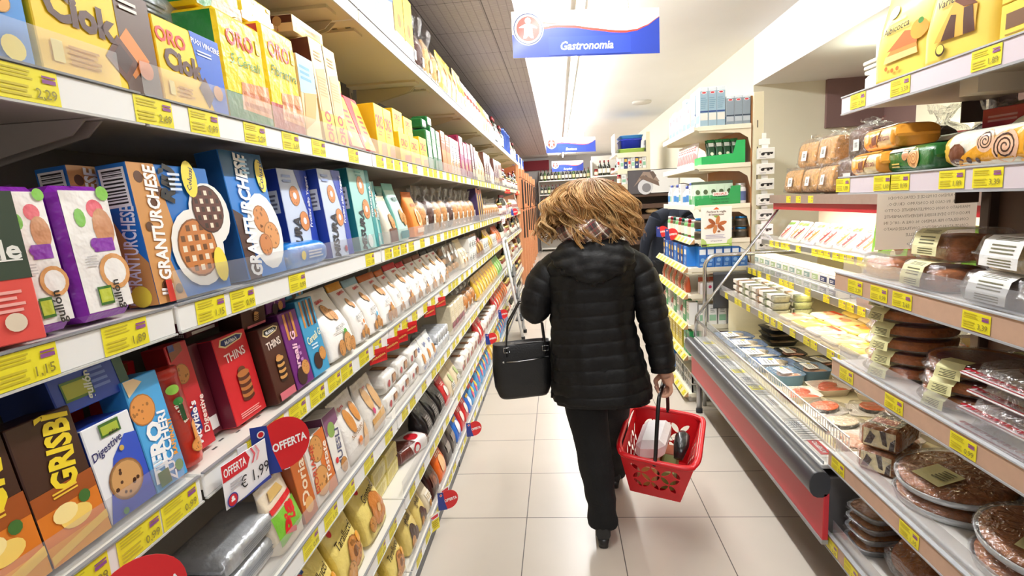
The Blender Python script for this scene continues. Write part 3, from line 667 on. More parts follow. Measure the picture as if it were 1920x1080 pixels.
 'gabo': dict(k='bag', d=.08, mat='paper', desc='orange gabled biscuit bag', col='#f0913b', band='#d9741f', side='#d9741f', ops=[('t', 'MISURA', .5, .7, .08, '#7a3b12', 0, .02), ('d', .5, .42, .26, '#f6d9a8'), ('b', .5, .42, .18), ('r', .1, .08, .9, .18, '#fbe7cf')]),
 'cb': dict(k='film', d=.11, desc='clear gathered bag of tan rusks', cat='bread bag', col='#b9824c', top='#c99a63', sticker='#f1eee4'),
 'cd': dict(k='film', d=.11, desc='clear gathered bag of dark biscuits', cat='bread bag', col='#4a2b22', top='#5a3528', sticker='#eadfd0'),
 'ct': dict(k='film', d=.12, desc='clear bag of tan bread with round yellow sticker', cat='bread bag', col='#c69a63', sticker='#efe978', round=1),
 'purp': dict(d=.07, desc='purple carton with yellow diagonal', col='#3b2656', ops=[('p', [(.2, 0), (.6, 0), (.9, .8), (.7, .9)], '#f1c534'), ('r', 0, .85, 1, 1, '#b5512f')]),
 'grisbi': dict(d=.06, desc='dark brown and orange lemon biscuit carton', col='#3c1d0f', side='#2c140a', top='#3c1d0f', ops=[('r', 0, 0, 1, .5, '#d9791f'), ('r', 0, .36, 1, .5, '#9a4a14'), ('r', 0, 0, 1, .14, '#f0a52b'), ('t', 'GRISBÌ', .62, .72, .19, '#f0d42a', 80, .04), ('d', .55, .24, .26, '#f3cf6a', 16, .6), ('d', .4, .3, .2, '#f9e29a', 14, .7), ('d', .75, .34, .1, '#3d6b2a', 10), ('ln', .3, .42, .9, .47, 2, '#f0c43a'), ('p', [(0, .02), (1, .1), (1, .16), (0, .08)], '#fbd257')]),
 'digc': dict(d=.07, desc='white and blue chocolate chip biscuit carton', col='#eeeff2', side='#223f9c', top='#2a48a8', ops=[('p', [(0, 0), (1, 0), (1, .75), (.75, .78), (.4, .6), (.15, .25)], '#2c4fc0'), ('t', 'Digestive', .35, .74, .085, '#2b2b66', 14, .01, .3), ('d', .52, .34, .36, '#8d5b33', 20), ('b', .52, .34, .34, '#cf9d63', '#4a2a1a'), ('r', .3, .84, .72, .98, '#3d6b25'), ('r', .33, .86, .68, .95, '#a9b93a'), ('t', 'gullón', .55, .865, .035, '#1d1d1d', 0, .02), ('d', .6, .66, .05, '#c9a94b'), ('d', .3, .05, .06, '#4c8f4a')]),
 'digblue': dict(d=.09, desc='dark blue biscuit carton lying across its neighbours', col='#2a4fb8', side='#1d3478', top='#1a2c66', flap=0, ops=[('r', .86, 0, 1, 1, '#20563f'), ('r', .12, .2, .5, .6, '#4f7d2a'), ('r', .14, .25, .45, .55, '#b7bf3c'), ('t', 'gullón', .44, .4, .18, '#e8efe0', 80, .03), ('ln', .5, .25, .8, .85, 5, '#6a88d8')]),
 'zero': dict(d=.05, desc='light blue zero sugar biscuit carton', col='#4aa7e3', side='#2f7fc0', ops=[('b', .3, .72, .36, '#e2964c'), ('p', [(.05, .86), (.5, .95), (.3, 1), (0, 1)], '#f0d3a6'), ('t', 'ZERO', .32, .32, .15, '#ffffff', 82, .05), ('t', 'ZUCCHERI', .62, .33, .095, '#ffffff', 82, .03), ('t', 'RAFFINATI', .84, .38, .05, '#f3a33a', 82, .03), ('d', .78, .12, .13, '#4f8f3c'), ('r', .12, .03, .45, .16, '#3d6b25'), ('ln', .1, .18, .4, .28, 3, '#bfe0f6')]),
 'redroll': dict(k='tub', d=.06, mat='foil', desc='red cylindrical roll of biscuits', col='#cf3320'),
 'mcd': dict(d=.05, desc='red digestive biscuit carton', col='#c4202b', side='#9c1a20', ops=[('b', .4, .72, .34, '#c88645'), ('p', [(.1, .85), (.7, .92), (.7, 1), (.1, 1)], '#8c4a24'), ('p', [(.12, .1), (.55, .18), (.55, .42), (.12, .34)], '#1d2f7a'), ('t', "McVitie's", .34, .26, .08, '#ffffff', 82, .03), ('t', 'Digestive', .78, .3, .07, '#f6e7dc', 82, .02), ('r', .1, .94, .35, 1, '#2b3f88')]),
 'thinm': dict(d=.05, desc='maroon thin biscuit carton seen edge on', col='#5c1526', side='#6e1a2f', ops=[('r', .15, .06, .85, .2, '#f1efef')], sops=[('ln', .1, .3, .9, .8, 8, '#8d4456'), ('bar', .15, .03, .9, .17)]),
 'thinr': dict(d=.06, desc='bright red thin biscuit carton', col='#d2222a', side='#6e1a2f', top='#5c1526', ops=[('p', [(.12, .9), (.3, .86), (.8, .9), (.9, .95), (.7, .98), (.2, .97)], '#f0d9a0'), ('p', [(.18, .91), (.3, .88), (.78, .91), (.84, .945), (.7, .965), (.22, .955)], '#1a2a6a'), ('t', "McVitie's", .5, .925, .045, '#ffffff', 4, .03), ('t', 'THINS', .5, .76, .10, '#ffe9e4', 4, .02, 0, .7), ('d', .55, .56, .12, '#6b3a22', 14, .6)] + [('d', .55, .24 + i * .04, .19, ('#b8713a' if i % 2 else '#5b2d1d'), 14, .35) for i in range(8)] + [('ln', .15, .05, .85, .12, 3, '#f2a9a3')]),
 'thinb': dict(d=.06, desc='brown thin biscuit carton', col='#4b2416', side='#3a1a10', top='#3a1a10', ops=[('p', [(.12, .9), (.3, .86), (.8, .9), (.9, .95), (.7, .98), (.2, .97)], '#f0d9a0'), ('p', [(.18, .91), (.3, .88), (.78, .91), (.84, .945), (.7, .965), (.22, .955)], '#141414'), ('t', "McVitie's", .5, .925, .045, '#ffffff', 4, .03), ('t', 'THINS', .5, .76, .10, '#f0e0d4', 4, .02, 0, .7), ('d', .55, .56, .12, '#c98a4a', 14, .6)] + [('d', .55, .26 + i * .04, .19, ('#d39a55' if i % 2 else '#2f150d'), 14, .35) for i in range(8)] + [('r', .12, .02, .9, .12, '#d8707c')]),
 'cerp': dict(d=.06, desc='purple cereal biscuit carton', col='#6d2173', side='#531857', top='#7a2a80', ops=[('r', .2 + i * .2, .64, .32 + i * .2, .98, c) for i, c in enumerate(('#c98742', '#7a4423', '#c98742'))] + [('t', 'Cereali G', .38, .42, .12, '#f2c4d8', 82, .03), ('ln', .55, .3, .7, .55, 3, '#b981be'), ('d', .4, .14, .26, '#3d2018'), ('b', .68, .22, .22, '#d2934e')]),
 'cerb': dict(d=.06, desc='sky blue cereal biscuit carton', col='#3f9bc9', side='#2f7fae', top='#54b0d8', ops=[('r', .16 + i * .2, .64, .27 + i * .2, .98, c) for i, c in enumerate(('#c98742', '#4a2a1c', '#c98742', '#4a2a1c'))] + [('t', 'Cereali G', .5, .5, .10, '#f4f0c8', 10, .02, 0, .85), ('ln', .25, .34, .8, .42, 2, '#d8effa'), ('d', .4, .18, .24, '#3d2018'), ('b', .74, .24, .2, '#d2934e')]),
 'redp': dict(k='flow', d=.12, mat='foil', desc='red and brown wafer pack lying open', col='#e9e2de', end='#5a2a22', ops=[('p', [(0, 0), (.5, 0), (.35, 1), (0, 1)], '#6a2c22'), ('d', .6, .5, .4, '#c7202c'), ('d', .6, .5, .25, '#f2efe9')], tops=[('p', [(0, 0), (.6, 0), (.3, 1), (0, 1)], '#5a2a22'), ('d', .7, .4, .3, '#c7202c')]),
 'silv': dict(k='flow', d=.14, mat='silver', desc='silver grey foil pack of biscuits', col='#bfc3c8', ops=[('ln', .2, .3, .8, .7, 4, '#9a9fa6')]),
 'pia': dict(k='bag', d=.05, mat='foil', desc='green and red snack bag', col='#eadbc2', band='#e9e3d8', ops=[('p', [(0, .1), (1, .2), (1, .6), (0, .55)], '#7cbf3a'), ('p', [(.05, .58), (.95, .64), (.95, .72), (.05, .66)], RED), ('t', 'Pia', .5, .4, .3, RED, 70, .05), ('p', [(.2, .75), (.8, .78), (.7, .9), (.3, .88)], '#d9b36a')]),
 'rusk': dict(d=.06, desc='orange brown rusk carton', col='#c96a2b', side='#a04c1c', ops=[('t', 'Doria', .5, .55, .2, '#f3dcc0', 80, .02), ('d', .5, .2, .3, '#e9b06a')]),
 'doria': dict(d=.06, bev=.005, desc='white and orange toasted biscuit pack', col='#f0e9e0', side='#c9692a', ops=[('r', .55, 0, 1, 1, '#d9742c'), ('b', .5, .78, .3, '#d99a55'), ('b', .4, .3, .34, '#d99a55'), ('t', 'DORIANE', .2, .55, .12, '#c9452a', 80, .02), ('t', 'Tostate', .78, .5, .14, '#fbeedd', 80, .02)]),
 'mul': dict(d=.06, desc='white muesli biscuit carton with red mark', col='#f2eee6', side='#7b4668', ops=[('p', [(0, .7), (1, .8), (1, 1), (0, 1)], '#8a5a7c'), ('d', .4, .75, .26, '#8fae5a'), ('t', 'MUESLI', .6, .42, .14, '#555577', 80, .02), ('b', .65, .15, .26), ('d', .25, .3, .1, RED)]),
 'nov': dict(k='bag', d=.08, mat='foil', desc='white croissant biscuit bag', col='#f3efe8', band='#efeae0', ops=[('t', 'Germe', .35, .84, .06, RED, 6, .02), ('d', .38, .6, .15, '#d38e45', 12, 1.5), ('d', .75, .66, .14, '#d38e45', 12, 1.4), ('t', 'NOVELLINI', .45, .4, .075, '#a9794a', 6, .01), ('d', .5, .22, .09, '#ef8b3a'), ('p', [(.6, .05), (.98, .05), (.98, .45), (.75, .35)], '#e5b47c')]),
 'nov2': dict(k='bag', d=.08, mat='foil', desc='white bread stick biscuit bag', col='#f0ebe2', band='#e9e2d4', ops=[('t', 'Germe', .4, .84, .06, RED, 6, .02), ('p', [(.1, .08), (.95, .1), (.95, .35), (.1, .3)], '#d9a860'), ('d', .3, .65, .16, '#dcae77', 12, 1.6), ('d', .7, .6, .18, '#dcae77', 12, 1.6), ('d', .3, .42, .07, '#d64a7a')]),
 'wpk': dict(k='flow', d=.12, mat='foil', desc='white cracker pack with brown square', col='#f2efe9', end='#e7e1d8', ops=[('r', .6, .3, .95, .8, '#8a5330'), ('r', .66, .36, .9, .74, '#b98352'), ('d', .25, .5, .2, '#b52330'), ('ln', .4, .1, .6, .3, 3, '#b9b4ae')], tops=[('r', .55, .2, .9, .8, '#8a5330'), ('r', .6, .28, .86, .7, '#b98352')]),
 'live': dict(k='bag', d=.06, mat='foil', desc='white and blue snack bag with orange ribbon', col='#f4f3ef', band='#dfe3ea', ops=[('t', 'Live', .45, .72, .14, '#23488f', 10, .03), ('d', .5, .35, .22, '#d38e45', 12, 1.4), ('p', [(.1, .05), (.9, .1), (.85, .2), (.1, .15)], '#2b59a8')]),
 'bow': dict(d=.1, bev=.006, mat='foil', desc='cream pack wrapped with wine red bow', col='#e6d8b8', ops=[('r', 0, .1, 1, .42, '#6f1030'), ('d', .5, .28, .26, '#8d1a40', 8), ('ln', .2, .6, .8, .8, 3, '#c9b98f')]),
 'braid': dict(k='film', d=.12, desc='clear bag with braided golden loaf', cat='bread bag', col='#b8763a', top='#c98b4a', sticker='#efe6d6'),
 'beig': dict(k='bag', d=.08, mat='paper', desc='beige gusseted bag of pasta biscuits', col='#e6d8bd', band='#d3bf97', ops=[('r', .15, .3, .85, .6, '#f2eadb'), ('b', .5, .2, .2), ('ln', .2, .4, .8, .55, 3, '#b39c70')]),
 'grn': dict(k='bag', d=.08, mat='foil', desc='lime green snack bag', col='#7cc63f', band='#66ad2e', ops=[('d', .5, .45, .28, '#f2f4dc'), ('ln', .2, .65, .8, .8, 3, '#eaf3c8')]),
 'yeb': dict(k='bag', d=.08, mat='foil', desc='golden yellow pasta bag', col='#e9bc3e', band='#d9a52c', ops=[('d', .5, .4, .28, '#f6e3a0'), ('ln', .2, .62, .8, .8, 3, '#b5641c')]),
 'orb': dict(k='bag', d=.08, mat='foil', desc='bright orange snack bag', col='#e86a1f', band='#d55514', ops=[('d', .5, .4, .28, '#f6c38a'), ('ln', .2, .65, .8, .8, 3, '#fbe3cb')]),
 'tar': dict(k='bag', d=.09, mat='foil', desc='pale yellow bag of ring biscuits', col='#efd97c', band='#e6cd68', side='#e2c75c', ops=[('r', .1, .82, .35, .88, '#34589c'), ('t', 'Tarallucci', .5, .62, .12, '#3d2a14', 6, .01, .2, .85), ('d', .2, .8, .07, RED), ('b', .6, .3, .28, '#c98540'), ('d', .6, .3, .1, '#7a4a20'), ('b', .3, .1, .2, '#d39a55'), ('d', .85, .42, .1, '#e8a02c')]),
 'gir': dict(k='bag', d=.10, mat='foil', desc='pale yellow bag of flower biscuits', col='#efd97c', band='#e6cd68', side='#dcc46a', ops=[('d', .3, .84, .08, RED), ('t', 'Girotondi', .6, .68, .12, '#3d2a14', 6, .01, .2, .8), ('b', .6, .36, .3, '#d38e45')] + [('d', .6 + .2 * math.cos(a), .36 + .2 * math.sin(a) * .9, .11, '#c67a36') for a in [i * PI / 4 for i in range(8)]] + [('d', .6, .36, .08, '#e6b676'), ('b', .2, .25, .14)]),
 'ybx': dict(d=.1, desc='yellow biscuit tray pack on its side', col='#e8d87a', top='#f0e28c', bev=.006, mat='foil', ops=[('ln', .1, .2, .9, .8, 6, '#c9b44e')]),
 'blk': dict(k='bag', d=.1, mat='foil', desc='black bag of dark biscuits', col='#1c1a1c', band='#2a2628', ops=[('r', .2, .2, .8, .6, '#332d2f'), ('ln', .25, .25, .75, .55, 5, '#8a8482')]),
 'bgb': dict(k='bag', d=.08, mat='paper', desc='kraft beige biscuit bag with label', col='#d9c8a6', band='#cbb78f', ops=[('r', .3, .15, .9, .38, '#f3f0e8'), ('ln', .35, .18, .85, .35, 3, '#6d6a66'), ('d', .6, .55, .18, '#a8b87a')]),
 'dkc': dict(k='bag', d=.08, mat='foil', desc='pale bag printed with chocolate cookies', col='#e7cf7a', band='#d8bf66', ops=[('t', 'ghelli', .5, .7, .14, '#3d2414', 6, .02), ('d', .45, .35, .24, '#3a1d12'), ('d', .7, .22, .2, '#4a2618'), ('b', .35, .15, .18)]),
 'dkb': dict(k='bag', d=.08, mat='foil', desc='dark brown glossy biscuit bag', col='#3a1a14', band='#4c241b', ops=[('p', [(.1, .3), (.9, .2), (.8, .6), (.2, .62)], '#5d2b1c'), ('d', .5, .4, .16, '#8d4a26')]),
 'gry': dict(k='bag', d=.07, mat='foil', desc='dark grey snack bag', col='#4a4240', band='#5b5250', ops=[('r', .2, .3, .8, .55, '#8f857c')]),
 'blu': dict(k='bag', d=.07, mat='foil', desc='blue snack bag', col='#2a6fd0', band='#2059ae', ops=[('d', .5, .45, .28, '#eef3fa'), ('r', .2, .7, .8, .8, '#f2c53a')]),
 'red': dict(k='bag', d=.07, mat='foil', desc='red snack bag', col='#c8262b', band='#a81c22', ops=[('d', .5, .45, .26, '#f3e9df'), ('ln', .2, .68, .8, .8, 2, '#f6d3c8')]),
 'wb': dict(d=.12, bev=.01, mat='paper', desc='large white and blue flour pack', col='#e9ecf2', ops=[('p', [(0, .6), (1, .7), (1, .9), (0, .8)], '#6f86c4'), ('ln', .2, .3, .8, .5, 3, '#9aa8cf')]),
 'ye': dict(d=.12, bev=.01, mat='paper', desc='large white pack with yellow top band', col='#f1ead6', ops=[('r', 0, .3, 1, 1, '#f3cf45'), ('d', .5, .5, .2, '#b5742c')]),
 'wr': dict(k='bag', d=.11, mat='foil', desc='white bread bag with red stripe', col='#f2efe8', band='#f6f3ee', ops=[('p', [(.05, .55), (.95, .62), (.95, .72), (.05, .66)], '#d5382f'), ('p', [(.1, .08), (.9, .1), (.8, .4), (.2, .42)], '#dba95f'), ('ln', .2, .45, .8, .52, 2, '#6c9a4e')]),
 'or': dict(k='bag', d=.11, mat='foil', desc='orange bread bag', col='#e78a4a', band='#e06a2c', ops=[('r', .1, .5, .9, .75, '#f7e8d6'), ('p', [(.1, .08), (.9, .1), (.8, .4), (.2, .42)], '#d3954a')]),
 'ye2': dict(k='bag', d=.11, mat='foil', desc='pale yellow bread bag with red dot', col='#f3e08a', band='#eed266', ops=[('d', .5, .6, .18, '#d5382f'), ('p', [(.1, .08), (.9, .1), (.8, .4), (.2, .42)], '#d3954a')]),
 'bluetub': dict(k='tub', d=.18, desc='blue plastic tub', col='#1f56c4', mat='glossy', cat='tub'),
 'yw': dict(k='bag', d=.08, mat='foil', desc='pale yellow rusk bag', col='#f1e4a4', band='#efe0b8', ops=[('r', .1, .45, .9, .65, '#e8c93e'), ('d', .5, .28, .2, '#c98a45')]),
 'wt': dict(k='bag', d=.08, mat='foil', desc='white rusk bag with pale print', col='#f0eeea', band='#f4f2ee', ops=[('r', .15, .45, .85, .6, '#d9cfc4'), ('d', .5, .28, .18, '#d8a878')]),
 'wbox': dict(d=.09, desc='small white carton with black print', col='#efeeea', ops=[('bar', .15, .3, .6, .7), ('ln', .65, .2, .9, .8, 4, '#444444')]),
 'brb': dict(k='bag', d=.09, mat='foil', desc='brown snack bag with gold print', col='#8a5a2c', band='#a3713c', ops=[('d', .5, .4, .26, '#d9b25c'), ('p', [(.1, .6), (.9, .66), (.9, .8), (.1, .74)], '#c8322c')]),
 'wrack': dict(k='bag', d=.07, mat='foil', desc='small white grocery packet', col='#e9e5de', band='#d8d2c8', ops=[('r', .15, .35, .85, .6, '#b5342f'), ('d', .5, .2, .16, '#3a6b3a')]),
 'brn2': dict(d=.08, desc='small brown grocery carton', col='#7a4a2c', ops=[('r', .15, .35, .85, .7, '#e7d8bd')]),
 'jar': dict(k='jar', d=.07, desc='glass jar of sauce with metal lid', col='#7d2f1a', cat='jar', mat='glass'),
 'bottle': dict(k='bottle', d=.07, desc='dark glass bottle', col='#1d2416', cat='bottle', mat='glass'),
 'mix': dict(k='bag', d=.08, mat='foil', desc='multicoloured sweet bag', col='#5aa0d8', band='#e9c93a', ops=[('d', .4, .4, .22, '#e0407a'), ('d', .65, .55, .18, '#f3d23a'), ('r', .1, .7, .9, .82, '#c8262b')]),
}
for i, (band, bis, leaf, nm) in enumerate((('#f3efe8', 'ring biscuits and green leaf', '#5da23c', 'wbag'), ('#e8a53a', 'almond and amber tab', '#ef8b3a', 'wbag2'), ('#a9cfe0', 'lemon and pale blue tab', '#62b5dc', 'wbag3'), ('#c96a2b', 'nut and rust tab', '#d88d4c', 'wbag4'), ('#c4262b', 'hazelnut and red tab', '#b0622c', 'wbag5'), ('#7a4022', 'chocolate and brown tab', '#5a2c18', 'wbag6'), ('#1e1d1c', 'coffee and black tab', '#3a2016', 'wbag7'))):
    S[nm] = dict(k='bag', d=.085, mat='paper', lean=.5, desc='white paper bag with ' + bis, cat='biscuit bag', col='#f6f2ec', band=band, side='#ece6dc',
                 ops=[('t', 'GERMINAL', .5, .83, .045, RED, 4, .03, 0, .6), ('b', .45, .66, .13, '#d39a5c'), ('b', .58, .6, .1, '#c78c4e'), ('t', ('FROLLINI', 'BISCOTTI')[i % 2], .5, .42, .06, '#8d8a88', 5, .0), ('ln', .25, .34, .75, .39, 2, '#cdc9c4'), ('d', .62, .3, .07, leaf), ('b', .35, .12, .13, '#c98c4c'), ('b', .62, .16, .16, '#d39a5c'), ('b', .8, .1, .12, '#c98c4c')])

MESHES = {}
PLACED = {}
SEED = [0]
def make_good(style, w, h):
    """a new object of this kind and size; copies share the mesh"""
    st = S[style]; k = st.get('k', 'carton'); key = (style, round(w, 3), round(h, 3))
    nm = st.get('name') or {'carton': 'biscuit_box', 'bag': 'biscuit_bag', 'flow': 'biscuit_pack', 'film': 'bread_bag', 'tub': 'tub', 'jar': 'sauce_jar', 'bottle': 'glass_bottle'}[k]
    if key in MESHES: return dup(MESHES[key])
    SEED[0] += 1; sd = SEED[0]; mat = M[st.get('mat', 'card')]
    if k == 'carton': o = carton(st, w, h).build(nm, mat)
    elif k == 'bag': o = gusset(st, w, h, sd).build(nm, mat)
    elif k == 'flow': o = flowpack(st, w, h, sd).build(nm, mat)
    elif k == 'film': o = filmbag(st, nm, w, h, sd)
    elif k == 'tub':
        q = MB(); r_ = w / 2; r_ = min(r_, st['d'] / 2 + .02); c = st['col']
        q.lathe([(r_ * .92, 0), (r_, .01), (r_, h * .9), (r_ * 1.03, h * .9), (r_ * 1.03, h), (r_ * .85, h)], lambda i, j: c if i < 2 else tuple(x * .8 for x in CV(c)), 20, (-r_, w / 2, 0))
        if style == 'redroll':
            P = lambda u, v, e: (-r_ + (r_ + e + .001) * math.cos((u - .5) * 2.4), w / 2 + (r_ + e + .001) * math.sin((u - .5) * 2.4), v * h * .9)
            paint(q, [('d', .35, .88, .16, '#8fbf4a'), ('d', .4, .74, .13, '#2f7a35'), ('t', 'la bontà', .4, .6, .05, '#f3e9d8', -80, .02), ('p', [(.5, .2), (.7, .25), (.7, .5), (.55, .45)], '#e89a4a'), ('b', .6, .2, .24, '#e2964c'), ('r', .35, .52, .46, .7, '#1f4a2a')], P, w, h, 0, True)
        o = q.build(nm, mat)
    elif k == 'jar':
        o = empty(nm); q = MB(); r_ = w / 2; c = st['col']
        q.lathe([(r_ * .9, 0), (r_, .006), (r_, h * .72), (r_ * .8, h * .84)], c, 16, (-r_, w / 2, 0)); q.build('glass_body', mat, o)
        q = MB(); q.lathe([(r_ * 1.01, h * .15), (r_ * 1.01, h * .6)], st.get('lab', '#efe9d8'), 16, (-r_, w / 2, 0), cap=(False, False)); q.build('paper_label', M['card'], o)
        q = MB(); q.lathe([(r_ * .88, h * .82), (r_ * .88, h), (r_ * .8, h)], st.get('lid', '#c9b26a'), 16, (-r_, w / 2, 0)); q.build('lid', M['steel'], o)
    elif k == 'bottle':
        o = empty(nm); q = MB(); r_ = w / 2; c = st['col']
        q.lathe([(r_ * .9, 0), (r_, .008), (r_, h * .58), (r_ * .85, h * .66), (r_ * .36, h * .78), (r_ * .33, h * .92)], c, 14, (-r_, w / 2, 0)); q.build('glass_body', mat, o)
        q = MB(); q.lathe([(r_ * 1.015, h * .16), (r_ * 1.015, h * .46)], st.get('lab', '#efeada'), 14, (-r_, w / 2, 0), cap=(False, False)); q.build('paper_label', M['card'], o)
        q = MB(); q.lathe([(r_ * .38, h * .86), (r_ * .38, h), (r_ * .3, h)], st.get('cap', '#7a1420'), 12, (-r_, w / 2, 0)); q.build('capsule', M['foil'], o)
    MESHES[key] = o
    return o
def numword(n):
    if n < 20: return ORD[n]
    t = ('twenty', 'thirty', 'forty', 'fifty', 'sixty', 'seventy', 'eighty', 'ninety')[(n + 1) // 10 - 2]; u = (n + 1) % 10
    return (t[:-1] + 'ieth') if u == 0 else t + '-' + ORD[u - 1]
def put(style, rowname, loc, w, h, rz=0.0, tilt=0.0, yaw=0.0, desc=None, cat=None):
    st = S[style]; o = make_good(style, w, h); d = st.get('d', .06)
    o.rotation_euler = (0, -tilt, rz + yaw)
    o.location = (loc[0], loc[1], loc[2] + d * math.sin(tilt) + .001)
    k = st.get('k', 'carton')
    PLACED.setdefault((desc or st['desc'], rowname), []).append((o, cat or st.get('cat') or {'carton': 'biscuit box', 'bag': 'biscuit bag', 'flow': 'biscuit pack'}.get(k, k)))
    return o
def finish_labels():
    for (desc, row), L_ in PLACED.items():
        L_.sort(key=lambda t: (round(t[0].location.y, 2), t[0].location.z, -abs(t[0].location.x)))
        for i, (o, cat) in enumerate(L_):
            if len(L_) > 1 and len((desc + ' ' + row).split()) > 12: row = row.replace('of the ', '')
            far = ', %s from the camera' if len((desc + ' ' + row).split()) < 13 else ', %s along'
            tag(o, desc + (', ' if row else '') + row + (far % numword(i) if len(L_) > 1 else ''), cat, (desc + ' on the ' + row) if len(L_) > 1 and row else None)
def left(row, style, y, w, h, tilt=None, z=0.0, x=-.676, yaw=0.0, desc=None):
    t = {'s0': 0, 's1': 2, 's2': 5, 's3': 9, 's4': 9, 's5': 9, 's6': 7}[row] if tilt is None else tilt
    k = S[style].get('k', 'carton')
    if k == 'film': x -= .022
    if k in ('flow', 'film', 'tub', 'jar', 'bottle'): t = 0 if tilt is None else t
    return put(style, ROW[row], (x - .004, y, SURF[row] + z), w, h, 0, R(t), yaw, desc)
# ------------------------------------------------------------ goods on the left rack, row by row from the camera
def run(row, items):
    for it in items:
        st, y, w_, h = it[:4]; kw = it[4] if len(it) > 4 else {}
        left(row, st, y, w_, h, **kw)
run('s1', [('bluestar', .46, .115, .150), ('bluestar', .580, .115, .140), ('ciok', .705, .222, .165), ('ciok2', .934, .185, .150), ('cereali', 1.125, .175, .228), ('fibra', 1.306, .165, .255),
    ('bisc', 1.478, .10, .225), ('fond', 1.60, .088, .300, dict(tilt=4)), ('fond', 1.695, .088, .300, dict(tilt=4)), ('redlean', 1.80, .12, .205, dict(tilt=18)), ('redlean', 1.93, .12, .2, dict(tilt=18)),
    ('oroy', 2.09, .105, .20), ('oroy', 2.20, .105, .20), ('oroy', 2.39, .17, .13), ('oroy', 2.565, .17, .13), ('oroy', 2.75, .15, .15), ('green', 2.92, .11, .21), ('green', 3.04, .11, .24), ('green', 3.16, .11, .235),
    ('orange', 3.30, .12, .25), ('orange', 3.43, .12, .24), ('vib', 3.57, .10, .24), ('vib', 3.68, .10, .24), ('vib', 3.79, .10, .24), ('maroon', 3.93, .16, .30), ('maroon', 4.10, .16, .27), ('maroon', 4.27, .16, .28), ('brown', 4.46, .12, .29), ('brown', 4.60, .12, .28)])
# goods standing behind or on top of the front row
run('s1', [('silv', .70, .22, .10, dict(x=-.78, z=.165, desc='silver grey foil pack lying behind yellow cartons')), ('silv', .95, .22, .10, dict(x=-.775, z=.16, desc='silver grey foil pack lying behind yellow cartons')),
    ('cereali', 1.13, .165, .09, dict(x=-.72, z=.235, desc='yellow and green pack lying on top of another')),
    ('fibra', 1.315, .15, .07, dict(x=-.73, z=.265, desc='yellow and red pack lying on top of another')), ('fond', 1.56, .2, .045, dict(x=-.72, z=.31, tilt=0, desc='brown and cream carton lying on the tall cartons')),
    ('oroy', 1.83, .12, .075, dict(x=-.80, z=.255, tilt=0)), ('oroy', 1.83, .12, .075, dict(x=-.80, z=.178, tilt=0)), ('oroy', 1.96, .12, .075, dict(x=-.80, z=.21, tilt=0)), ('oroy', 1.96, .12, .2, dict(x=-.80, tilt=0)), ('oroy', 1.83, .12, .175, dict(x=-.80, tilt=0)),
    ('oroy', 2.39, .15, .10, dict(z=.135, tilt=0, x=-.70)), ('oroy', 2.56, .15, .09, dict(z=.135, tilt=0, x=-.70)), ('green', 2.92, .10, .05, dict(z=.22, tilt=0, x=-.70)), ('green', 3.05, .10, .05, dict(z=.25, tilt=0, x=-.70))])
run('s2', [('grcer', .50, .115, .185, dict(yaw=R(-14))), ('gullon', .612, .07, .195), ('gullon', .696, .092, .198), ('riu', .800, .18, .236, dict(x=-.742)), ('riu', .842, .205, .240),
    ('riuchoc', .990, .12, .238, dict(x=-.74)), ('riuwhite', 1.115, .165, .285, dict(tilt=7)), ('bluelie', 1.292, .24, .07), ('yog', 1.385, .165, .262, dict(x=-.705)), ('yog', 1.565, .165, .270), ('misura', 1.80, .20, .285),
    ('misura', 2.012, .10, .25, dict(x=-.70)), ('gabb', 2.135, .125, .20), ('gabt', 2.28, .15, .255), ('gabt', 2.40, .13, .25, dict(x=-.75)), ('gabo', 2.545, .17, .222)])
for k in range(4):
    run('s2', [('bluestack', 1.27, .25, .055, dict(x=-.82, z=.057 * k))])
    if k < 3: run('s2', [('bluestack', 1.55, .22, .055, dict(x=-.82, z=.057 * k))])
y = 2.76
for k, st in enumerate(('cb', 'cd', 'cb', 'cb', 'cd', 'cb', 'cb', 'cb', 'cb', 'cb')):
    run('s2', [(st, y, .17, .262 if k % 2 else .25)]); y += .187
run('s2', [('purp', 4.66, .10, .28), ('purp', 4.78, .10, .27), ('purp', 4.90, .10, .28)])
run('s3', [('grisbi', .395, .092, .225), ('grisbi', .490, .092, .230), ('grisbi', .585, .092, .195), ('digc', .680, .088, .150), ('zero', .772, .074, .195), ('redroll', .850, .062, .185, dict(tilt=9)), ('mcd', .918, .06, .215, dict(x=-.71)),
    ('mcd', .85, .06, .2, dict(x=-.80, tilt=0)), ('mcd', .80, .05, .21, dict(x=-.86, tilt=0)), ('thinm', .985, .046, .195, dict(x=-.73)), ('thinm', 1.04, .046, .195, dict(x=-.80)), ('thinr', 1.036, .118, .195, dict(x=-.70)), ('thinb', 1.165, .092, .185), ('cerp', 1.262, .092, .20), ('cerb', 1.360, .098, .215)])
run('s3', [('digblue', .665, .13, .075, dict(z=.165, tilt=14, x=-.71)), ('thinm', 1.03, .11, .05, dict(z=.21, tilt=0, x=-.78, desc='maroon carton lying on the thin biscuit cartons')), ('thinb', 1.15, .10, .055, dict(z=.195, tilt=0, x=-.73, desc='brown carton lying on the standing brown carton')), ('cerp', 1.257, .095, .055, dict(z=.21, tilt=0, x=-.73, desc='purple carton lying on the standing purple carton')), ('cerb', 1.36, .095, .05, dict(z=.228, tilt=0, x=-.73, desc='sky blue carton lying on the standing blue carton'))])
y = 1.485
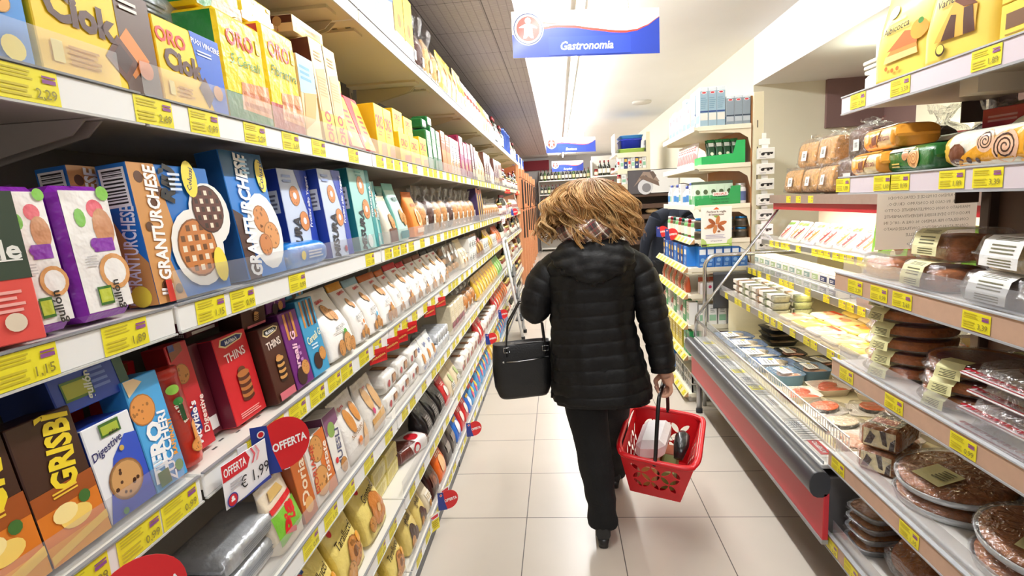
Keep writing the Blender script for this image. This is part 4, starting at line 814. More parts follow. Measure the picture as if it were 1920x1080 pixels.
for nm, n, w_, h in (('wbag', 1, .20, .215), ('wbag2', 1, .115, .215), ('wbag3', 1, .135, .21), ('wbag4', 1, .18, .205), ('wbag4', 1, .10, .2), ('wbag5', 1, .17, .21), ('wbag5', 1, .12, .2), ('wbag6', 2, .15, .205), ('wbag7', 2, .15, .215)):
    for _ in range(n): run('s3', [(nm, y, w_, h)]); y += w_ + .012
for k in range(3):
    for z in range(2): run('s3', [('cb' if 0 else 'wbox', 4.01 + k * .12, .11, .10, dict(z=z * .102, tilt=0))])
run('s3', [('beig', 3.76, .11, .21), ('beig', 3.88, .11, .21)])
run('s4', [('silv', .93, .24, .06, dict(x=-.70)), ('silv', .93, .24, .055, dict(x=-.70, z=.062)), ('silv', .70, .22, .10, dict(x=-.72)), ('pia', 1.10, .12, .165), ('rusk', 1.222, .07, .185), ('doria', 1.296, .125, .185), ('mul', 1.43, .09, .205), ('nov', 1.535, .18, .205, dict(tilt=6)), ('nov2', 1.73, .17, .20, dict(tilt=6))])
for k in range(3):
    for z in range(2): run('s4', [('wpk', 1.935 + k * .17, .16, .082, dict(z=z * .084, x=-.69))])
for k in range(3): run('s4', [('live', 2.46 + k * .105, .10, .155)])
for k in range(4): run('s4', [('bow', 3.22 + k * .11, .10, .185, dict(tilt=3))])
for k in range(4): run('s4', [('braid', 3.68 + k * .17, .155, .21)])
run('s5', [('tar', 1.40, .18, .215), ('tar', 1.22, .17, .2), ('gir', 1.615, .20, .21), ('redp', 2.17, .26, .075, dict(yaw=R(-20), x=-.75)), ('blk', 2.44, .14, .19), ('blk', 2.59, .14, .185), ('blk', 2.74, .14, .19), ('red', 2.89, .12, .17), ('bgb', 3.03, .16, .17), ('bgb', 3.2, .15, .165)])
for k in range(4): run('s5', [('ybx', 1.87 + (k % 2) * .16, .15, .068, dict(z=(k // 2) * .07, tilt=0, x=-.75))])
for k in range(5): run('s5', [('wpk', 3.40 + k * .17, .155, .13)])
run('s6', [('tar', 1.60, .16, .2), ('tar', 1.80, .17, .205), ('dkc', 2.02, .16, .185), ('dkc', 2.19, .13, .17), ('beig', 2.34, .09, .15), ('dkb', 2.45, .15, .18), ('orb', 2.62, .17, .19), ('gry', 2.81, .14, .2), ('gry', 2.96, .13, .2), ('blu', 3.11, .15, .17), ('red', 3.27, .14, .18), ('red', 3.42, .14, .18), ('blu', 3.58, .13, .15), ('mix', 3.73, .14, .17), ('mix', 3.88, .14, .16)])
# silver rolls lying in two layers
def silver_roll(y, z):
    q = MB(); q.lathe([(.006, -.16), (.027, -.15), (.029, -.14), (.029, -.012), (.027, -.004), (.008, 0)], '#d3d6da', 16, ax=0)
    q.quad([(-.06 + .0302 * 0 - i[0], .0302 * math.sin(i[1]), .0302 * math.cos(i[1])) for i in ((0, -.5), (.04, -.5), (.04, .5), (0, .5))], '#2b4f9b')
    o = q.build('foil_roll', M['silver'], None, (-.685, y, SURF['s4'] + .03 + z)); return o
rolls = [silver_roll(2.80 + .062 * k, 0) for k in range(6)]
for k in range(5):
    c = dup(rolls[0]); c.location = (-.685, 2.831 + .062 * k, SURF['s4'] + .085); rolls.append(c)
for k, o in enumerate(rolls): tag(o, 'silver foil biscuit roll lying end-on, %s layer, %s from the camera, left fifth shelf' % ('upper' if k > 5 else 'lower', ORD[k if k < 6 else k - 6]), 'biscuit roll', 'silver foil rolls')
# clear trays with two round stickers
for k in range(2):
    r_ = empty('cookie_tray', (-.69, 3.275 + k * .24, SURF['s3'] + .018), 0); r_.rotation_euler = (0, R(-14), 0)
    for j in range(3):
        for i in range(2): loaf_mesh(.1, .03, .05, '#b98a5c', j * 3 + i).build('cookie', M['bread'], r_, (-.012, .01 + i * .105, .012 + j * .062))
    q = MB(); q.box((-.055, 0, 0), (0, .22, .2), '#ffffff', .012); q.build('clear_box', M['tray'], r_)
    for yy, zz in ((.055, .16), (.16, .12)):
        q = MB(); q.quad([(.0012, yy + .036 * math.cos(a), zz + .036 * math.sin(a)) for a in [i * PI / 10 for i in range(20)]], '#f4f3ef')
        paint(q, [('ln', .3, .35, .75, .65, 3, '#8c8a86')], lambda u, v, e: (.0013 + e, yy - .036 + .072 * u, zz - .036 + .072 * v), .07, .07); q.build('round_sticker', M['card'], r_)
    tag(r_, 'clear cookie tray with round white stickers, %s of two on the left fourth shelf' % ORD[k], 'cookie tray', 'clear cookie trays')
# the further goods
FILL = {'s0': ['wr', 'or', 'ye2', 'wr', 'yw'], 's1': ['yw', 'yw', 'wt', 'wt', 'brown', 'maroon'], 's2': ['cb', 'wrack', 'cb', 'cd', 'yeb'], 's3': ['brb', 'yeb', 'wbox', 'beig', 'orb'], 's4': ['beig', 'grn', 'yeb', 'wrack', 'braid'], 's5': ['orb', 'yeb', 'wpk', 'orb', 'red'], 's6': ['mix', 'red', 'blu', 'yeb', 'mix']}
FAR = ['jar', 'bottle', 'wrack', 'jar', 'brn2', 'bottle', 'wrack']
START = {'s0': 0, 's1': 4.74, 's2': 5.03, 's3': 4.38, 's4': 4.38, 's5': 4.27, 's6': 4.05}
run('s0', [('wb', 2.17, .14, .28), ('wb', 2.32, .14, .28), ('ye', 2.47, .15, .3), ('ye', 2.63, .15, .3), ('cd', 2.80, .16, .33), ('cd', 2.97, .16, .34), ('ct', 3.14, .2, .38), ('ct', 3.35, .2, .36)])
run('s0', [('wb', 1.4 + k * .15, .14, .28) for k in range(5)])
START['s0'] = 3.57
for s, y in START.items():
    while y < 9.45:
        st = rnd.choice(FILL[s] if y < 6.3 or (s == 's0' and y < 6.2) else FAR)
        if s == 's0' and y > 6.2: st = rnd.choice(['bluetub', 'wrack', 'jar', 'bottle', 'wr'])
        w_, h = {'jar': (.085, .15), 'bottle': (.08, .25), 'bluetub': (.2, .3), 'wbox': (.11, .12), 'wpk': (.16, .12), 'brn2': (.11, .2)}.get(st, (.15, .2))
        if s == 's0' and st != 'bluetub': h *= 1.5 if st not in ('jar', 'bottle') else 1.2
        if s == 's1' and st not in ('jar', 'bottle'): h = .29
        if s in ('s5', 's6'): h = min(h, .2)
        n = rnd.choice((2, 3, 3)) if y < 6.3 else rnd.choice((2, 3))
        for _ in range(n):
            if y + w_ > 9.5: y = 10; break
            run(s, [(st, y, w_, h)]); y += w_ + .012
# offer signs clipped to the price rails
def offer_disc(loc, rz, label, s=1.0):
    r_ = empty('offer_sign', loc, rz)
    q = MB(); q.box((-.001, -.006 * s, -.02 * s), (.001, .006 * s, .06 * s), '#e7e7ea'); q.build('clip', M['plastic'], r_)
    q = MB(); n = 28; rr = .058 * s
    P = lambda x, z, e: (.0015 + e, x, z + .04 * s)
    q.lathe([(rr, .0002), (rr, .0014)], '#d8232a', n, (0, 0, .04 * s), ax=0)
    q.v += []; 
    q.quad([P(-rr * 1.15, -rr * .9, 0), P(-rr * .2, -rr * 1.05, 0), P(-rr * .45, -rr * .1, 0), P(-rr * .55, rr * .9, 0), P(-rr * 1.15, rr * 1.0, 0)], '#23398f')
    paint(q, [('t', 'OFFERTA', .60, .5, .16, '#ffffff', 4, .03, 0, .66), ('d', .1, .82, .07, '#f1f1f4'), ('d', .1, .82, .05, '#d8232a')], lambda u, v, e: P((u - .5) * rr * 2, (v - .5) * rr * 2, e + .0005), rr * 2, rr * 2)
    q.build('offer_disc', M['card'], r_)
    return tag(r_, label, 'offer sign', 'round red offer signs')
RX = -.652
offer_disc((RX + .036, 1.055, LS['s3'] - .03), R(-38), 'round red and blue offer disc beside the big price board, left fourth shelf', 1.0)
offer_disc((RX + .036, .640, LS['s3'] - .066), R(-38), 'round red offer disc at the bottom edge near the camera, left fourth shelf', 1.0)
for (y, s, lab) in ((2.45, 's6', 'nearest round red offer disc on the left bottom shelf'), (3.3, 's6', 'second round red offer disc on the left bottom shelf'), (4.4, 's5', 'round red offer disc on the left sixth shelf beyond the handbag'), (5.4, 's5', 'far round red offer disc on the left sixth shelf'), (7.6, 's2', 'far round red offer disc by the orange posts')):
    offer_disc((RX + .045, y, LS[s] + .03), R(-60), lab, .85)
r_ = empty('price_board', (-.648, .885, LS['s3'] - .045), R(-8))
q = MB(); q.box((0, 0, 0), (.0016, .125, .088), '#f5f3f6', .0004)
paint(q, [('p', [(0, .62), (.52, .62), (.6, .8), (.52, 1), (0, 1)], '#d3242f'), ('t', 'OFFERTA', .27, .81, .2, '#ffffff', 0, .02, 0, .48), ('p', [(.62, .64), (.66, .64), (.73, .81), (.66, 1), (.62, 1), (.69, .81)], '#e2626c'), ('p', [(.72, .64), (.76, .64), (.83, .81), (.76, 1), (.72, 1), (.79, .81)], '#eda0a6'),
    ('t', '€ 1,99', .66, .36, .28, '#2a2a2e', 0, .0), ('ln', .12, .36, .42, .55, 3, '#b9b7bd'), ('d', .13, .15, .16, '#3d3a8c'), ('d', .13, .15, .13, '#d3242f'), ('d', .13, .2, .04, '#ffffff'), ('r', .09, .12, .17, .17, '#ffffff'), ('p', [(.22, 0), (1, 0), (1, .1), (.6, .06)], '#31419a')], lambda u, v, e: (.0017 + e, u * .125, v * .088), .125, .088)
q.build('printed_card', M['card'], r_); q = MB(); q.box((-.003, .05, .084), (.0, .075, .1), '#dddde2'); q.build('clip', M['plastic'], r_)
tag(r_, 'white price board reading OFFERTA 1,99 in red, left fourth shelf', 'price board')
def red_card(y, s, label, c1='#d8262b'):
    r_ = empty('shelf_talker', (RX, y, LS[s] - .03), R(-30))
    q = MB(); q.box((0, -.04, 0), (.0012, .04, .05), c1); paint(q, [('r', .06, .2, .94, .7, '#c01f22'), ('t', 'Promozione', .5, .45, .22, '#f6e27a', 12, .01, 0, .8)], lambda u, v, e: (.0013 + e, -.04 + u * .08, v * .05), .08, .05)
    q.build('printed_card', M['card'], r_); q = MB(); q.box((-.003, -.008, .045), (0, .008, .06), '#e3e3e6'); q.build('clip', M['plastic'], r_)
    return tag(r_, label, 'shelf talker', 'red promotion cards')
for k, (y, s) in enumerate(((1.78, 's3'), (1.93, 's3'), (2.05, 's3'), (2.2, 's3'), (2.55, 's3'), (2.8, 's3'), (7.0, 's1'), (7.3, 's1'), (8.8, 's1'))):
    red_card(y, s, '%s red promotion card from the camera, clipped under the %s' % (ORD[k], ROW[s]))
for k, (y, s) in enumerate(((2.32, 's6'), (2.56, 's6'))):
    r_ = empty('price_board', (RX, y, LS[s] - .02), R(-30)); q = MB(); q.box((0, -.03, 0), (.0012, .03, .085), '#f2e23a'); paint(q, [('r', 0, .66, 1, 1, '#f3f1f4'), ('r', .1, .72, .9, .9, '#d3242f'), ('ln', .1, .15, .9, .6, 4, '#b9a51c')], lambda u, v, e: (.0013 + e, -.03 + u * .06, v * .085), .06, .085); q.build('printed_card', M['card'], r_)
    q = MB(); q.box((-.004, -.005, .02), (0, .005, .07), '#dddddd'); q.build('clip', M['plastic'], r_); tag(r_, '%s tall yellow price board standing at the left bottom shelf' % ORD[k], 'price board', 'yellow price boards')
r_ = empty('price_board', (-.648, 6.2, LS['s2'] - .05), 0); q = MB(); q.box((0, 0, 0), (.0015, .36, .085), '#f4f2f5'); paint(q, [('ln', .1, .3, .9, .8, 2, '#c25a78')], lambda u, v, e: (.0016 + e, u * .36, v * .085), .36, .085); q.build('printed_card', M['card'], r_); q = MB(); q.box((-.003, .1, .08), (0, .14, .1), '#dddddd'); q.build('clip', M['plastic'], r_)
tag(r_, 'long white price board with pink print on the left third shelf', 'price board')
# ------------------------------------------------------------ open chiller on the right
CY0, CY1 = 1.955, 3.86
ch = empty('chiller', (.93, CY0, 0))
LN = CY1 - CY0
def part(name, mat, fn, parent=ch):
    q = MB(); fn(q); return q.build(name, M[mat] if isinstance(mat, str) else mat, parent)
part('lower_panel', 'paint', lambda q: (q.box((-.012, -.06, .285), (.009, LN, .47), '#c9303a', .002), q.box((-.014, -.06, .268), (.009, LN, .285), '#9a9a9c')))
part('body', 'paint', lambda q: (q.box((.02, 0, .26), (.86, LN, .50), '#6b6a6b', .004), q.box((.84, 0, .50), (.87, LN, 1.47), '#efe6c2')))
part('bumper', 'plastic', lambda q: q.loft([[(x * .036 - .025, y, z * .05 + .505) for x, z in seg(16, 2.6)] for y in (-.06, -.05, LN - .01, LN)], '#3a3c41'))
part('front_ledge', 'paint', lambda q: (q.box((.005, 0, .535), (.10, LN, .552), '#d9d9d6', .002), q.box((.012, .004, .552), (.016, LN - .004, .565), '#a9abae')))
part('deck_plate', 'paint', lambda q: q.box((.10, 0, .545), (.84, LN, .558), '#e6dcb8'))
part('front_pane', 'pane', lambda q: q.box((.022, .004, .56), (.026, LN - .004, .672), '#ffffff'))
part('top_rail', 'metal', lambda q: q.tube([(.024, 0, .678), (.024, LN, .678)], .008, '#d5d7da', 8))
def fence(q):
    n = int(LN / .022)
    for i in range(n + 1): q.box((.098, i * .022, .56), (.101, i * .022 + .0028, .655), '#e4e4e2')
    for z in (.56, .61, .655): q.box((.0965, 0, z), (.1025, LN, z + .004), '#d9dadb')
    for i in range(0, n, 1):
        if 8 < i < 20 or 32 < i < 46 or 58 < i < 70: q.box((.03, i * .022, .5535), (.098, i * .022 + .002, .5550), '#55585c')
part('wire_fence', 'steel', fence)
for k, (y, x) in enumerate(((.45, .30), (.45, .78), (LN - .05, .03), (LN - .05, .78))):
    l = part('leg', 'steel', lambda q: (q.tube([(x, y, .02), (x, y, .27)], .02, '#b9babd', 12),)); part('rubber_foot', 'matte', lambda q: q.lathe([(.024, 0), (.024, .03), (.02, .03)], '#26262a', 12, (x, y, 0)), l)
for nm, x, z in (('lower_shelf', .19, .868), ('middle_shelf', .37, 1.02), ('upper_shelf', .47, 1.21)):
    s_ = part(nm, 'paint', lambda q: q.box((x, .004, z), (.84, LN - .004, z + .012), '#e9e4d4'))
    part('price_rail', 'steel', lambda q: q.box((x - .006, .004, z - .014), (x, LN - .004, z + .026), '#b4b2ae', .002), s_)
    part('clear_guard', 'guard', lambda q: q.box((x + .001, .004, z + .026), (x + .0022, LN - .004, z + .06), '#ffffff'), s_)
    y = .10
    while y < LN - .06:
        add_tag(s_, (x - .0075, y, z - .013), PI, 0, True); y += rnd.choice((.07, .09, .15, .2))
for y in (LN - .006,):
    e_ = part('end_pane', 'pane', lambda q: (q.quad([(.02, y, .56), (.02, y, .69), (.60, y, 1.46), (.84, y, 1.46), (.84, y, .56)], '#ffffff'),))
    part('edge_trim', 'metal', lambda q: q.tube([(.012, y, .56), (.022, y, .70), (.60, y, 1.47)], .011, '#c9cbcf', 8), e_)
part('canopy', 'wood', lambda q: (q.box((.52, 0, 1.482), (.87, LN, 1.52), '#6d5448', .003), q.box((.515, 0, 1.478), (.522, LN, 1.53), '#9a8478')))
part('red_fascia', 'paint', lambda q: q.box((.54, .002, 1.435), (.56, LN - .002, 1.482), '#c01d2c'))
part('lamp_tube', 'pinktube', lambda q: q.lathe([(.012, .05), (.012, LN - .05)], '#ffffff', 10, (.64, 0, 1.462), ax=1))
for y in (1.30, 1.46, 1.60): add_tag(ch, (.5145, y, 1.482), PI, 0, True)
def ledge_card(y, w_, c, tx=None):
    q = MB(); q.box((.03, y, .5525), (.092, y + w_, .5535), c)
    if tx: paint(q, [('r', .1, .15, .9, .85, '#d8333a'), ('t', tx, .5, .5, .3, '#ffffff', 0, .03, 0, .7)], lambda u, v, e: (.092 - .062 * v, y + w_ - u * w_, .554 + e), w_, .062)
    else: paint(q, [('ln', .1, .15, .8, .8, 4, '#9aa0a8')], lambda u, v, e: (.092 - .062 * v, y + w_ - u * w_, .554 + e), w_, .062)
    q.build('price_card', M['card'], ch)
part('end_wall', 'paint', lambda q: q.box((.25, LN + .002, .50), (.85, LN + .012, .84), '#e9dfc0'))
for y, w_, c, tx in ((.06, .16, '#f3f1ee', 'OFFERTA'), (.30, .10, '#f1f3f5', None), (.55, .12, '#f3f1ee', None), (.80, .06, '#f1e53a', None), (.9, .12, '#f3f1ee', None), (1.08, .06, '#f1e53a', None), (1.17, .14, '#eef1f4', None), (1.36, .06, '#f1e53a', None), (1.50, .14, '#f3f1ee', None), (1.7, .06, '#f1e53a', None)): ledge_card(y, w_, c, tx)
tag(ch, 'open chiller with red front panel and dark grey bumper', 'chiller')

# packed foods; local frame: front -y... centre at origin, resting on z = 0
def sealed_tray(name, w, d, h, tcol, ccol, mat='food', paper=None, lump=4, seed=0):
    r = empty(name); q = MB(); rr = random.Random(seed)
    ring = lambda s_, z: [(x * d / 2 * s_, y * w / 2 * s_, z) for x, y in seg(20, 5)]
    q.loft([ring(.84, 0), ring(.97, h * .95), ring(1.03, h), ring(1.03, h + .002), ring(.96, h), ring(.82, .004)], tcol, cap=(True, True)); q.build('tray', M['plastic'], r)
    q = MB()
    for i in range(lump):
        cx, cy = (rr.random() - .5) * d * .45, (i + .5) / lump * w * .8 - w * .4
        q2 = [(.001, .006), (.6, .006), (.95, h * .5), (.9, h * .8), (.5, h * .98), (.02, h)]
        rings = [[(cx + k * d * .28 * math.cos(a) * (1 + .1 * math.sin(3 * a + i)), cy + k * w * .62 / lump * math.sin(a), z) for a in [2 * PI * j / 14 for j in range(14)]] for k, z in q2]
        c = CV(ccol); f = rr.uniform(.85, 1.1); q.loft(rings, tuple(x * f for x in c))
    q.build('filling', M[mat], r)
    q = MB(); q.loft([ring(1.0, h + .0035), ring(.5, h + .006)], '#ffffff', cap=(False, True)); q.build('film', M['clear'], r)
    if paper:
        q = MB(); q.quad([(-d * .3, -w * .32, h + .0075), (d * .08, -w * .32, h + .0085), (d * .08, w * .32, h + .0085), (-d * .3, w * .32, h + .0075)], paper)
        paint(q, [('ln', .1, .2, .9, .8, 3, '#8c8f96'), ('r', .7, .1, .95, .4, '#c9b45a')], lambda u, v, e: (d * .08 - v * d * .38, -w * .32 + u * w * .64, h + .009 + e), w * .6, d * .3); q.build('paper_label', M['card'], r)
    return r
CHZ = .559
def place(o, x, y, z, rz=0.0): o.location = (x, y, z); o.rotation_euler = (0, 0, rz); return o
TR = {}
def tray_at(key, x, y, z, rz, label, cat, group=None, **kw):
    if key in TR: o = dup(TR[key])
    else: o = TR[key] = sealed_tray(**kw)
    place(o, x, y, z, rz); return tag(o, label, cat, group)
blue = dict(name='fish_tray', w=.19, d=.24, h=.035, tcol='#6f8fc4', ccol='#e6d3b4', paper='#f3f3f1')
for k, (x, y, rz) in enumerate(((1.16, 3.70, .1), (1.17, 3.49, -.05), (1.165, 3.275, .06), (1.18, 3.06, -.1))):
    tray_at('blue', x, y, CHZ + .004, rz, 'pale blue shallow fish tray, %s from the far end of the chiller front row' % ORD[k], 'food tray', 'shallow blue fish trays', **blue)
for k, (x, y) in enumerate(((1.16, 2.84), (1.32, 2.90))):
    tray_at('deepblue', x, y, CHZ, .15 - .1 * k, 'deep blue fish tray %s the fish steaks' % ('just beyond', 'second one beyond')[k], 'food tray', 'deep blue fish trays', name='fish_tray', w=.165, d=.15, h=.06, tcol='#6f95b8', ccol='#e0a988', paper='#f6f6f3')
for k in range(3): tray_at('blk', 1.42, 3.60, CHZ + k * .041, .1 * k, 'black food tray, %s in a stack of three at the chiller far end' % ('lowest', 'middle', 'topmost')[k], 'food tray', 'black trays stacked', name='food_tray', w=.2, d=.2, h=.03, tcol='#1b1b1d', ccol='#e9c69a', paper='#efe6cc')
for k, (x, y) in enumerate(((1.38, 3.32), (1.48, 3.12), (1.36, 3.13))): tray_at('blk2', x, y, CHZ, .2 * k, 'flat black food tray with sliced topping, %s behind the blue trays' % ORD[k], 'food tray', 'flat black trays', name='food_tray', w=.18, d=.15, h=.025, tcol='#202022', ccol='#d98f6e', paper='#f3efe2')
for k, (x, y) in enumerate(((1.13, 2.60), (1.30, 2.68), (1.46, 2.74), (1.47, 2.55))): tray_at('salm', x, y, CHZ, .08 * k, 'clear tray of orange salmon pieces, %s from the front pane' % ORD[k], 'food tray', 'salmon trays', name='salmon_tray', w=.15, d=.17, h=.035, tcol='#e8d9c8', ccol='#e9663a', paper='#f3efe6' if k else None)
def steak(x, y, z, rz, label, col='#e5724c'):
    r = empty('fish_steak', (x, y, z), rz); q = MB(); pts = [(.072 * math.cos(a) * (1 - .25 * (math.cos(a) < -.7)), .05 * math.sin(a)) for a in [2 * PI * j / 24 for j in range(24)]]
    q.loft([[(a * k, b * k, zz) for a, b in pts] for k, zz in ((.9, .008), (1, .012), (1, .026), (.94, .03))], lambda i, j: col if i > 1 else '#2c2a2c'); 
    paint(q, [('d', .3, .5, .07, '#f3d3bd'), ('p', [(.35, .48), (.85, .46), (.85, .5), (.35, .53)], '#f2c3a8')], lambda u, v, e: (-.07 + u * .14, -.045 + v * .09, .0302 + e), .14, .09); q.build('steak', M['food'], r)
    q = MB(); q.box((-.10, -.07, 0), (.10, .07, .008), '#e9e3dc', .003); q.build('tray', M['plastic'], r)
    q = MB(); q.loft([[(a * .098 * k, b * .068 * k, zz) for a, b in seg(18, 4)] for k, zz in ((1.0, .0085), (.92, .031), (.4, .035))], '#ffffff', cap=(False, True)); q.build('film', M['clear'], r)
    return tag(r, label, 'fish steak')
steak(1.17, 2.44, CHZ, .5, 'orange salmon steak with dark skin in the chiller front row')
steak(1.37, 2.42, CHZ, -.3, 'second salmon steak, just behind the first one', '#e06a3f')
steak(1.16, 2.27, CHZ, .2, 'pale swordfish steak with black rim next to the wire fence', '#e8d6bc')
for k, (x, y) in enumerate(((1.12, 2.08), (1.29, 2.12), (1.56, 2.33), (1.46, 2.14))): tray_at('pink', x, y, CHZ, .1 * k, 'clear tray of pale pink fish fillets, %s from the wire fence' % ORD[k], 'food tray', 'pink fillet trays', name='fillet_tray', w=.17, d=.14, h=.03, tcol='#efe4dc', ccol='#efb59a', lump=3)
# lower chiller shelf: stacked tubs and flat packs
def tub(h=.038, c='#f1ece0', fill='#d9d2a8'):
    r = empty('deli_tub'); q = MB(); ring = lambda s_, z: [(x * .05 * s_, y * .05 * s_, z) for x, y in seg(16, 4)]
    q.loft([ring(.85, 0), ring(1, h * .9)], fill); q.build('filling', M['food'], r)
    q = MB(); q.loft([ring(.9, 0), ring(1.03, h * .92), ring(1.1, h * .93), ring(1.1, h), ring(.9, h)], '#ffffff'); q.build('clear_tub', M['tray'], r)
    q = MB(); q.box((-.055, -.03, h * .45), (-.0535, .03, h + .001), c); q.box((-.055, -.03, h + .0012), (.03, .03, h + .002), c); q.build('paper_label', M['card'], r); return r
tubs = {i: tub(fill=c) for i, c in enumerate(('#d8d4b0', '#b9c08a', '#d9a878'))}; used = set()
n = 0
for i in range(6):
    for j in range(2):
        for z in range(3):
            t = (i + j) % 3; o = tubs[t] if t not in used else dup(tubs[t]); used.add(t)
            place(o, 1.19 + j * .115, 3.02 + i * .115, .881 + z * .0405)
            tag(o, 'clear deli tub with white label, %s layer, %s row, %s from the near end of the chiller lower shelf' % (('bottom', 'middle', 'top')[z], ('front', 'second')[j], ORD[i]), 'deli tub', 'stacked deli tubs')
            if len(o['label'].split()) > 16: o['label'] = 'clear deli tub, %s layer, %s row, %s from the near end, chiller lower shelf' % (('bottom', 'middle', 'top')[z], ('front', 'second')[j], ORD[i])
def flat(c, c2, c3):
    r = empty('ham_pack'); q = MB(); q.loft([[(x * .074 * k, y * .074 * k, z) for x, y in seg(18, 5)] for k, z in ((1, 0), (1, .006), (.9, .014), (.5, .017))], c); 
    paint(q, [('d', .45, .55, .3, c2), ('p', [(.05, .05), (.95, .05), (.95, .3), (.05, .2)], c3), ('r', .3, .68, .8, .85, '#f3ead6'), ('d', .82, .5, .08, '#b9252b')], lambda u, v, e: (.055 - v * .11, -.055 + u * .11, .0172 + e), .11, .11); q.build('pack', M['foil'], r); return r
fl = [flat('#f0dcb0', '#e6a08c', '#f6e7b8'), flat('#f3e6d2', '#e8b4a0', '#d9432f'), flat('#f4d77a', '#e9a06c', '#f2c22e')]; used = set(); n = 0
for i in range(6):
    for j in range(3):
        for z in range(2):
            t = (i + j + z) % 3; o = fl[t] if t not in used else dup(fl[t]); used.add(t)
            place(o, 1.215 + j * .16, 2.08 + i * .155, .881 + z * .021, rnd.uniform(-.04, .04)); n += 1
            tag(o, '%s sliced ham pack, %s layer, %s row back, %s from the near end of the chiller lower shelf' % (('cream', 'red and white', 'yellow')[t], ('lower', 'upper')[z], ORD[j], ORD[i]), 'ham pack', 'sliced ham packs')
            if len(o['label'].split()) > 16: o['label'] = '%s ham pack, %s layer, %s row, %s from the near end, lower chiller shelf' % (('cream', 'red-white', 'yellow')[t], ('lower', 'upper')[z], ORD[j], ORD[i])
for i in range(3):
    for z in range(2): tray_at('meat', 1.30 + .02 * z, 3.78 - .0 * i if 0 else 3.76, .881 + z * .03, 0, 'clear tray of orange slices, %s one at the far end of the lower chiller shelf' % ('bottom', 'top')[z], 'food tray', None, name='food_tray', w=.14, d=.16, h=.028, tcol='#efe6d6', ccol='#e0863f', paper='#f3e9cf') if i == 0 else None
# middle shelf: little cups, blue bags, carton trays
def cup(c, h=.05):
    r = empty('cheese_cup'); q = MB(); q.box((-.032, -.042, 0), (.032, .042, h), '#f3f1ea', .006); paint(q, [('r', .1, .2, .9, .75, c), ('ln', .2, .3, .8, .6, 2, '#f3f3f0')], lambda u, v, e: (-.032 - e, .042 - u * .084, v * h), .084, h); q.build('carton_sleeve', M['card'], r)
    q = MB(); q.box((-.031, -.041, h), (.031, .041, h + .004), '#f8f7f2', .001); q.build('lid', M['plastic'], r); return r
cups = [cup('#a9bf8a'), cup('#8fa8a0'), cup('#2b3560')]; used = set()
for i in range(12):
    for j in range(2):
        for z in range(2):
            t = 2 if i < 2 else (i % 2); 
            o = cups[t] if t not in used else dup(cups[t]); used.add(t)
            place(o, 1.345 + j * .072, 2.70 + i * .092, 1.033 + z * .056)
            tag(o, '%s cheese cup, %s layer, %s row, %s from the near end, middle chiller shelf' % (('green', 'grey', 'blue')[t], ('lower', 'upper')[z], ('front', 'second')[j], ORD[i]), 'cheese cup', 'small cheese cups')
S['conya'] = dict(k='bag', d=.06, mat='foil', name='snack_bag', cat='snack bag', desc='royal blue bag', col='#2a35a8', band='#222b8c', ops=[('d', .5, .5, .34, '#e9ecf6', 16), ('d', .5, .5, .29, '#3541b4', 16), ('t', 'Conya', .5, .52, .16, '#f3f4fa', 0, .02, .2, .7), ('ln', .2, .18, .8, .26, 2, '#aab2e6')])
for k in range(4): put('conya', 'middle shelf of the chiller', (1.36 + k * .085, 2.60 - k * .01, 1.033), .15, .145, PI, R(4), R(12))
tray_at('pizza', 1.40, 2.16, 1.033, 0, 'flat green and red edged pack on the middle chiller shelf near the bakery rack', 'food tray', None, name='food_tray', w=.3, d=.18, h=.02, tcol='#e9e7e2', ccol='#d9728a', paper='#5f9a4a', lump=3)
q = MB(); q.box((-.08, -.10, 0), (.08, .10, .05), '#c98d58', .002, cols={'+z': '#6a472a'}); q.box((-.074, -.094, .0505), (.074, .094, .051), '#543822'); tag(q.build('carton_tray', M['matte'], None, (1.40, 2.40, 1.033)), 'open brown carton tray beside the royal blue bags', 'carton tray')
# upper shelf: cartons and leaning packs
S['cande'] = dict(d=.07, name='dessert_box', cat='dessert box', desc='lime green dessert carton with brown side', col='#8ac43f', side='#b5713c', top='#9ad04c', ops=[('r', .1, .72, .6, .95, '#e9f2dc'), ('t', 'Candia', .35, .83, .08, '#2f7a2a', 0, .02), ('d', .55, .42, .3, '#7a4a24', 12), ('d', .65, .5, .2, '#c99348', 10), ('d', .3, .2, .14, '#f3e9c8'), ('r', 0, 0, 1, .12, '#1f5a33')])
for k, (x, y) in enumerate(((1.44, 2.50), (1.47, 2.68), (1.52, 2.58), (1.44, 2.33), (1.5, 2.2))): put('cande', 'chiller upper shelf', (x, y, 1.223), .13, .17, PI, R(6))
for nm, c, c2, ds in (('wurst', '#f0eae2', '#b5503a', 'white pack of sausages leaning'), ('wurst2', '#dfe8ee', '#e6853c', 'pale blue pack of sticks leaning'), ('wurst3', '#e9efd9', '#8a3d33', 'pale green pack of salami leaning')):
    S[nm] = dict(d=.014, bev=.004, mat='foil', name='sausage_pack', cat='sausage pack', desc=ds, col=c, ops=[('p', [(.1, .2), (.3, .12), (.75, .62), (.6, .72)], c2), ('p', [(.35, .1), (.55, .08), (.92, .5), (.82, .6)], '#e6b08c'), ('d', .28, .5, .16, c2, 10), ('d', .28, .5, .1, '#f0c9a8', 10), ('p', [(.1, .75), (.9, .8), (.9, .92), (.1, .9)], '#7fae4e'), ('ln', .2, .1, .8, .2, 2, '#999999')])
for k in range(11): put(('wurst', 'wurst2', 'wurst3')[k % 3], 'chiller upper shelf', (1.49 + .02 * (k % 2), 3.83 - k * .1, 1.223), .092, .155, PI, R(38), R(4))
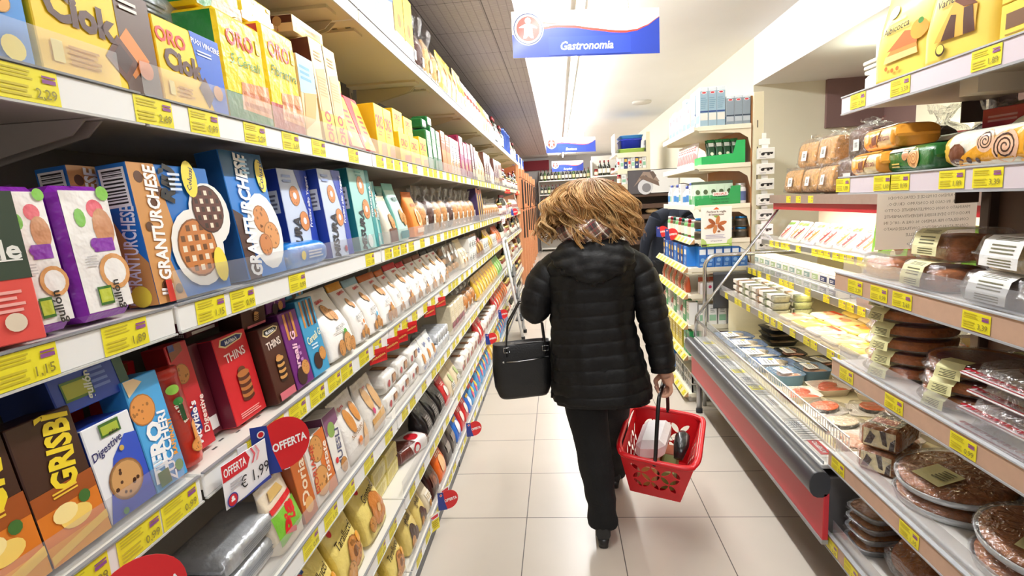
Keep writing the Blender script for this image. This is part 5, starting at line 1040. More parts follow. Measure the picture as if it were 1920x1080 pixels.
# bags of sliced bread on the canopy
S['slice'] = dict(k='film', block=1, d=.15, name='bread_bag', cat='bread bag', desc='clear bag of sliced golden loaf with white label', col='#d9a05c', top='#e0ad6c', sticker='#f3f2ee')
S['slicedark'] = dict(k='film', block=1, d=.13, name='bread_bag', cat='bread bag', desc='clear bag of dark rye loaf', col='#5a3428', top='#6b4030', sticker='#e3e3e0')
for k, (st, x, y, z, h) in enumerate((('slice', 1.49, 3.80, 0, .185), ('slice', 1.50, 3.56, 0, .18), ('slice', 1.49, 3.33, 0, .185), ('slice', 1.53, 3.70, .15, .20), ('slice', 1.54, 3.46, .15, .21), ('slice', 1.68, 3.62, 0, .2), ('slicedark', 1.49, 3.09, 0, .22), ('slicedark', 1.53, 3.07, .18, .19), ('slicedark', 1.50, 2.84, 0, .23), ('slice', 1.5, 2.59, 0, .2), ('slice', 1.5, 2.35, 0, .2))): put(st, 'chiller roof', (x, y, 1.522 + z), .222, h, PI, R(8) if k < 5 else 0, R(6 - 5 * (k % 3)))
def crate(name, w, d, h, c, label, loc, rz=0):
    q = MB(); R_ = lambda s_, z: [(x * d / 2 * s_, y * w / 2 * s_, z) for x, y in seg(20, 8)]
    q.loft([R_(.93, 0), R_(.98, h * .85), R_(1.04, h * .86), R_(1.04, h), R_(.97, h), R_(.9, .01)], c); o = q.build(name, M['plastic'], None, loc, (0, 0, rz)); return tag(o, label, 'crate')
crate('bread_crate', .3, .22, .26, '#c05a30', 'terracotta crate behind the bread bags at the far end of the chiller roof', (1.90, 3.74, 1.523))
crate('bread_crate', .5, .2, .27, '#c8342c', 'red crate behind the bread bags in the middle of the chiller roof', (1.95, 3.0, 1.523))
q = MB(); q.box((0, 0, 0), (.015, 1.9, .02), '#6d5448'); q.box((.003, 0, 0), (.35, 1.9, .012), '#6d5448'); o = q.build('roof_board', M['wood'], None, (1.80, CY0, 1.51)); tag(o, 'brown board carrying the crates behind the chiller roof', 'board')
q = MB(); q.box((0, 0, 0), (.3, 1.9, 1.509), '#8b7d72', .004); tag(q.build('service_cabinet', M['paint'], None, (1.81, CY0, 0)), 'grey brown cabinet behind the chiller', 'cabinet')
# ------------------------------------------------------------ goods on the bakery rack
RZ = {'r0': .0565, 'r1': .0565, 'r2': .0595, 'r3': .0595, 'r4': .0595, 'r5': .0595}
RS_ = {k: v + .050 for k, v in RS.items()}
for nm, w1, w2, deco in (('crost', 'Crostata', 'Albicocca', [('p', [(.28, .32), (.6, .62), (.78, .58), (.86, .3), (.3, .27)], '#e0924a'), ('p', [(.3, .4), (.6, .62), (.78, .58), (.84, .42)], '#d9703a'), ('p', [(.24, .25), (.86, .28), (.84, .36), (.28, .34)], '#f0cf8e'), ('d', .84, .58, .13, '#f2a23a'), ('d', .86, .68, .04, '#4c8f3a'), ('d', .3, .18, .03, '#e07a3a'), ('d', .42, .14, .03, '#e07a3a'), ('d', .52, .15, .03, '#e07a3a')]),
                         ('torta', 'Torta', 'Variegata', [('p', [(.2, .25), (.45, .66), (.62, .7), (.78, .55), (.78, .25)], '#e8b04a'), ('p', [(.3, .25), (.42, .52), (.5, .5), (.5, .25)], '#4a2416'), ('p', [(.62, .25), (.6, .55), (.72, .55), (.78, .25)], '#4a2416'), ('p', [(.45, .66), (.62, .7), (.78, .55), (.6, .56)], '#6b3a20'), ('d', .85, .74, .08, '#4a2416', 8), ('d', .3, .15, .07, '#3a2416'), ('d', .3, .16, .055, '#f3d96a')])):
    S[nm] = dict(k='bag', d=.12, name='cake_bag', cat='cake bag', desc='', mat='card', lean=.1, R=1, col='#efd25e', band='#ebc94a', side='#e2b23c', ops=[('d', .3, .52, .09, '#8fb2d9'), ('t', w1, .42, .452, .034, '#4a3418', 6, .004, .25), ('t', w2, .42, .392, .050, '#2a1c0c', 6, .012, .2, .78)] + [(o_[0], [(x, y * .56) for x, y in o_[1]], o_[2]) if o_[0] == 'p' else (o_[0], o_[1], o_[2] * .56) + o_[3:] for o_ in deco])
S['crost']['desc'] = 'large yellow apricot tart bag with faceted sides'; S['torta']['desc'] = 'large yellow marbled cake bag with faceted sides'
put('crost', RROW['r0'], (.958, 1.80, RS_['r0']), .205, .37, PI, R(3), R(12)); put('torta', RROW['r0'], (.958, 1.575, RS_['r0']), .205, .37, PI, R(3), R(12))
S['ybox'] = dict(d=.12, name='cake_box', cat='cake box', desc='yellow cake carton with brown window band', col='#f0d24a', side='#e3c03a', ops=[('r', .1, .35, .9, .75, '#6b4524'), ('ln', .1, .1, .9, .25, 2, '#a8862a')])
for k in range(3): put('ybox', RROW['r0'], (.975, 1.33, RS_['r0'] + k * .082), .16, .08, PI)
S['balc'] = dict(k='flow', d=.12, name='snack_cake_pack', cat='cake pack', mat='foil', desc='orange and cream snack cake pack', col='#f1d9a0', end='#f0a33c', ops=[('p', [(0, 0), (.45, 0), (.65, 1), (0, 1)], '#f2a52e'), ('p', [(.3, .2), (.5, .25), (.5, .7), (.3, .6)], '#7a3d24'), ('p', [(.2, .1), (.34, .1), (.34, .35), (.2, .3)], '#b06a3c'), ('d', .12, .6, .22, '#e8c07a'), ('t', 'Balconi', .78, .5, .3, '#7a1d2e', 0, .015, 0, .4)], tops=[('r', 0, 0, 1, .4, '#f2a52e')])
S['groll'] = dict(k='flow', d=.11, name='swiss_roll_pack', cat='cake pack', mat='foil', desc='green swiss roll pack with golden spiral', col='#1f6b2c', end='#1a5a26', ops=[('sp', .66, .52, .42, '#e8b272', '#b9733a'), ('d', .45, .7, .25, '#c98a5a'), ('ln', .12, .15, .42, .4, 2, '#e0c46a'), ('r', 0, .85, .6, 1, '#e9e9dc')], tops=[('r', 0, .3, 1, 1, '#e6e2d3')])
S['sroll'] = dict(k='flow', d=.12, name='swiss_roll_pack', cat='cake pack', mat='foil', desc='yellow and white swiss roll pack with dark spirals', col='#f2eddc', end='#f0c04a', ops=[('p', [(.1, 0), (1, 0), (1, .95), (.75, .85), (.45, .62), (.2, .3)], '#f2ad2e'), ('d', .12, .35, .34, '#6b3a24', 10), ('sp', .52, .66, .33, '#e9bfa0', '#3a1f16'), ('sp', .78, .45, .46, '#f0c3a4', '#3a1f16'), ('d', .3, .15, .1, '#4a2618'), ('d', .42, .12, .08, '#4a2618')], tops=[('t', 'Roll', .72, .5, .55, '#2a2018', 0, .02, .3, .3)])
S['bwrap'] = dict(k='flow', d=.10, name='swiss_roll_pack', cat='cake pack', mat='foil', desc='cream wrapped cake roll lying behind the front packs', col='#e9e6d3', ops=[('ln', .05, .2, .45, .9, 8, '#b9b7a6'), ('ln', .5, .2, .9, .9, 8, '#b9b7a6')], tops=[('ln', .05, .1, .9, .9, 8, '#c9c6b4')])
z = RS_['r1']
put('balc', RROW['r1'], (.965, 1.90, z), .22, .07, PI, 0, R(-8)); put('balc', RROW['r1'], (.985, 1.87, z + .072), .22, .07, PI, 0, R(-8)); put('groll', RROW['r1'], (.965, 1.71, z), .24, .072, PI, 0, R(-4)); put('sroll', RROW['r1'], (.962, 1.465, z), .27, .088, PI); put('sroll', RROW['r1'], (.962, 1.19, z), .27, .088, PI)
for k, (x, y, dz) in enumerate(((1.08, 1.72, .075), (1.09, 1.45, .09), (1.10, 1.18, .09), (1.2, 1.5, .1))): put('bwrap', RROW['r1'], (x, y, z + (0 if k == 3 else 0)), .27, .10 + .02 * (k > 0), PI)
S['pinkbox'] = dict(d=.15, name='cake_box', cat='cake box', desc='crimson carton lying in the shade behind the cake rolls', col='#b5153a', top='#c42a4a', ops=[('ln', .1, .3, .8, .7, 2, '#e6a5b5')]); put('pinkbox', RROW['r1'], (1.19, 1.66, z + .105), .16, .055, PI, 0, R(15)); put('bwrap', RROW['r1'], (1.22, 1.72, z), .26, .10, PI)
S['pinkbox2'] = dict(S['pinkbox'], desc='crimson carton on top of the cream rolls'); put('pinkbox2', RROW['r1'], (1.12, 1.32, z + .125), .2, .045, PI)
S['blkbag'] = dict(k='film', d=.12, name='bread_bag', cat='bread bag', desc='crinkled clear and black bag of dark bread', col='#3a3430', sticker='#d9dad6'); put('blkbag', RROW['r1'], (1.12, 1.90, z), .18, .2, PI); put('blkbag', RROW['r1'], (1.26, 1.88, z), .18, .2, PI)

def cake_dome(w, d, h, ccol, lab, label, loc, rz=0, rib=False, labc='#ece8b8'):
    r = empty('cake_tray', loc, rz); q = MB()
    loaf = [[(x * d * .43 * k, y * w * .43 * k, z_ * h) for x, y in seg(20, 4)] for k, z_ in ((.9, .05), (1, .2), (1, .6), (.92, .74), (.6, .8))]
    q.loft(loaf, lambda i, j: ccol if i < 3 else tuple(x * 1.15 for x in CV(ccol))); q.build('cake', M['bread'], r)
    n = 40 if rib else 20
    q = MB(); q.loft([[(x * d / 2 * k * (1 - (.03 if rib and j % 2 else 0)), y * w / 2 * k * (1 - (.03 if rib and j % 2 else 0)), z_ * h) for j, (x, y) in enumerate(seg(n, 4))] for k, z_ in ((.85, 0), (.95, .1), (1.02, .45), (1.06, .46), (1.06, .5), (1.0, .52), (.9, .93), (.84, 1.0), (.4, 1.01))], '#ffffff'); q.build('clear_case', M['tray'], r)
    if lab:
        q = MB(); ws = w * .22; pts = [(d * .1, h * 1.02), (-d * .40, h * 1.03), (-d * .49, h * .9), (-d * .54, h * .5), (-d * .545, h * .2)]
        for (x0, z0), (x1, z1) in zip(pts, pts[1:]): q.quad([(x0, -ws, z0), (x0, ws, z0), (x1, ws, z1), (x1, -ws, z1)], labc)
        for k in range(3):
            (x0, z0), (x1, z1) = pts[k + 1], pts[k + 2] if k + 2 < len(pts) else pts[-1]
            for i in range(3):
                t = .2 + .25 * i; a, b = x0 + (x1 - x0) * t, z0 + (z1 - z0) * t; a2, b2 = x0 + (x1 - x0) * (t + .1), z0 + (z1 - z0) * (t + .1)
                q.quad([(a - .001, -ws * .7, b), (a - .001, ws * .5, b), (a2 - .001, ws * .5, b2), (a2 - .001, -ws * .7, b2)], '#6b684c')
        q.build('paper_label', M['paper'], r)
    return tag(r, label, 'cake tray')
z = RS_['r2']
cake_dome(.2, .2, .075, '#b06a3c', 0, 'square brown cake in a clear case at the far end, right rack third shelf', (1.10, 1.82, z))
cake_dome(.2, .2, .078, '#b06a3c', 1, 'brown cake in a clear case with cream paper label, lower of two', (1.085, 1.585, z))
cake_dome(.2, .2, .085, '#b87040', 1, 'brown cake in a clear case with cream paper label, upper of two', (1.12, 1.60, z + .08), .1)
cake_dome(.27, .2, .078, '#6b5340', 1, 'ribbed clear cake case with white label, lower of two', (1.085, 1.315, z), 0, True, '#f1f1f0')
cake_dome(.27, .2, .085, '#d9b878', 1, 'ribbed clear cake case with white label, upper of two', (1.10, 1.30, z + .08), -.06, True, '#f1f1f0')
def tart(loc, rz, label, cc='#b5672f'):
    r = empty('tart', loc, rz); n = 44; q = MB()
    q.lathe([(.098, .005), (.112, .009), (.116, .034), (.112, .037), (.104, .034), (.02, .036)], cc, n); q.build('crust', M['bread'], r)
    q = MB(); q.lathe([(.03, .0372), (.09, .0372), (.098, .0345)], '#7a3440', n, cap=(True, False)); q.build('jam', M['food'], r)
    q = MB(); q.lathe([(.102, 0), (.112, .002), (.128, .010), (.131, .013), (.122, .016), (.118, .04), (.108, .0425), (.02, .043)], '#ffffff', n); q.build('clear_case', M['tray'], r)
    q = MB(); pts = [(-.075, .0445), (-.112, .0445), (-.13, .030), (-.137, .004)]
    for (x0, z0), (x1, z1) in zip(pts, pts[1:]): q.quad([(x0, -.03, z0), (x0, .03, z0), (x1, .033, z1), (x1, -.033, z1)], '#e6e2a8')
    for i in range(5): q.quad([(-.1315 - i * .0012, -.02, .026 - i * .004), (-.1315 - i * .0012, .02 - (i % 2) * .01, .026 - i * .004), (-.132 - i * .0012, .02 - (i % 2) * .01, .024 - i * .004), (-.132 - i * .0012, -.02, .024 - i * .004)], '#6b684c')
    q.build('paper_label', M['paper'], r); return tag(r, label, 'tart', 'boxed round tarts')
z = RS_['r3']; names = ('lowest', 'second from the bottom', 'third from the bottom', 'fourth from the bottom', 'fifth from the bottom', 'topmost'); t0 = None
for k in range(6):
    o = tart((1.118, 1.775, z + k * .0445), .3 + rnd.uniform(-.1, .1), '') if t0 is None else dup(t0); t0 = t0 or o
    o.location.z = z + k * .0445; o.location.x = 1.118 + rnd.uniform(-.004, .004); o.rotation_euler.z = .25 + rnd.uniform(-.12, .12); o['label'] = 'round brown tart in a clear case, %s in the tall stack' % names[k]
for k in range(3):
    o = dup(t0); o.location = (1.115 + .004 * k, 1.50, z + k * .0445); o.rotation_euler.z = .2 + .1 * k; o['label'] = 'round brown tart in a clear case, %s of the short stack of three' % ('lowest', 'middle', 'topmost')[k]
def pastry_tray(loc, rz, label, c):
    r = empty('pastry_tray', loc, rz); q = MB(); q.box((-.13, -.2, 0), (.13, .2, .006), '#e9e4e6', .002)
    paint(q, [('r', .0, .0, 1, .11, '#f3f0f2'), ('r', 0, .0, 1, .015, '#b5162c'), ('r', 0, .1, 1, .115, '#b5162c')] + [('d', .02 + i * .04, .058, .028, '#b5162c', 10) for i in range(25)] + [('d', .02 + i * .04, .058, .013, '#f3f0f2', 8) for i in range(25)], lambda u, v, e: (-.13 + v * .26, -.2 + u * .4, .0062 + e), .4, .26); q.build('paper_tray', M['card'], r)
    q = MB(); rr = random.Random(3)
    for i in range(3):
        for j in range(2):
            cx, cy = .0 + j * .075, -.125 + i * .125
            q.loft([[(cx + .034 * k * math.cos(a), cy + .052 * k * math.sin(a), zz) for a in [2 * PI * t / 12 for t in range(12)]] for k, zz in ((.8, .007), (1, .015), (.8, .028), (.2, .033))], c)
    q.build('pastries', M['bread'], r)
    q = MB(); q.loft([[(x * .128 * k, y * .198 * k, zz) for x, y in seg(20, 5)] for k, zz in ((1, .0075), (.96, .03), (.85, .042), (.3, .044))], '#ffffff', cap=(False, True)); q.build('clear_lid', M['crinkle'], r); return tag(r, label, 'pastry tray', 'clear pastry trays with red chain paper')
k = 0
for x, y, dz in ((1.10, 1.165, 0), (1.10, 1.165, .046), (1.115, 1.155, .092), (1.10, .745, 0), (1.10, .745, .046), (1.10, 1.16, .138)):
    pastry_tray((x, y, z + dz), .03, 'clear pastry tray with red chain border, ' + ('lowest of the front stack', 'middle of the front stack', 'top of the front stack', 'lower one nearest the camera', 'upper one nearest the camera', 'highest of all on the front stack')[k], '#5a3020'); k += 1
cake_dome(.2, .15, .11, '#4a3226', 1, 'dark domed cake behind the tall tart stack', (1.335, 1.55, z), .0, True, '#d9cf8a')
z = RS_['r4']
def marble(loc, rz, label):
    r = empty('marble_cake', loc, rz); q = MB(); q.box((-.09, -.055, 0), (.09, .055, .075), '#b06a34', .008, cols={'-x': '#efdfb2'}); 
    paint(q, [('p', [(.1, .2), (.25, .8), (.4, .6), (.3, .2)], '#3a2018'), ('p', [(.5, .9), (.6, .3), (.72, .25), (.66, .9)], '#3a2018'), ('p', [(.76, .1), (.9, .1), (.92, .7), (.8, .5)], '#3a2018')], lambda u, v, e: (-.0905 - e, .055 - u * .11, v * .075), .11, .075); q.build('cake', M['bread'], r)
    q = MB(); q.box((-.06, -.045, .0775), (.06, .045, .0785), '#2a2320'); q.box((-.05, -.03, .0787), (.0, .04, .0792), '#c23035'); q.build('paper_label', M['card'], r)
    q = MB(); q.box((-.096, -.062, -.0), (.096, .062, .082), '#ffffff', .014); q.build('film_wrap', M['crinkle'], r); return tag(r, label, 'cake', 'wrapped marble cakes')
marble((1.09, 1.82, z + .085), .7, 'wrapped marble cake on top, far end of right rack fifth shelf'); marble((1.09, 1.82, z), .62, 'wrapped marble cake lying under another one, right rack fifth shelf'); marble((1.285, 1.66, z + .0), .5, 'wrapped marble cake in the shade at the back, right rack fifth shelf')
def flatcake(loc, tilt, label, c='#a9683a'):
    r = empty('flat_cake', loc); r.rotation_euler = tilt; n = 40; q = MB(); q.lathe([(.12, .006), (.138, .012), (.142, .028), (.12, .036), (.02, .04)], c, n); q.build('cake', M['bread'], r)
    q = MB(); q.lathe([(.125, 0), (.146, .004), (.152, .024), (.148, .024), (.141, .008)], '#c9ccd0', n, cap=(True, False)); q.build('foil_plate', M['silver'], r)
    q = MB(); q.lathe([(.155, .0245), (.15, .036), (.12, .045), (.02, .048)], '#ffffff', n, cap=(False, True)); q.build('film_wrap', M['crinkle'], r)
    q = MB(); q.quad([(-.12, -.045, .047), (-.03, -.05, .0505), (-.02, .04, .0505), (-.11, .045, .048)], '#e4dfa4'); paint(q, [('ln', .1, .2, .7, .8, 5, '#77744f')], lambda u, v, e: (-.11 + v * .09, -.045 + u * .085, .0512 + e), .08, .09); q.build('paper_label', M['paper'], r); return tag(r, label, 'flat cake', 'round flat cakes in foil plates')
flatcake((1.14, 1.58, z + .066), (0, -.10, .3), 'large round flat cake with cream label, far one of the upper pair'); flatcake((1.14, 1.585, z), (0, 0, 1.2), 'large round flat cake lying lowest under the far upper cake'); flatcake((1.14, 1.26, z + .066), (.06, -.06, .6), 'large round flat cake with foil rim, near one of the upper pair'); flatcake((1.14, 1.265, z), (0, 0, 2), 'large round flat cake lying lowest under the near upper cake')
for k, (x, y, dz) in enumerate(((1.06, 1.0, 0), (1.08, 1.0, .082), (1.1, .80, 0), (1.1, .80, .082), (1.02, 1.2, -.0))):
    if k < 4: cake_dome(.17, .17, .078, '#3a2a22', 1, 'dark cake in a case with cream label, ' + ('lower', 'upper', 'lower near', 'upper near')[k] + ' one, right rack fifth shelf', (x, y, z + dz), .1)
z = RS_['r5']
def foiltray(loc, rz, label):
    r = empty('foil_tray', loc, rz); ring = lambda k, zz: [(x * .10 * k, y * .07 * k, zz) for x, y in seg(20, 4)]
    q = MB(); q.loft([ring(.82, 0), ring(.98, .026), ring(1.05, .027), ring(1.05, .029), ring(.96, .027)], '#b4b6ba'); q.build('foil_base', M['silver'], r)
    q = MB(); q.loft([ring(.94, .027), ring(.9, .033), ring(.4, .036)], '#a9713c'); q.build('pie', M['bread'], r)
    q = MB(); q.loft([[(x * (1.1 + .12 * math.sin(j * 2.3)), y * (1.1 + .2 * math.sin(j * 1.7)), zz + .012 * math.sin(j * 3)) for j, (x, y, _) in enumerate(ring(1, 0))] for zz in (.022,)] + [ring(1.02, .034), ring(.5, .040)], '#ffffff', cap=(False, True)); q.build('film_wrap', M['crinkle'], r); return tag(r, label, 'foil tray', 'stacked foil trays')
for k in range(4): foiltray((1.09, 1.84, z + k * .042), .1 * k, 'foil tray of golden pie, %s of four at the far end, right rack lowest shelf' % ORD[k])
S['brioche'] = dict(k='film', d=.12, name='bread_bag', cat='bread bag', desc='clear bag of glossy brown brioche', col='#9a5a24', top='#a8672c')
for k in range(5):
    o = put('brioche', RROW['r5'], (1.0 + .05 * (k % 2), 1.70 - k * .17, z + .012), .15, .24, PI, R(74), R(8))
# notice paper hung from the second shelf end, read from its other side
q = MB(); W, Hh = .33, .20
pf = lambda u, v, e: (1.09 + u * W, 1.962 - .012 * math.sin(u * 5) - e, 1.345 + v * Hh)
q.loft([[pf(u / 10, v, -.0003) for u in range(11)] for v in (0, 1)], '#efe6dc', closed=False)
for side in (1,):
    for i, s_ in enumerate(('TUTTO RIPIENO DI PESCE E CEFALOPODI', 'FRESCHI. IN CASO DI CONSUMO CRUDO,', 'MARINATO O NON COMPLETAMENTE COTTO', 'PRODOTTO DEVE ESSERE PREVENTIVAMENTE', 'CONGELATO PER ALMENO 96 ORE A -18°C IN', 'CONGELATORE DOMESTICO CONTRASSEGNATO', 'CON TRE O PIÙ STELLE')):
        paint(q, [('t', s_, .5, .88 - i * .105, .052, '#8f8478', 0, 0, 0, .86)], lambda u, v, e: pf(1 - u, v, e), W, Hh)
m_ = newmat('thin_paper'); mt, nt_, b_ = m_
a_ = nt_.nodes.new('ShaderNodeAttribute'); a_.attribute_name = 'col'; nt_.links.new(a_.outputs[0], b_.inputs[0]); b_.inputs['Roughness'].default_value = .8; b_.inputs['Transmission Weight'].default_value = 0
tl = nt_.nodes.new('ShaderNodeBsdfTranslucent'); mxs = nt_.nodes.new('ShaderNodeMixShader'); mxs.inputs[0].default_value = .45; nt_.links.new(a_.outputs[0], tl.inputs[0]); nt_.links.new(b_.outputs[0], mxs.inputs[1]); nt_.links.new(tl.outputs[0], mxs.inputs[2]); nt_.links.new(mxs.outputs[0], nt_.nodes['Material Output'].inputs[0])
tag(q.build('notice_paper', mt), 'thin paper notice hanging above the chiller, its print mirrored from behind', 'notice')
q = MB(); q.box((0, 0, 0), (.25, .3, .2), '#a9825c', .003, cols={'-x': '#b5906a'}); q.box((-.001, .02, .02), (0, .28, .18), '#c4b5a0'); tag(q.build('carton', M['matte'], None, (1.0, 1.58, .003)), 'brown cardboard carton standing on the floor under the bakery rack', 'carton')
# ------------------------------------------------------------ spice gondola beyond the chiller
GX, GY0, GY1 = .93, 4.0, 5.12
GZ = [.07, .36, .60, .83, 1.03, 1.235, 1.48, 1.765, 2.03]
g = empty('shelving_bay', (GX, GY0, 0))
q = MB(); q.box((.44, .02, .05), (.455, GY1 - GY0, 2.22), '#a8703f'); q.build('back_panel', M['wood'], g)
for y in (0, GY1 - GY0 - .03):
    q = MB(); q.box((.45, y, 0), (.52, y + .035, 2.24), '#ded6b8', .003)
    for z in range(11): q.box((.475, y - .0012, .2 + z * .18), (.481, y, .25 + z * .18), '#3c382c')
    q.build('upright', M['paint'], g)
q = MB(); q.box((.01, .03, 0), (.43, GY1 - GY0 - .03, .044), '#d9d6cc', .003); q.build('plinth', M['paint'], g)
tag(g, 'beige shelving unit with brown back beyond the far end of the chiller', 'shelving')
GROW = ['spice rack bottom shelf', 'spice rack second shelf', 'spice rack third shelf', 'spice rack fourth shelf', 'spice rack fifth shelf', 'spice rack sixth shelf', 'spice rack seventh shelf', 'spice rack eighth shelf', 'spice rack top shelf']
for k, z in enumerate(GZ):
    t = empty('shelf', (GX, GY0, z)); dep = .45 if k < 5 else .40; x0 = .45 - dep
    q = MB(); q.box((x0, 0, -.022), (.435, GY1 - GY0, 0), '#eee7d3', .002, cols={'-z': '#cfc4a4'}); q.box((x0 + .02, -.003, -.028), (.435, 0, .004), '#efe8d2', .002); q.build('shelf_board', M['paint'], t)
    for y in (.004, GY1 - GY0 - .008) if k else ():
        q = MB(); pts = [(x0 + .03, -.022), (.437, -.022), (.437, -.17), (.43, -.15), (.415, -.09), (.36, -.055), (.2, -.045), (x0 + .03, -.04)]
        n = len(pts); q.quad([(a, y, b) for a, b in pts], '#e9e0c6'); q.quad([(a, y + .004, b) for a, b in pts], '#e9e0c6')
        for i in range(n): q.face((i, (i + 1) % n, (i + 1) % n + n, i + n), '#e9e0c6')
        q.build('bracket', M['paint'], t)
    q = MB(); 
    if k < 6: q.quad([(x0 - .035, .01, -.03), (x0 - .035, GY1 - GY0, -.03), (x0, GY1 - GY0, .012), (x0, .01, .012)], '#e6dfae'); q.quad([(x0 - .035, .01, -.03), (x0, .01, .012), (x0, .01, -.03)], '#b78d62')
    else: q.box((x0 - .006, 0, -.03), (x0, GY1 - GY0, .01), '#f3efe2', .001)
    q.build('price_rail', M['plastic'], t)
    if k < 6:
        for i in range(9):
            o = add_tag(t, (x0 - .034, .07 + i * .12, -.0275), PI, 0, True); o.rotation_euler = (0, R(-40), PI)
    tag(t, 'beige shelf with sloping yellow tag strip, ' + GROW[k], 'shelf', 'shelves of the spice rack')
def gside(k, st, y, w_, h, dx=0.0, **kw): return put(st, GROW[k], (GX + (.0 if k < 5 else .05) + .012 + dx, GY0 + y + w_, GZ[k] + .001), w_, h, PI, **kw)
def gend(k, st, x, w_, h, dy=.01, **kw): return put(st, GROW[k], (GX + x, GY0 + dy, GZ[k] + .001), w_, h, -PI / 2, **kw)
S['pk1'] = dict(d=.12, name='baking_box', cat='baking box', desc='tall pale blue baking box with red oval', col='#dfeaf0', side='#dfe4e6', ops=[('r', 0, 0, 1, .9, '#9db9c8'), ('d', .5, .86, .34, '#f2f0ee', 16, .5), ('d', .5, .86, .26, '#c8414a', 16, .45), ('r', 0, .36, 1, .40, '#2f4c86'), ('r', .05, .16, .95, .34, '#e9e4da'), ('ln', .1, .45, .9, .75, 6, '#7fa0b2')], sops=[('r', .08, .1, .92, .3, '#6f9cc0'), ('d', .5, .75, .2, '#c8414a', 14), ('ln', .12, .4, .88, .6, 4, '#93a9b8')])
S['pk2'] = dict(S['pk1'], desc='short grey baking box with red oval', ops=[('r', 0, 0, 1, .92, '#8c9aa4'), ('d', .5, .86, .34, '#f2f0ee', 16, .5), ('d', .5, .86, .26, '#c8414a', 16, .45), ('r', 0, .3, 1, .34, '#2f3c4c'), ('r', .05, .12, .95, .28, '#b9c2c8')])
S['pko'] = dict(S['pk1'], desc='white baking box with orange face', ops=[('r', 0, .1, 1, 1, '#e2762f'), ('d', .5, .86, .3, '#f2f0ee', 14, .5), ('r', 0, .2, 1, .24, '#7a3a1a')])
for i in range(3): gend(8, 'pk1', .09 + i * .058, .055, .265)
for i in range(3): gend(8, 'pk2', .27 + i * .055, .052, .195)
for i, (st, h) in enumerate((('pk1', .265), ('pko', .22), ('pk1', .26), ('pko', .21), ('pk2', .2), ('pk1', .22), ('pko', .2))): gend(8, st, .09, .055, h, .16 + i * .13)
def display(k, x, y, w_, d, h, c, label, txt=None, slope=True):
    q = MB(); z = GZ[k] + .001; hb = h * .45 if slope else h
    for a in ([(0, 0, 0), (w_, 0, 0), (w_, 0, h), (w_ * .8, 0, h), (w_ * .72, 0, hb), (0, 0, hb * .8)], [(0, d, 0), (w_, d, 0), (w_, d, h), (w_ * .8, d, h), (w_ * .72, d, hb), (0, d, hb * .8)]): q.quad(a, c)
    n = 6
    for i in range(n):
        if i in (3,4): continue
        q.face((i, (i + 1) % n, (i + 1) % n + n, i + n), c)
    if txt: paint(q, [('r', .38, .5, .72, .7, '#f3f0ea'), ('t', 'SPECIALE', .55, .6, .12, '#c8322c', 3, .02, 0, .3)] + [('t', s_, .55, .32 - i * .16, .10, '#1d3a22', 0, .0, 0, .4) for i, s_ in enumerate(txt)], lambda u, v, e: (u * w_, -e, v * h), w_, h)
    return tag(q.build('display_box', M['card'], None, (GX + x, GY0 + y, z)), label, 'display box')
display(7, .10, .01, .30, .20, .16, '#2fae5e', 'bright green display box of herb sachets, spice rack eighth shelf')
display(6, .06, .01, .31, .20, .13, '#2c9a54', 'green display box with lettering, spice rack seventh shelf', ('Preparati naturali e', 'sempre naturali'))
S['sach'] = dict(k='bag', d=.012, name='sachet', cat='sachet', mat='card', desc='dark green herb sachet leaning', col='#1f4a2c', band='#2f8a4a', ops=[('d', .5, .4, .26, '#e9e4c8'), ('r', .1, .7, .9, .85, '#e3e7df')])
S['sachp'] = dict(S['sach'], desc='pale pink yeast sachet', col='#ecd9d4', band='#f6f1ee', ops=[('p', [(.1, .2), (.9, .1), (.9, .5), (.2, .6)], '#d98a8a'), ('ln', .2, .65, .8, .85, 2, '#b56a6a')])
for i in range(8): gend(7, 'sach', .16 + (i % 4) * .055, .05, .19, .03 + .05 * (i // 4), tilt=R(20))
for i in range(10): gside(7, 'sachp', .20 + i * .055, .05, .18, dx=.02, tilt=R(10), yaw=R(35))
S['gpk'] = dict(k='bag', d=.02, name='sachet', cat='sachet', mat='card', desc='clear and green spice sachet standing', col='#cfe6cf', band='#5a6b5a', ops=[('r', 0, 0, 1, .4, '#35a35a'), ('d', .5, .55, .3, '#4a5a3a'), ('d', .5, .2, .2, '#f3f5ee')])
for i in range(9): gend(6, 'gpk', .05 + (i % 5) * .055, .06, .17, .025 + .05 * (i // 5), tilt=R(6))
S['cer'] = dict(k='jar', d=.08, name='ceramic_jar', cat='jar', desc='white ceramic jar with blue ornament', col='#e9e8ea', lab='#5a6a9a', lid='#c9c7c6', mat='glossy'); gend(6, 'cer', .345, .075, .145)
S['wbot'] = dict(k='bottle', d=.06, name='plastic_bottle', cat='bottle', desc='white plastic bottle with blue label', col='#eef1f3', lab='#4a86c4', cap='#3f52a8', mat='plastic')
S['tubw'] = dict(d=.06, name='grocery_box', cat='grocery box', desc='white upright grocery box', col='#f1f0ee', ops=[('r', .1, .2, .9, .5, '#8fc0a0'), ('ln', .2, .6, .8, .85, 3, '#999999')])
for i in range(8): gside(6, 'wbot' if i % 3 else 'tubw', .16 + i * .115, .07, .15 + .02 * (i % 2))
S['glid'] = dict(k='jar', d=.07, name='spice_jar', cat='jar', desc='spice jar with dark green lid', col='#4a5a3c', lab='#e9e4d6', lid='#0f5a4a')
S['rlid'] = dict(k='jar', d=.07, name='spice_jar', cat='jar', desc='spice jar with red lid', col='#8a3a2a', lab='#f0e6cf', lid='#8a1f30')
S['cone'] = dict(k='jar', d=.07, name='spice_jar', cat='jar', desc='green and white plastic herb jar', col='#6fb06a', lab='#f0f2ec', lid='#e9ecea')
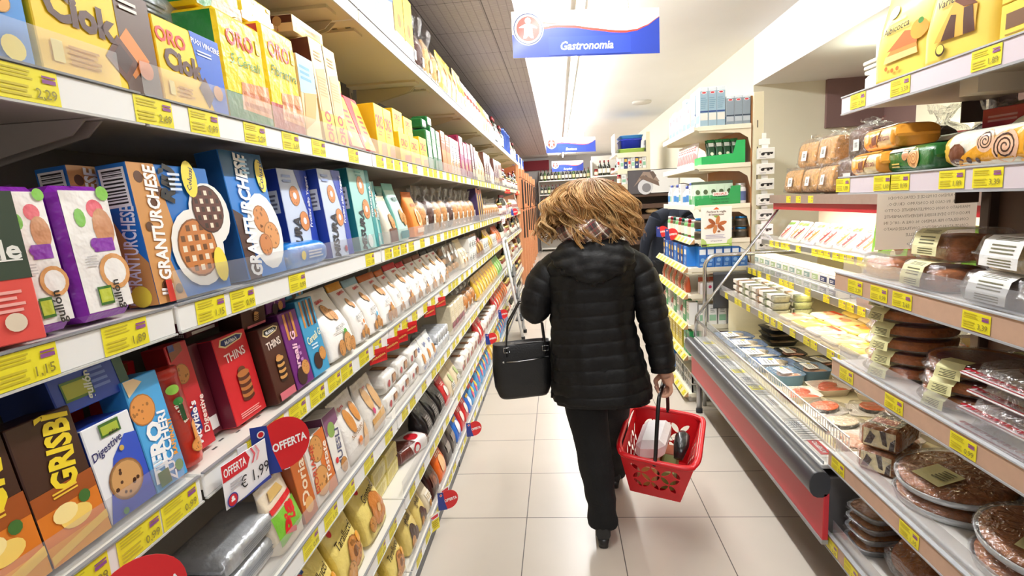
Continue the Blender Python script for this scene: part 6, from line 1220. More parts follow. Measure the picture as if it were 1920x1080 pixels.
S['btub'] = dict(k='jar', d=.09, name='olive_tub', cat='tub', desc='clear olive tub with bright blue lid', col='#5a4a34', lab='#3a3428', lid='#3f8fd0', mat='plastic')
for i, st in enumerate(('cone', 'rlid', 'cone', 'glid', 'rlid', 'cone', 'glid', 'rlid', 'cone')): gside(5, st, .13 + i * .108, .075, .14)
for i in range(4):
    for z in range(2): put('btub', GROW[5], (GX + .06 + i * .095, GY0 + .012, GZ[5] + .001 + z * .078), .09, .075, -PI / 2)
S['bbox'] = dict(d=.1, name='salt_box', cat='salt box', desc='bright blue grocery box', col='#2a6fc4', side='#2a7fd4', ops=[('r', .1, .6, .9, .85, '#e9f1f8'), ('d', .5, .35, .26, '#7fb4e6'), ('ln', .15, .08, .85, .2, 2, '#a9d0f0')])
S['bboxd'] = dict(S['bbox'], desc='dark blue grocery box', col='#1f2f6b', ops=[('r', .1, .55, .9, .8, '#c9a23a'), ('d', .5, .3, .24, '#e9e4d0')])
for i in range(6): gend(4, 'bbox', .08 + i * .058, .055, .155, .012)
for i in range(4):
    gend(4, 'bboxd', .11 + (i % 2) * .0, .06, .15, .15 + i * .15)
for i in range(8): gside(4, 'bboxd' if i % 3 else 'bbox', .10 + i * .115, .08, .15)
S['chil'] = dict(k='bag', d=.04, name='spice_packet', cat='packet', mat='foil', desc='clear packet of dried red peppers', col='#c8562e', band='#e6d9c8', ops=[('ln', .1, .2, .9, .7, 5, '#e2a57a')])
S['drk'] = dict(k='bag', d=.05, name='spice_packet', cat='packet', mat='foil', desc='clear packet of brown mushrooms', col='#8a7458', band='#d9d2c4', ops=[('d', .5, .5, .25, '#5a7a3a')])
for i in range(4): gend(3, 'chil', .10 + i * .075, .07, .13, .09)
S['pinkd'] = dict(d=.07, name='display_box', cat='display box', desc='white display box with pink fruit print', col='#f3efee', flap=0, ops=[('d', .15 + .17 * i, .3 + .35 * (i % 2), .14, '#d8406a', 10) for i in range(6)]); gend(3, 'pinkd', .09, .22, .085)
for i in range(9): gside(3, 'drk' if i % 2 else 'chil', .12 + i * .105, .095, .13)
for i in range(5): gend(2, ('glid', 'cone', 'rlid')[i % 3] if 0 else 'tubw', .08 + i * .07, .06, .15)
S['grnb'] = dict(d=.09, name='grocery_box', cat='grocery box', desc='green upright grocery box', col='#2f9a57', ops=[('r', .1, .3, .9, .6, '#e9f2e4'), ('r', .1, .7, .9, .85, '#1f6b3a')])
S['yelb'] = dict(d=.1, name='grocery_box', cat='grocery box', desc='yellow grocery tin box', col='#e6d23a', side='#d9c42f', ops=[('r', .1, .3, .9, .75, '#f2e98c'), ('ln', .2, .35, .8, .7, 4, '#a8901f')])
for i in range(9): gside(2, ('tubw', 'grnb', 'wrack')[i % 3], .02 + i * .115, .09, .17)
for i in range(5): gside(1, 'yelb', .26 + i * .13, .11, .17)
for i in range(2): gside(1, 'grnb', .02 + i * .1, .09, .19)
for i in range(4): gside(0, 'bboxd' if i < 2 else 'brn2', .66 + i * .11, .1, .2)
for k, (y, z) in enumerate(((.02, 0), (.02, .075), (.32, 0), (.32, .075))):
    q = MB()
    for z2 in (0, .06): q.box((-.0, 0, z2), (.36, .28, z2 + .012), '#dfe0dc', .002)
    for i in range(5):
        for xx in (0, .35): q.box((xx, i * .065, .0), (xx + .01, i * .065 + .012, .06), '#d3d4d0')
        q.box((i * .087, 0, 0), (i * .087 + .012, .008, .06), '#d3d4d0'); q.box((i * .087, .272, 0), (i * .087 + .012, .28, .06), '#d3d4d0')
    q.box((.05, .05, .0125), (.3, .2, .045), '#4f7f5f' if k % 2 else '#c9cdc8', .004)
    tag(q.build('folded_crate', M['plastic'], None, (GX + .03, GY0 + y, GZ[0] + .001 + z)), 'pale grey slotted crate, %s, spice rack bottom shelf' % ('near lower', 'near upper', 'far lower', 'far upper')[k], 'crate')
# almond poster
q = MB(); W, Hh = .215, .285; pp = lambda u, v, e: (u * W, -e, v * Hh); q.box((0, 0, 0), (W, .0015, Hh), '#f6f4ef')
alm = []
for i in range(6):
    a = i * PI / 3 + .3; cx, cy = .5 + .2 * math.cos(a), .55 + .115 * math.sin(a)
    pts = [(cx + .15 * math.cos(a) * math.cos(t) - .065 * math.sin(a) * math.sin(t), cy + (.15 * math.sin(a) * math.cos(t) + .065 * math.cos(a) * math.sin(t)) * .75) for t in [2 * PI * j / 14 for j in range(14)]]
    alm += [('p', pts, ('#b0612f', '#c27a45', '#9a4f26')[i % 3])]
paint(q, [('p', [(.4, .93), (.46, .97), (.5, .99), (.54, .97), (.6, .93)], '#e2622c'), ('t', 'Fiorisce la voglia', .5, .88, .052, '#5a3a30', 0, .02, 0, .84), ('t', 'di benessere!', .5, .81, .052, '#5a3a30', 0, .02, 0, .7), ('p', [(.4, .78), (.6, .78), (.55, .74), (.5, .72), (.45, .74)], '#8fb04a')] + alm + [('d', .15, .47, .05, '#c99a6a', 10, .6), ('d', .58, .38, .05, '#7a4a2c', 10, .7),
    ('ln', .15, .2, .85, .31, 3, '#b9b0c4'), ('t', 'almappianam', .5, .15, .04, '#6b6470', 0, 0, .2, .55), ('p', [(0, .0), (.2, .0), (.16, .14), (.08, .2), (0, .22)], '#b9d27a'), ('p', [(1, 0), (.8, 0), (.86, .16), (.93, .18), (1, .24)], '#b9d27a'), ('r', 0, 0, 1, .075, '#9cbf4a'), ('r', .02, .01, .18, .06, '#3d3a2c'), ('ln', .25, .02, .95, .055, 1, '#e9f0c8')], pp, W, Hh)
tag(q.build('poster', M['card'], None, (1.02, GY0 - .012, 1.185)), 'white poster with almonds reading Fiorisce la voglia di benessere', 'poster')
# clip strips with reading glasses packs
for k, (zt, n) in enumerate(((1.86, 4), (1.44, 4))):
    r_ = empty('clip_strip', (1.415, GY0 - .012, 0)); q = MB(); q.box((.02, .004, zt - n * .105 - .02), (.05, .006, zt + .1), '#f1f1ee'); q.box((.0, .002, zt + .02), (.075, .006, zt + .06), '#f4f4f2', .002); q.build('strip', M['plastic'], r_)
    tag(r_, 'white hanging strip of glasses packs on the rack upright, %s one' % ('upper', 'lower')[k], 'clip strip')
    for i in range(n):
        z = zt - .08 - i * .105 + (.02 if 0 else 0)
        r2 = empty('glasses_pack', (1.395, GY0 - .022, z)); q = MB(); q.box((0, -.035, 0), (.11, 0, .075), '#ecebe8', .002)
        paint(q, [('d', .28, .45, .17, '#1c1c1e', 12, .8), ('d', .62, .42, .14, '#1c1c1e', 12, .8), ('r', .28, .5, .9, .6, '#1c1c1e'), ('d', .8, .5, .13, '#1c1c1e', 10, .8), ('d', .1, .65, .08, '#cfcfcc'), ('ln', .1, .1, .5, .2, 1, '#aaaaaa')], lambda u, v, e: (u * .11, -.035 - e, v * .075), .11, .075); q.build('card_box', M['card'], r2)
        q = MB(); q.box((.035, -.012, .075), (.075, -.006, .098), '#f3f3f0'); q.build('hang_tab', M['card'], r2)
        tag(r2, 'white glasses pack with dark spectacles, %s from the top of the %s strip' % (ORD[i], ('upper', 'lower')[k]), 'glasses pack', 'hanging glasses packs')
# offer discs on the spice rack
for k, y in enumerate((4.55, 4.95)): offer_disc((GX + .0, y, GZ[5] - .02), R(-90), 'round red offer disc on the spice rack, %s one' % ('near', 'far')[k], .85)
# tubular guard at the chiller end
r_ = empty('guard_rail', (1.03, 3.93, 0)); q = MB(); q.tube([(0, 0, 0), (0, 0, 1.04)] + [(.09 - .09 * math.cos(a), 0, 1.04 + .09 * math.sin(a)) for a in [PI / 2 * i / 6 for i in range(1, 7)]] + [(.78, 0, 1.125), (.8, 0, 1.12)], .014, '#d3d5d8', 10); q.build('tube', M['metal'], r_)
q = MB(); q.box((.06, -.006, .74), (.78, .006, 1.0), '#35363a', .004); q.box((.06, -.0075, .985), (.78, .0075, 1.005), '#55575c', .002); q.build('dark_board', M['paint'], r_)
q = MB(); q.tube([(.78, 0, 0), (.8, 0, 1.12)], .014, '#d3d5d8', 10); q.build('post', M['metal'], r_)
tag(r_, 'chrome tube guard rail between the chiller and the spice rack', 'guard rail')

# ------------------------------------------------------------ further back on the right: bread rack with picture, shelf unit, bottles
q = MB(); q.box((0, 0, 0), (.77, .02, .36), '#1f1d1e', .002); W, Hh = .75, .34
paint(q, [('r', 0, 0, .45, 1, '#4a464b'), ('r', .45, 0, 1, 1, '#d9d9db'), ('p', [(.1, .3), (.3, .95), (.5, .9), (.62, .5), (.5, .45), (.35, .8)], '#8d7a70'), ('d', .34, .28, .34, '#c3c3c9', 20, 1.0), ('d', .36, .24, .2, '#77757c', 16), ('p', [(.2, .7), (.62, .28), (.6, .48), (.3, .8)], '#6b564c'), ('p', [(.42, .95), (.5, .95), (.56, .75), (.5, .6)], '#5a4a44'), ('ln', .8, .2, .95, .3, 1, '#b9b9bd')], lambda u, v, e: (.01 + u * W, -e, .01 + v * Hh), W, Hh)
tag(q.build('framed_picture', M['card'], None, (1.08, 8.48, 1.602)), 'framed picture of a grey jug and cloth above the brown bread rack', 'picture')
r_ = empty('bread_rack', (1.07, 8.5, 0)); q = MB(); q.box((0, .38, 0), (.78, .40, 1.6), '#3a2a20'); q.box((0, 0, 0), (.02, .40, 1.6), '#4a3528'); q.box((.76, 0, 0), (.78, .4, 1.6), '#4a3528'); q.build('case', M['wood'], r_)
for z in (.5, .85, 1.1, 1.24, 1.40, 1.58):
    q = MB(); q.box((.02, .02, z), (.76, .38, z + .02), '#5a4030'); q.box((.02, 0, z - .02), (.76, .02, z + .05), '#4a3326'); q.build('tray_shelf', M['wood'], r_)
tag(r_, 'dark brown bread rack under the framed picture', 'bread rack')
for k in range(3):
    o = loaf_mesh(.2, .1, .08, '#d9b98a', k).build('bread_loaf', M['bread'], None, (1.78 - .22 * k, 8.52 + .0, 1.295 if k < 2 else 1.155)); o.rotation_euler = (0, 0, 1.5); o.location.y = 8.66; tag(o, 'pale bread loaf on the brown rack, %s from the right' % ORD[k], 'bread', 'loaves on the brown rack')
r_ = empty('shelving_bay', (.98, 9.2, 0)); q = MB(); q.box((.53, 0, 0), (.55, .9, 2.5), '#cfc7b0'); q.box((.5, -.02, 0), (.56, .02, 2.6), '#e9e2c4', .003); q.build('back_panel', M['paint'], r_)
for z in (1.35, 1.75, 2.0, 2.26):
    q = MB(); q.box((0, 0, z), (.52, .9, z + .03), '#efeadb', .003); q.box((.03, -.004, z - .05), (.5, 0, z + .03), '#e6ddc2', .01); q.build('shelf_board', M['paint'], r_)
tag(r_, 'pale shelf unit topped with blue crates behind the bread rack', 'shelving')
for nm, c, w_, d, h, loc, lab in (('plastic_crate', '#2f3fc0', .55, .36, .16, (1.26, 9.6, 2.36), 'royal blue crate on top of the far shelf unit'), ('plastic_crate', '#4f9be0', .6, .38, .05, (1.27, 9.6, 2.525), 'light blue lid lying on the royal blue crate'), ('flat_box', '#b7d86a', .4, .44, .07, (1.27, 9.5, 2.2905), 'pale green flat box below the royal blue crate')): crate(nm, w_, d, h, c, lab, loc)
q = MB(); q.box((0, 0, 0), (.01, .5, .32), '#f2f2ef', .002); tag(q.build('white_panel', M['plastic'], None, (.975, 9.25, 2.2905)), 'white upright card at the end of the far shelf unit', 'card')
for k in range(8): put(('wrack', 'tubw', 'bboxd')[k % 3], 'far shelf unit', (1.0 + .06 * k, 9.21, 2.031), .055, .2, -PI / 2)
for k in range(6): put(('rlid', 'tubw', 'wrack')[k % 3], 'far shelf unit', (1.0 + .075 * k, 9.21, 1.781), .07, .16, -PI / 2)
r_ = empty('wine_shelf', (.78, 12.0, 0)); 
for z in (1.2, 1.65, 2.03):
    q = MB(); q.box((0, 0, z), (1.0, .35, z + .03), '#f1efe8', .002); q.build('shelf_board', M['paint'], r_)
q = MB(); q.box((0, .35, 0), (1.0, .37, 2.5), '#d9d5cc'); q.build('back_panel', M['paint'], r_); q = MB(); q.box((-.02, 0, 0), (0, .37, 2.4), '#e6e2d8'); q.build('side_panel', M['paint'], r_); tag(r_, 'white bottle shelf standing across the aisle end on the right', 'shelving')
S['bottle2'] = dict(S['bottle'], desc='dark wine bottle with pale label')
for k in range(10):
    put('bottle2' if k % 4 else 'rlid', 'white bottle shelf', (.82 + k * .09, 12.03, 2.061), .085, .32 if k % 4 else .14, -PI / 2)
    put('bottle2' if k % 3 else 'jar', 'white bottle shelf', (.82 + k * .09, 12.03, 1.681), .085, .28 if k % 3 else .15, -PI / 2)
# wine wall at the very back
r_ = empty('wine_wall', (-.55, 17.0, 0)); q = MB(); q.box((0, .33, 0), (1.6, .36, 2.5), '#b5b0a8'); q.box((-.02, 0, 0), (0, .36, 2.2), '#a9a49c'); q.box((1.6, 0, 0), (1.62, .36, 2.3), '#cfcac0'); q.build('case', M['paint'], r_)
for z in (.1, .5, 1.0, 1.4, 1.78, 2.2):
    q = MB(); q.box((0, 0, z - .03), (1.6, .33, z), '#f0eee6', .002); q.build('shelf_board', M['paint'], r_)
tag(r_, 'grey shelf wall of wine at the very end of the aisle', 'shelving')
for st, c, lab in (('bw1', '#1a1f16', '#e9e4cf'), ('bw2', '#2a1418', '#f0ead8'), ('bw3', '#3a5a2c', '#e6d9a0'), ('bw4', '#5a2a2a', '#c9d0e6')): S[st] = dict(S['bottle'], desc={'bw1': 'black wine bottle', 'bw2': 'dark red wine bottle', 'bw3': 'green wine bottle', 'bw4': 'rosy liqueur bottle'}[st], col=c, lab=lab)
for zi, z in enumerate((1.001, 1.401, 1.781, 2.201)):
    for k in range(14): put(('bw1', 'bw2', 'bw1', 'bw3', 'bw4')[(k * 3 + zi) % 5 if zi < 3 else (k * 3) % 4], 'back wall shelf %s' % ('bottom', 'lower', 'middle', 'top')[zi], (-.52 + k * .112, 17.04, z), .088, .32 + .02 * (k % 2) if zi == 3 else .29, -PI / 2)
# orange wooden rack at the far left
r_ = empty('wooden_rack', (-.66, 9.6, 0))
for k in range(9):
    q = MB(); q.box((-.06, k * .85, 0), (0, k * .85 + .05, 2.25 - (k % 2) * .03), '#dd9b6e', .008); q.build('post', M['wood'], r_)
for z in (.2, .6, 1.0, 1.45, 1.85, 2.2):
    q = MB(); q.box((-.40, 0, z), (-.06, 6.9, z + .03), '#d08e62', .003); q.build('board', M['wood'], r_)
q = MB(); q.box((-.44, 0, 0), (-.42, 6.9, 2.3), '#c9a58a'); q.build('back_panel', M['wood'], r_)
tag(r_, 'orange wooden rack with round topped posts far left', 'rack')
ZR = (.231, .631, 1.031, 1.481, 1.881)
for zi, z in enumerate(ZR):
    for k in range(12): put(('bw1', 'jar', 'bw2', 'wrack')[(k + zi) % 4], 'orange rack shelf %s' % ORD[zi], (-.73, 9.74 + k * .53, z), .09, .26, 0)
for k in range(10): put(('bluetub', 'tubw', 'wr')[k % 3], 'top of the orange rack', (-.735, 9.7 + k * .3, 2.231), .18, .28, 0)
for k in range(18):
    r2 = empty('hanging_tool', (-.655, 9.625 + (k // 2) * .85, -.15 if k % 2 else .40)); q = MB(); q.tube([(-.008, 0, 1.62), (.04, 0, 1.62), (.05, 0, 1.60), (.05, 0, 1.585)], .004, '#222222', 6); q.build('hook', M['metal'], r2)
    q = MB(); q.box((.035, -.03, 1.05 + .05 * (k % 3)), (.06, .03, 1.58), ('#1d1d20', '#3a2c28', '#2c2c30', '#4a4438')[k % 4], .01); q.build('tool_body', M['plastic'], r2)
    tag(r2, 'kitchen tool hung %s on an orange post, %s post from the camera' % (('high', 'low')[k % 2], ORD[k // 2]), 'kitchen tool', 'hanging kitchen tools')
# step ladder leaning at the left shelves
r_ = empty('step_ladder', (-.465, 6.05, 0)); lean = .14
for y in (0, .36): q = MB(); q.tube([(0, y, 0), (-.03 - lean, y + (.03 if y == 0 else -.03), 1.14)], .016, '#e6e8ea', 8); q.build('rail', M['paint'], r_)
q = MB(); q.tube([(-.17, .03, 1.12), (-.172, .06, 1.17), (-.172, .30, 1.17), (-.17, .33, 1.12)], .016, '#e6e8ea', 8); q.build('top_bar', M['paint'], r_)
for z in (.22, .48, .74):
    q = MB(); q.box((-lean * z - .05, .02, z), (-lean * z + .04, .34, z + .02), '#5a5d62', .004); q.box((-lean * z + .02, .02, z - .1), (-lean * z + .03, .34, z + .12), '#6b6f74'); q.build('step', M['plastic'], r_)
for y in (0, .36): q = MB(); q.lathe([(.022, 0), (.022, .04), (.017, .04)], '#1d1d1f', 10, (0, y, 0)); q.build('rubber_foot', M['matte'], r_)
tag(r_, 'white folding step ladder leaning at the left shelves beyond the handbag', 'ladder')

# ------------------------------------------------------------ hanging signs
def hang_sign(name, x0, x1, y0, y1, zb, h, word, label):
    L_ = math.hypot(x1 - x0, y1 - y0); r = empty(name, (x0, y0, zb), math.atan2(y1 - y0, x1 - x0)); q = MB(); q.box((0, 0, 0), (L_, .006, h), '#fbfbfb', .0008)
    n = 26; low = [(0, 0), (1, 0)]
    def cv(t): return .78 - .10 * math.sin(t * 0) if 0 else (.665 + .0 * t if t < .0 else None)
    key = [(0, .50), (.2, .60), (.3, .635), (.42, .615), (.55, .55), (.68, .49), (.76, .475), (.84, .51), (.92, .62), (1, .80)]
    def cur(t):
        for (a, b), (a2, b2) in zip(key, key[1:]):
            if a <= t <= a2: s_ = (t - a) / (a2 - a); s_ = s_ * s_ * (3 - 2 * s_) * .5 + s_ * .5; return b + (b2 - b) * s_
        return .8
    top = [(t / n, cur(t / n)) for t in range(n + 1)]
    blue = [(0, 0), (1, 0)] + [(t, v) for t, v in reversed(top)]
    red = [(t, v) for t, v in top if t > .15] + [(t, v + .05 * (1 - max(0, t - .75) * 3)) for t, v in reversed(top) if t > .15]
    red2 = [(.2, .72), (.3, .71), (.3, .73), (.2, .76)]
    asp = h / L_; cx, cy, r0 = .108, .62, .335
    def circ(k, c): return ('p', [(cx + k * r0 * asp * math.cos(a), cy + k * r0 * math.sin(a)) for a in [2 * PI * i / 36 for i in range(36)]], c)
    def at(u, v): return (cx + u * r0 * asp, cy + v * r0)
    man = [('p', [at(.14 * math.cos(a) * 1.5, .52 + .14 * math.sin(a) * 1.5) for a in [2 * PI * i / 16 for i in range(16)]], '#fbfbfb'), ('p', [at(*p) for p in ((-.62, .12), (-.2, .32), (.2, .32), (.62, .1), (.62, .02), (.28, .06), (.3, -.3), (.36, -.62), (.18, -.6), (0, -.42), (-.18, -.62), (-.36, -.62), (-.3, -.3), (-.28, .06), (-.62, .06))], '#fbfbfb')]
    paint(q, [('p', blue, '#2f49b5'), ('p', red, '#d94a3c'), ('p', red2, '#e2695a'), circ(1.06, '#fbfbfb'), circ(1.0, '#1f3566'), circ(.93, '#fbfbfb'), circ(.8, '#d8412f')] + man + [('r', .24, .03, .80, .43, '#3550bd'), ('r', .24, .025, .80, .04, '#233a94'), ('t', word, .50, .235, .185, '#fbfbfb', 0, .02, .22, .36)], lambda u, v, e: (u * L_, -e, v * h), L_, h)
    q.build('sign_board', M['card'], r)
    for u in (.2, .79):
        q = MB(); q.tube([(u * L_, .003, h), (u * L_, .003, CEIL - zb)], .0012, '#b5b5b2', 5); q.build('wire', M['metal'], r); 
    return tag(r, label, 'sign', 'hanging department signs')
hang_sign('hanging_sign', -.217, .632, 3.234, 3.384, 2.395, .25, 'Gastronomia', 'large blue and white hanging sign reading Gastronomia')
hang_sign('hanging_sign', -.157, .713, 9.60, 9.90, 2.40, .255, 'Enoteca', 'middle blue and white hanging sign reading Enoteca')
hang_sign('hanging_sign', -.115, .76, 15.2, 15.5, 2.37, .28, 'Surgelati', 'farthest and smallest blue and white hanging sign above the wine shelf')
# ------------------------------------------------------------ people
def smooth_noise(p, s): return noise.noise(Vector(p) * s)
SKINM, nt, b = newmat('skin')
n_ = nt.nodes.new('ShaderNodeTexNoise'); n_.inputs['Scale'].default_value = 40
rp = nt.nodes.new('ShaderNodeMix'); rp.data_type = 'RGBA'; rp.inputs[6].default_value = (*H('#d39a80'), 1); rp.inputs[7].default_value = (*H('#e0b096'), 1)
nt.links.new(n_.outputs['Fac'], rp.inputs[0]); nt.links.new(rp.outputs[2], b.inputs['Base Color']); b.inputs['Roughness'].default_value = .5; b.inputs['Subsurface Weight'].default_value = .08
M['puffer'] = attr_mat('black_quilted_nylon', .52, spec=.3, bump=.35, bscale=28, sheen=.0)
M['cloth'] = attr_mat('dark_cloth', .9, bump=.2, bscale=90)
M['leather'] = attr_mat('black_leather', .32, bump=.12, bscale=140)
M['hair'] = attr_mat('hair', .45, spec=.4)
def ell(q, c, rx, ry, rz, col='#ffffff', n=20, m=12):
    rings = []
    for i in range(m + 1):
        a = -PI / 2 + PI * i / m; k = max(.02, math.cos(a)); rings.append([(c[0] + rx * k * math.cos(2 * PI * j / n), c[1] + ry * k * math.sin(2 * PI * j / n), c[2] + rz * math.sin(a)) for j in range(n)])
    q.loft(rings, col)
def limb(q, pts, rs, n=14, sub=4):
    P_ = [Vector(p) for p in pts]; out = []; rr = []
    for i in range(len(P_) - 1):
        p0 = P_[max(0, i - 1)]; p1 = P_[i]; p2 = P_[i + 1]; p3 = P_[min(len(P_) - 1, i + 2)]
        for k in range(sub):
            t = k / sub; out.append(.5 * ((2 * p1) + (p2 - p0) * t + (2 * p0 - 5 * p1 + 4 * p2 - p3) * t * t + (3 * p1 - p0 - 3 * p2 + p3) * t ** 3)); rr.append(rs[i] + (rs[i + 1] - rs[i]) * t)
    out.append(P_[-1]); rr.append(rs[-1]); q.tube(out, rr, '#ffffff', n)
def body(parent, pelvis, neck, head, shL, elL, wrL, shR, elR, wrR, hipL, knL, anL, toL, hipR, knR, anR, toR, hands, face_dir, scale=1.0):
    q = MB(); pv, nk, hd = Vector(pelvis), Vector(neck), Vector(head)
    limb(q, [pv - Vector((0, 0, .06)), pv + (nk - pv) * .25, pv + (nk - pv) * .6, pv + (nk - pv) * .86, nk - Vector((0, 0, .02))], [.112, .105, .108, .10, .062])
    limb(q, [nk - Vector((0, 0, .05)), nk + (hd - nk) * .55], [.058, .054])
    limb(q, [shL, nk - Vector((0, 0, .05)), shR], [.055, .06, .055])
    for a in ((shL, elL, wrL), (shR, elR, wrR)): limb(q, a, [.052, .042, .028])
    for a in ((hipL, knL, anL, toL), (hipR, knR, anR, toR)): limb(q, a, [.080, .044, .034, .028])
    ell(q, hd, .078, .095, .112)
    f = Vector(face_dir).normalized(); sd = f.cross(Vector((0, 0, 1))).normalized()
    limb(q, [hd + f * .088 + Vector((0, 0, .018)), hd + f * .112 + Vector((0, 0, -.022)), hd + f * .098 + Vector((0, 0, -.034))], [.009, .014, .012], 8)       # nose
    limb(q, [hd + f * .05 + Vector((0, 0, -.085)), hd + f * .08 + Vector((0, 0, -.085))], [.05, .03], 10)                                                     # chin
    for s_ in (-1, 1): limb(q, [hd + sd * s_ * .076 + Vector((0, 0, .02)), hd + sd * s_ * .086 - f * .012 + Vector((0, 0, .0)), hd + sd * s_ * .078 + Vector((0, 0, -.028))], [.012, .017, .010], 8)
    for pts, rs in hands: limb(q, pts, rs, 10)
    o = q.build('body', SKINM, parent); m_ = o.modifiers.new('fuse', 'REMESH'); m_.mode = 'VOXEL'; m_.voxel_size = .0045; m_.use_smooth_shade = True
    m2 = o.modifiers.new('smooth', 'SMOOTH'); m2.factor = .5; m2.iterations = 3
    for s_ in (-1, 1):
        q = MB(); c = hd + f * .083 + sd * s_ * .032 + Vector((0, 0, .008)); ell(q, c, .012, .012, .010, '#f1eeea', 12, 8); ell(q, c + f * .007, .0065, .0065, .0065, '#3a2a20', 10, 6); e_ = q.build('eye', M['glossy'], o)
    q = MB(); c = hd + f * .093 + Vector((0, 0, -.055)); q.tube([c - sd * .024 - f * .008, c - sd * .008 + f * .002, c + sd * .008 + f * .002, c + sd * .024 - f * .008], [.003, .0065, .0065, .003], '#a8524a', 8); q.build('lips', M['plastic'], o)
    return o
wo = empty('person', (.14, 2.36, 0)); O = Vector((.14, 2.36, 0))
V_ = lambda *p: Vector(p) - O
hc = V_(.14, 2.44, 1.525)
# right hand closed round the basket handle (handle runs fore and aft at x .432, z .712)
hx, hy, hz = .432, 2.375, .708
hands = [([V_(.445, 2.372, .80), V_(.458, 2.374, .765), V_(.463, 2.374, .738)], [.024, .030, .026]), ([V_(.452, 2.352, .77), V_(.462, 2.346, .738)], [.022, .016]), ([V_(.452, 2.396, .77), V_(.462, 2.406, .74)], [.022, .015])]
for i, (L_, r0) in enumerate(((.85, .0080), (.97, .0088), (1.0, .0092), (.93, .0090))):
    y = hy - .036 + .0235 * i
    hands.append(([V_(.463, y, .742), V_(.468, y - .001, .716), V_(.456, y - .002, .694), V_(.432, y - .002, .688 + .002 * i), V_(.415, y - .001, .700), V_(.412, y, .700 + .016 * L_)], [r0 * 1.2, r0 * 1.15, r0 * 1.08, r0, r0 * .95, r0 * .75]))
hands.append(([V_(.444, 2.392, .775), V_(.428, 2.418, .75), V_(.415, 2.426, .728), V_(.424, 2.424, .70)], [.016, .013, .0115, .008]))
# left hand, forward of the handbag
lw = Vector((-.135, 2.60, 1.10))
hands.append(([lw - O, lw - O + Vector((.005, .05, -.005)), lw - O + Vector((.01, .085, -.012))], [.026, .032, .028]))
for i in range(4):
    xx = -.035 + .021 * i; b0 = lw - O + Vector((.008 + xx, .085, -.012)); L_ = (.8, .95, 1, .9)[i]
    hands.append(([b0, b0 + Vector((.002, .034 * L_, -.010)), b0 + Vector((.004, .055 * L_, -.032)), b0 + Vector((.004, .052 * L_, -.056))], [.0098, .0092, .0086, .0068]))
hands.append(([lw - O + Vector((.022, .03, 0)), lw - O + Vector((.05, .06, -.012)), lw - O + Vector((.055, .088, -.022))], [.016, .012, .0085]))
body(wo, V_(.15, 2.42, .88), V_(.142, 2.415, 1.37), hc, V_(-.03, 2.42, 1.27), V_(-.115, 2.39, 1.09), lw - O, V_(.325, 2.42, 1.28), V_(.405, 2.38, 1.03), V_(.444, 2.372, .80),
     V_(.075, 2.42, .84), V_(.115, 2.37, .46), V_(.145, 2.305, .10), V_(.150, 2.43, .030), V_(.225, 2.44, .84), V_(.235, 2.62, .47), V_(.245, 2.80, .10), V_(.252, 2.94, .045), hands, (0, 1, -.12))
# --- jacket
BLK = '#0e0e10'
def ipol(tab, z):
    for a, b_ in zip(tab, tab[1:]):
        if a[0] <= z <= b_[0]:
            t = (z - a[0]) / (b_[0] - a[0]); t = t * t * (3 - 2 * t) * .4 + t * .6
            return [p + (r_ - p) * t for p, r_ in zip(a[1:], b_[1:])]
    return list(tab[-1][1:] if z > tab[-1][0] else tab[0][1:])
torso = [(.655, .168, 2.425, .236, .165), (.70, .165, 2.425, .234, .166), (.80, .155, 2.425, .222, .162), (.92, .142, 2.42, .203, .150), (1.03, .135, 2.415, .192, .142), (1.14, .135, 2.41, .196, .140), (1.23, .138, 2.41, .204, .138), (1.29, .139, 2.41, .205, .128), (1.33, .140, 2.412, .178, .112), (1.365, .141, 2.415, .128, .095), (1.39, .142, 2.42, .092, .085), (1.43, .142, 2.425, .086, .082)]
def puff(s_, a=.0075): x = abs(math.sin(PI * s_)); return a * (x ** .38 - .7)
q = MB(); rings = []; nz, na = 190, 80
for i in range(nz + 1):
    z = .655 + (1.43 - .655) * i / nz; cx, cy, a, b_ = ipol(torso, z); ring = []
    for j in range(na):
        th = 2 * PI * j / na; c, s_ = math.cos(th), math.sin(th); k = 2.4
        x = abs(c) ** (2 / k) * (1 if c > 0 else -1); y = abs(s_) ** (2 / k) * (1 if s_ > 0 else -1)
        zz = z + .006 * smooth_noise((c * 1.3, s_ * 1.3, z * 3), 2.0) - .010 * math.cos(th)
        d = puff((zz - .655) / .0605) if z < 1.34 else puff((zz - 1.34) / .045, .006)
        d += .010 * smooth_noise((c * .6, s_ * .6, z), 6.0) + .005 * smooth_noise((c, s_, z * 1.5), 17.0) * (abs(math.sin(PI * (zz - .655) / .0605)))
        for seam in (-PI * .08, PI * 1.08):
            dd = abs((th - seam + PI) % (2 * PI) - PI)
            if dd < .09: d -= .010 * (1 - dd / .09)
        if z < .675: d -= .010
        ring.append((cx + x * (a + d) - O.x, cy + y * (b_ + d) - O.y, z))
    rings.append(ring)
rings.insert(0, [(p[0] * .93 + .002, p[1] * .93, p[2] + .02) for p in rings[0]])
q.loft(rings, BLK, cap=(True, True))
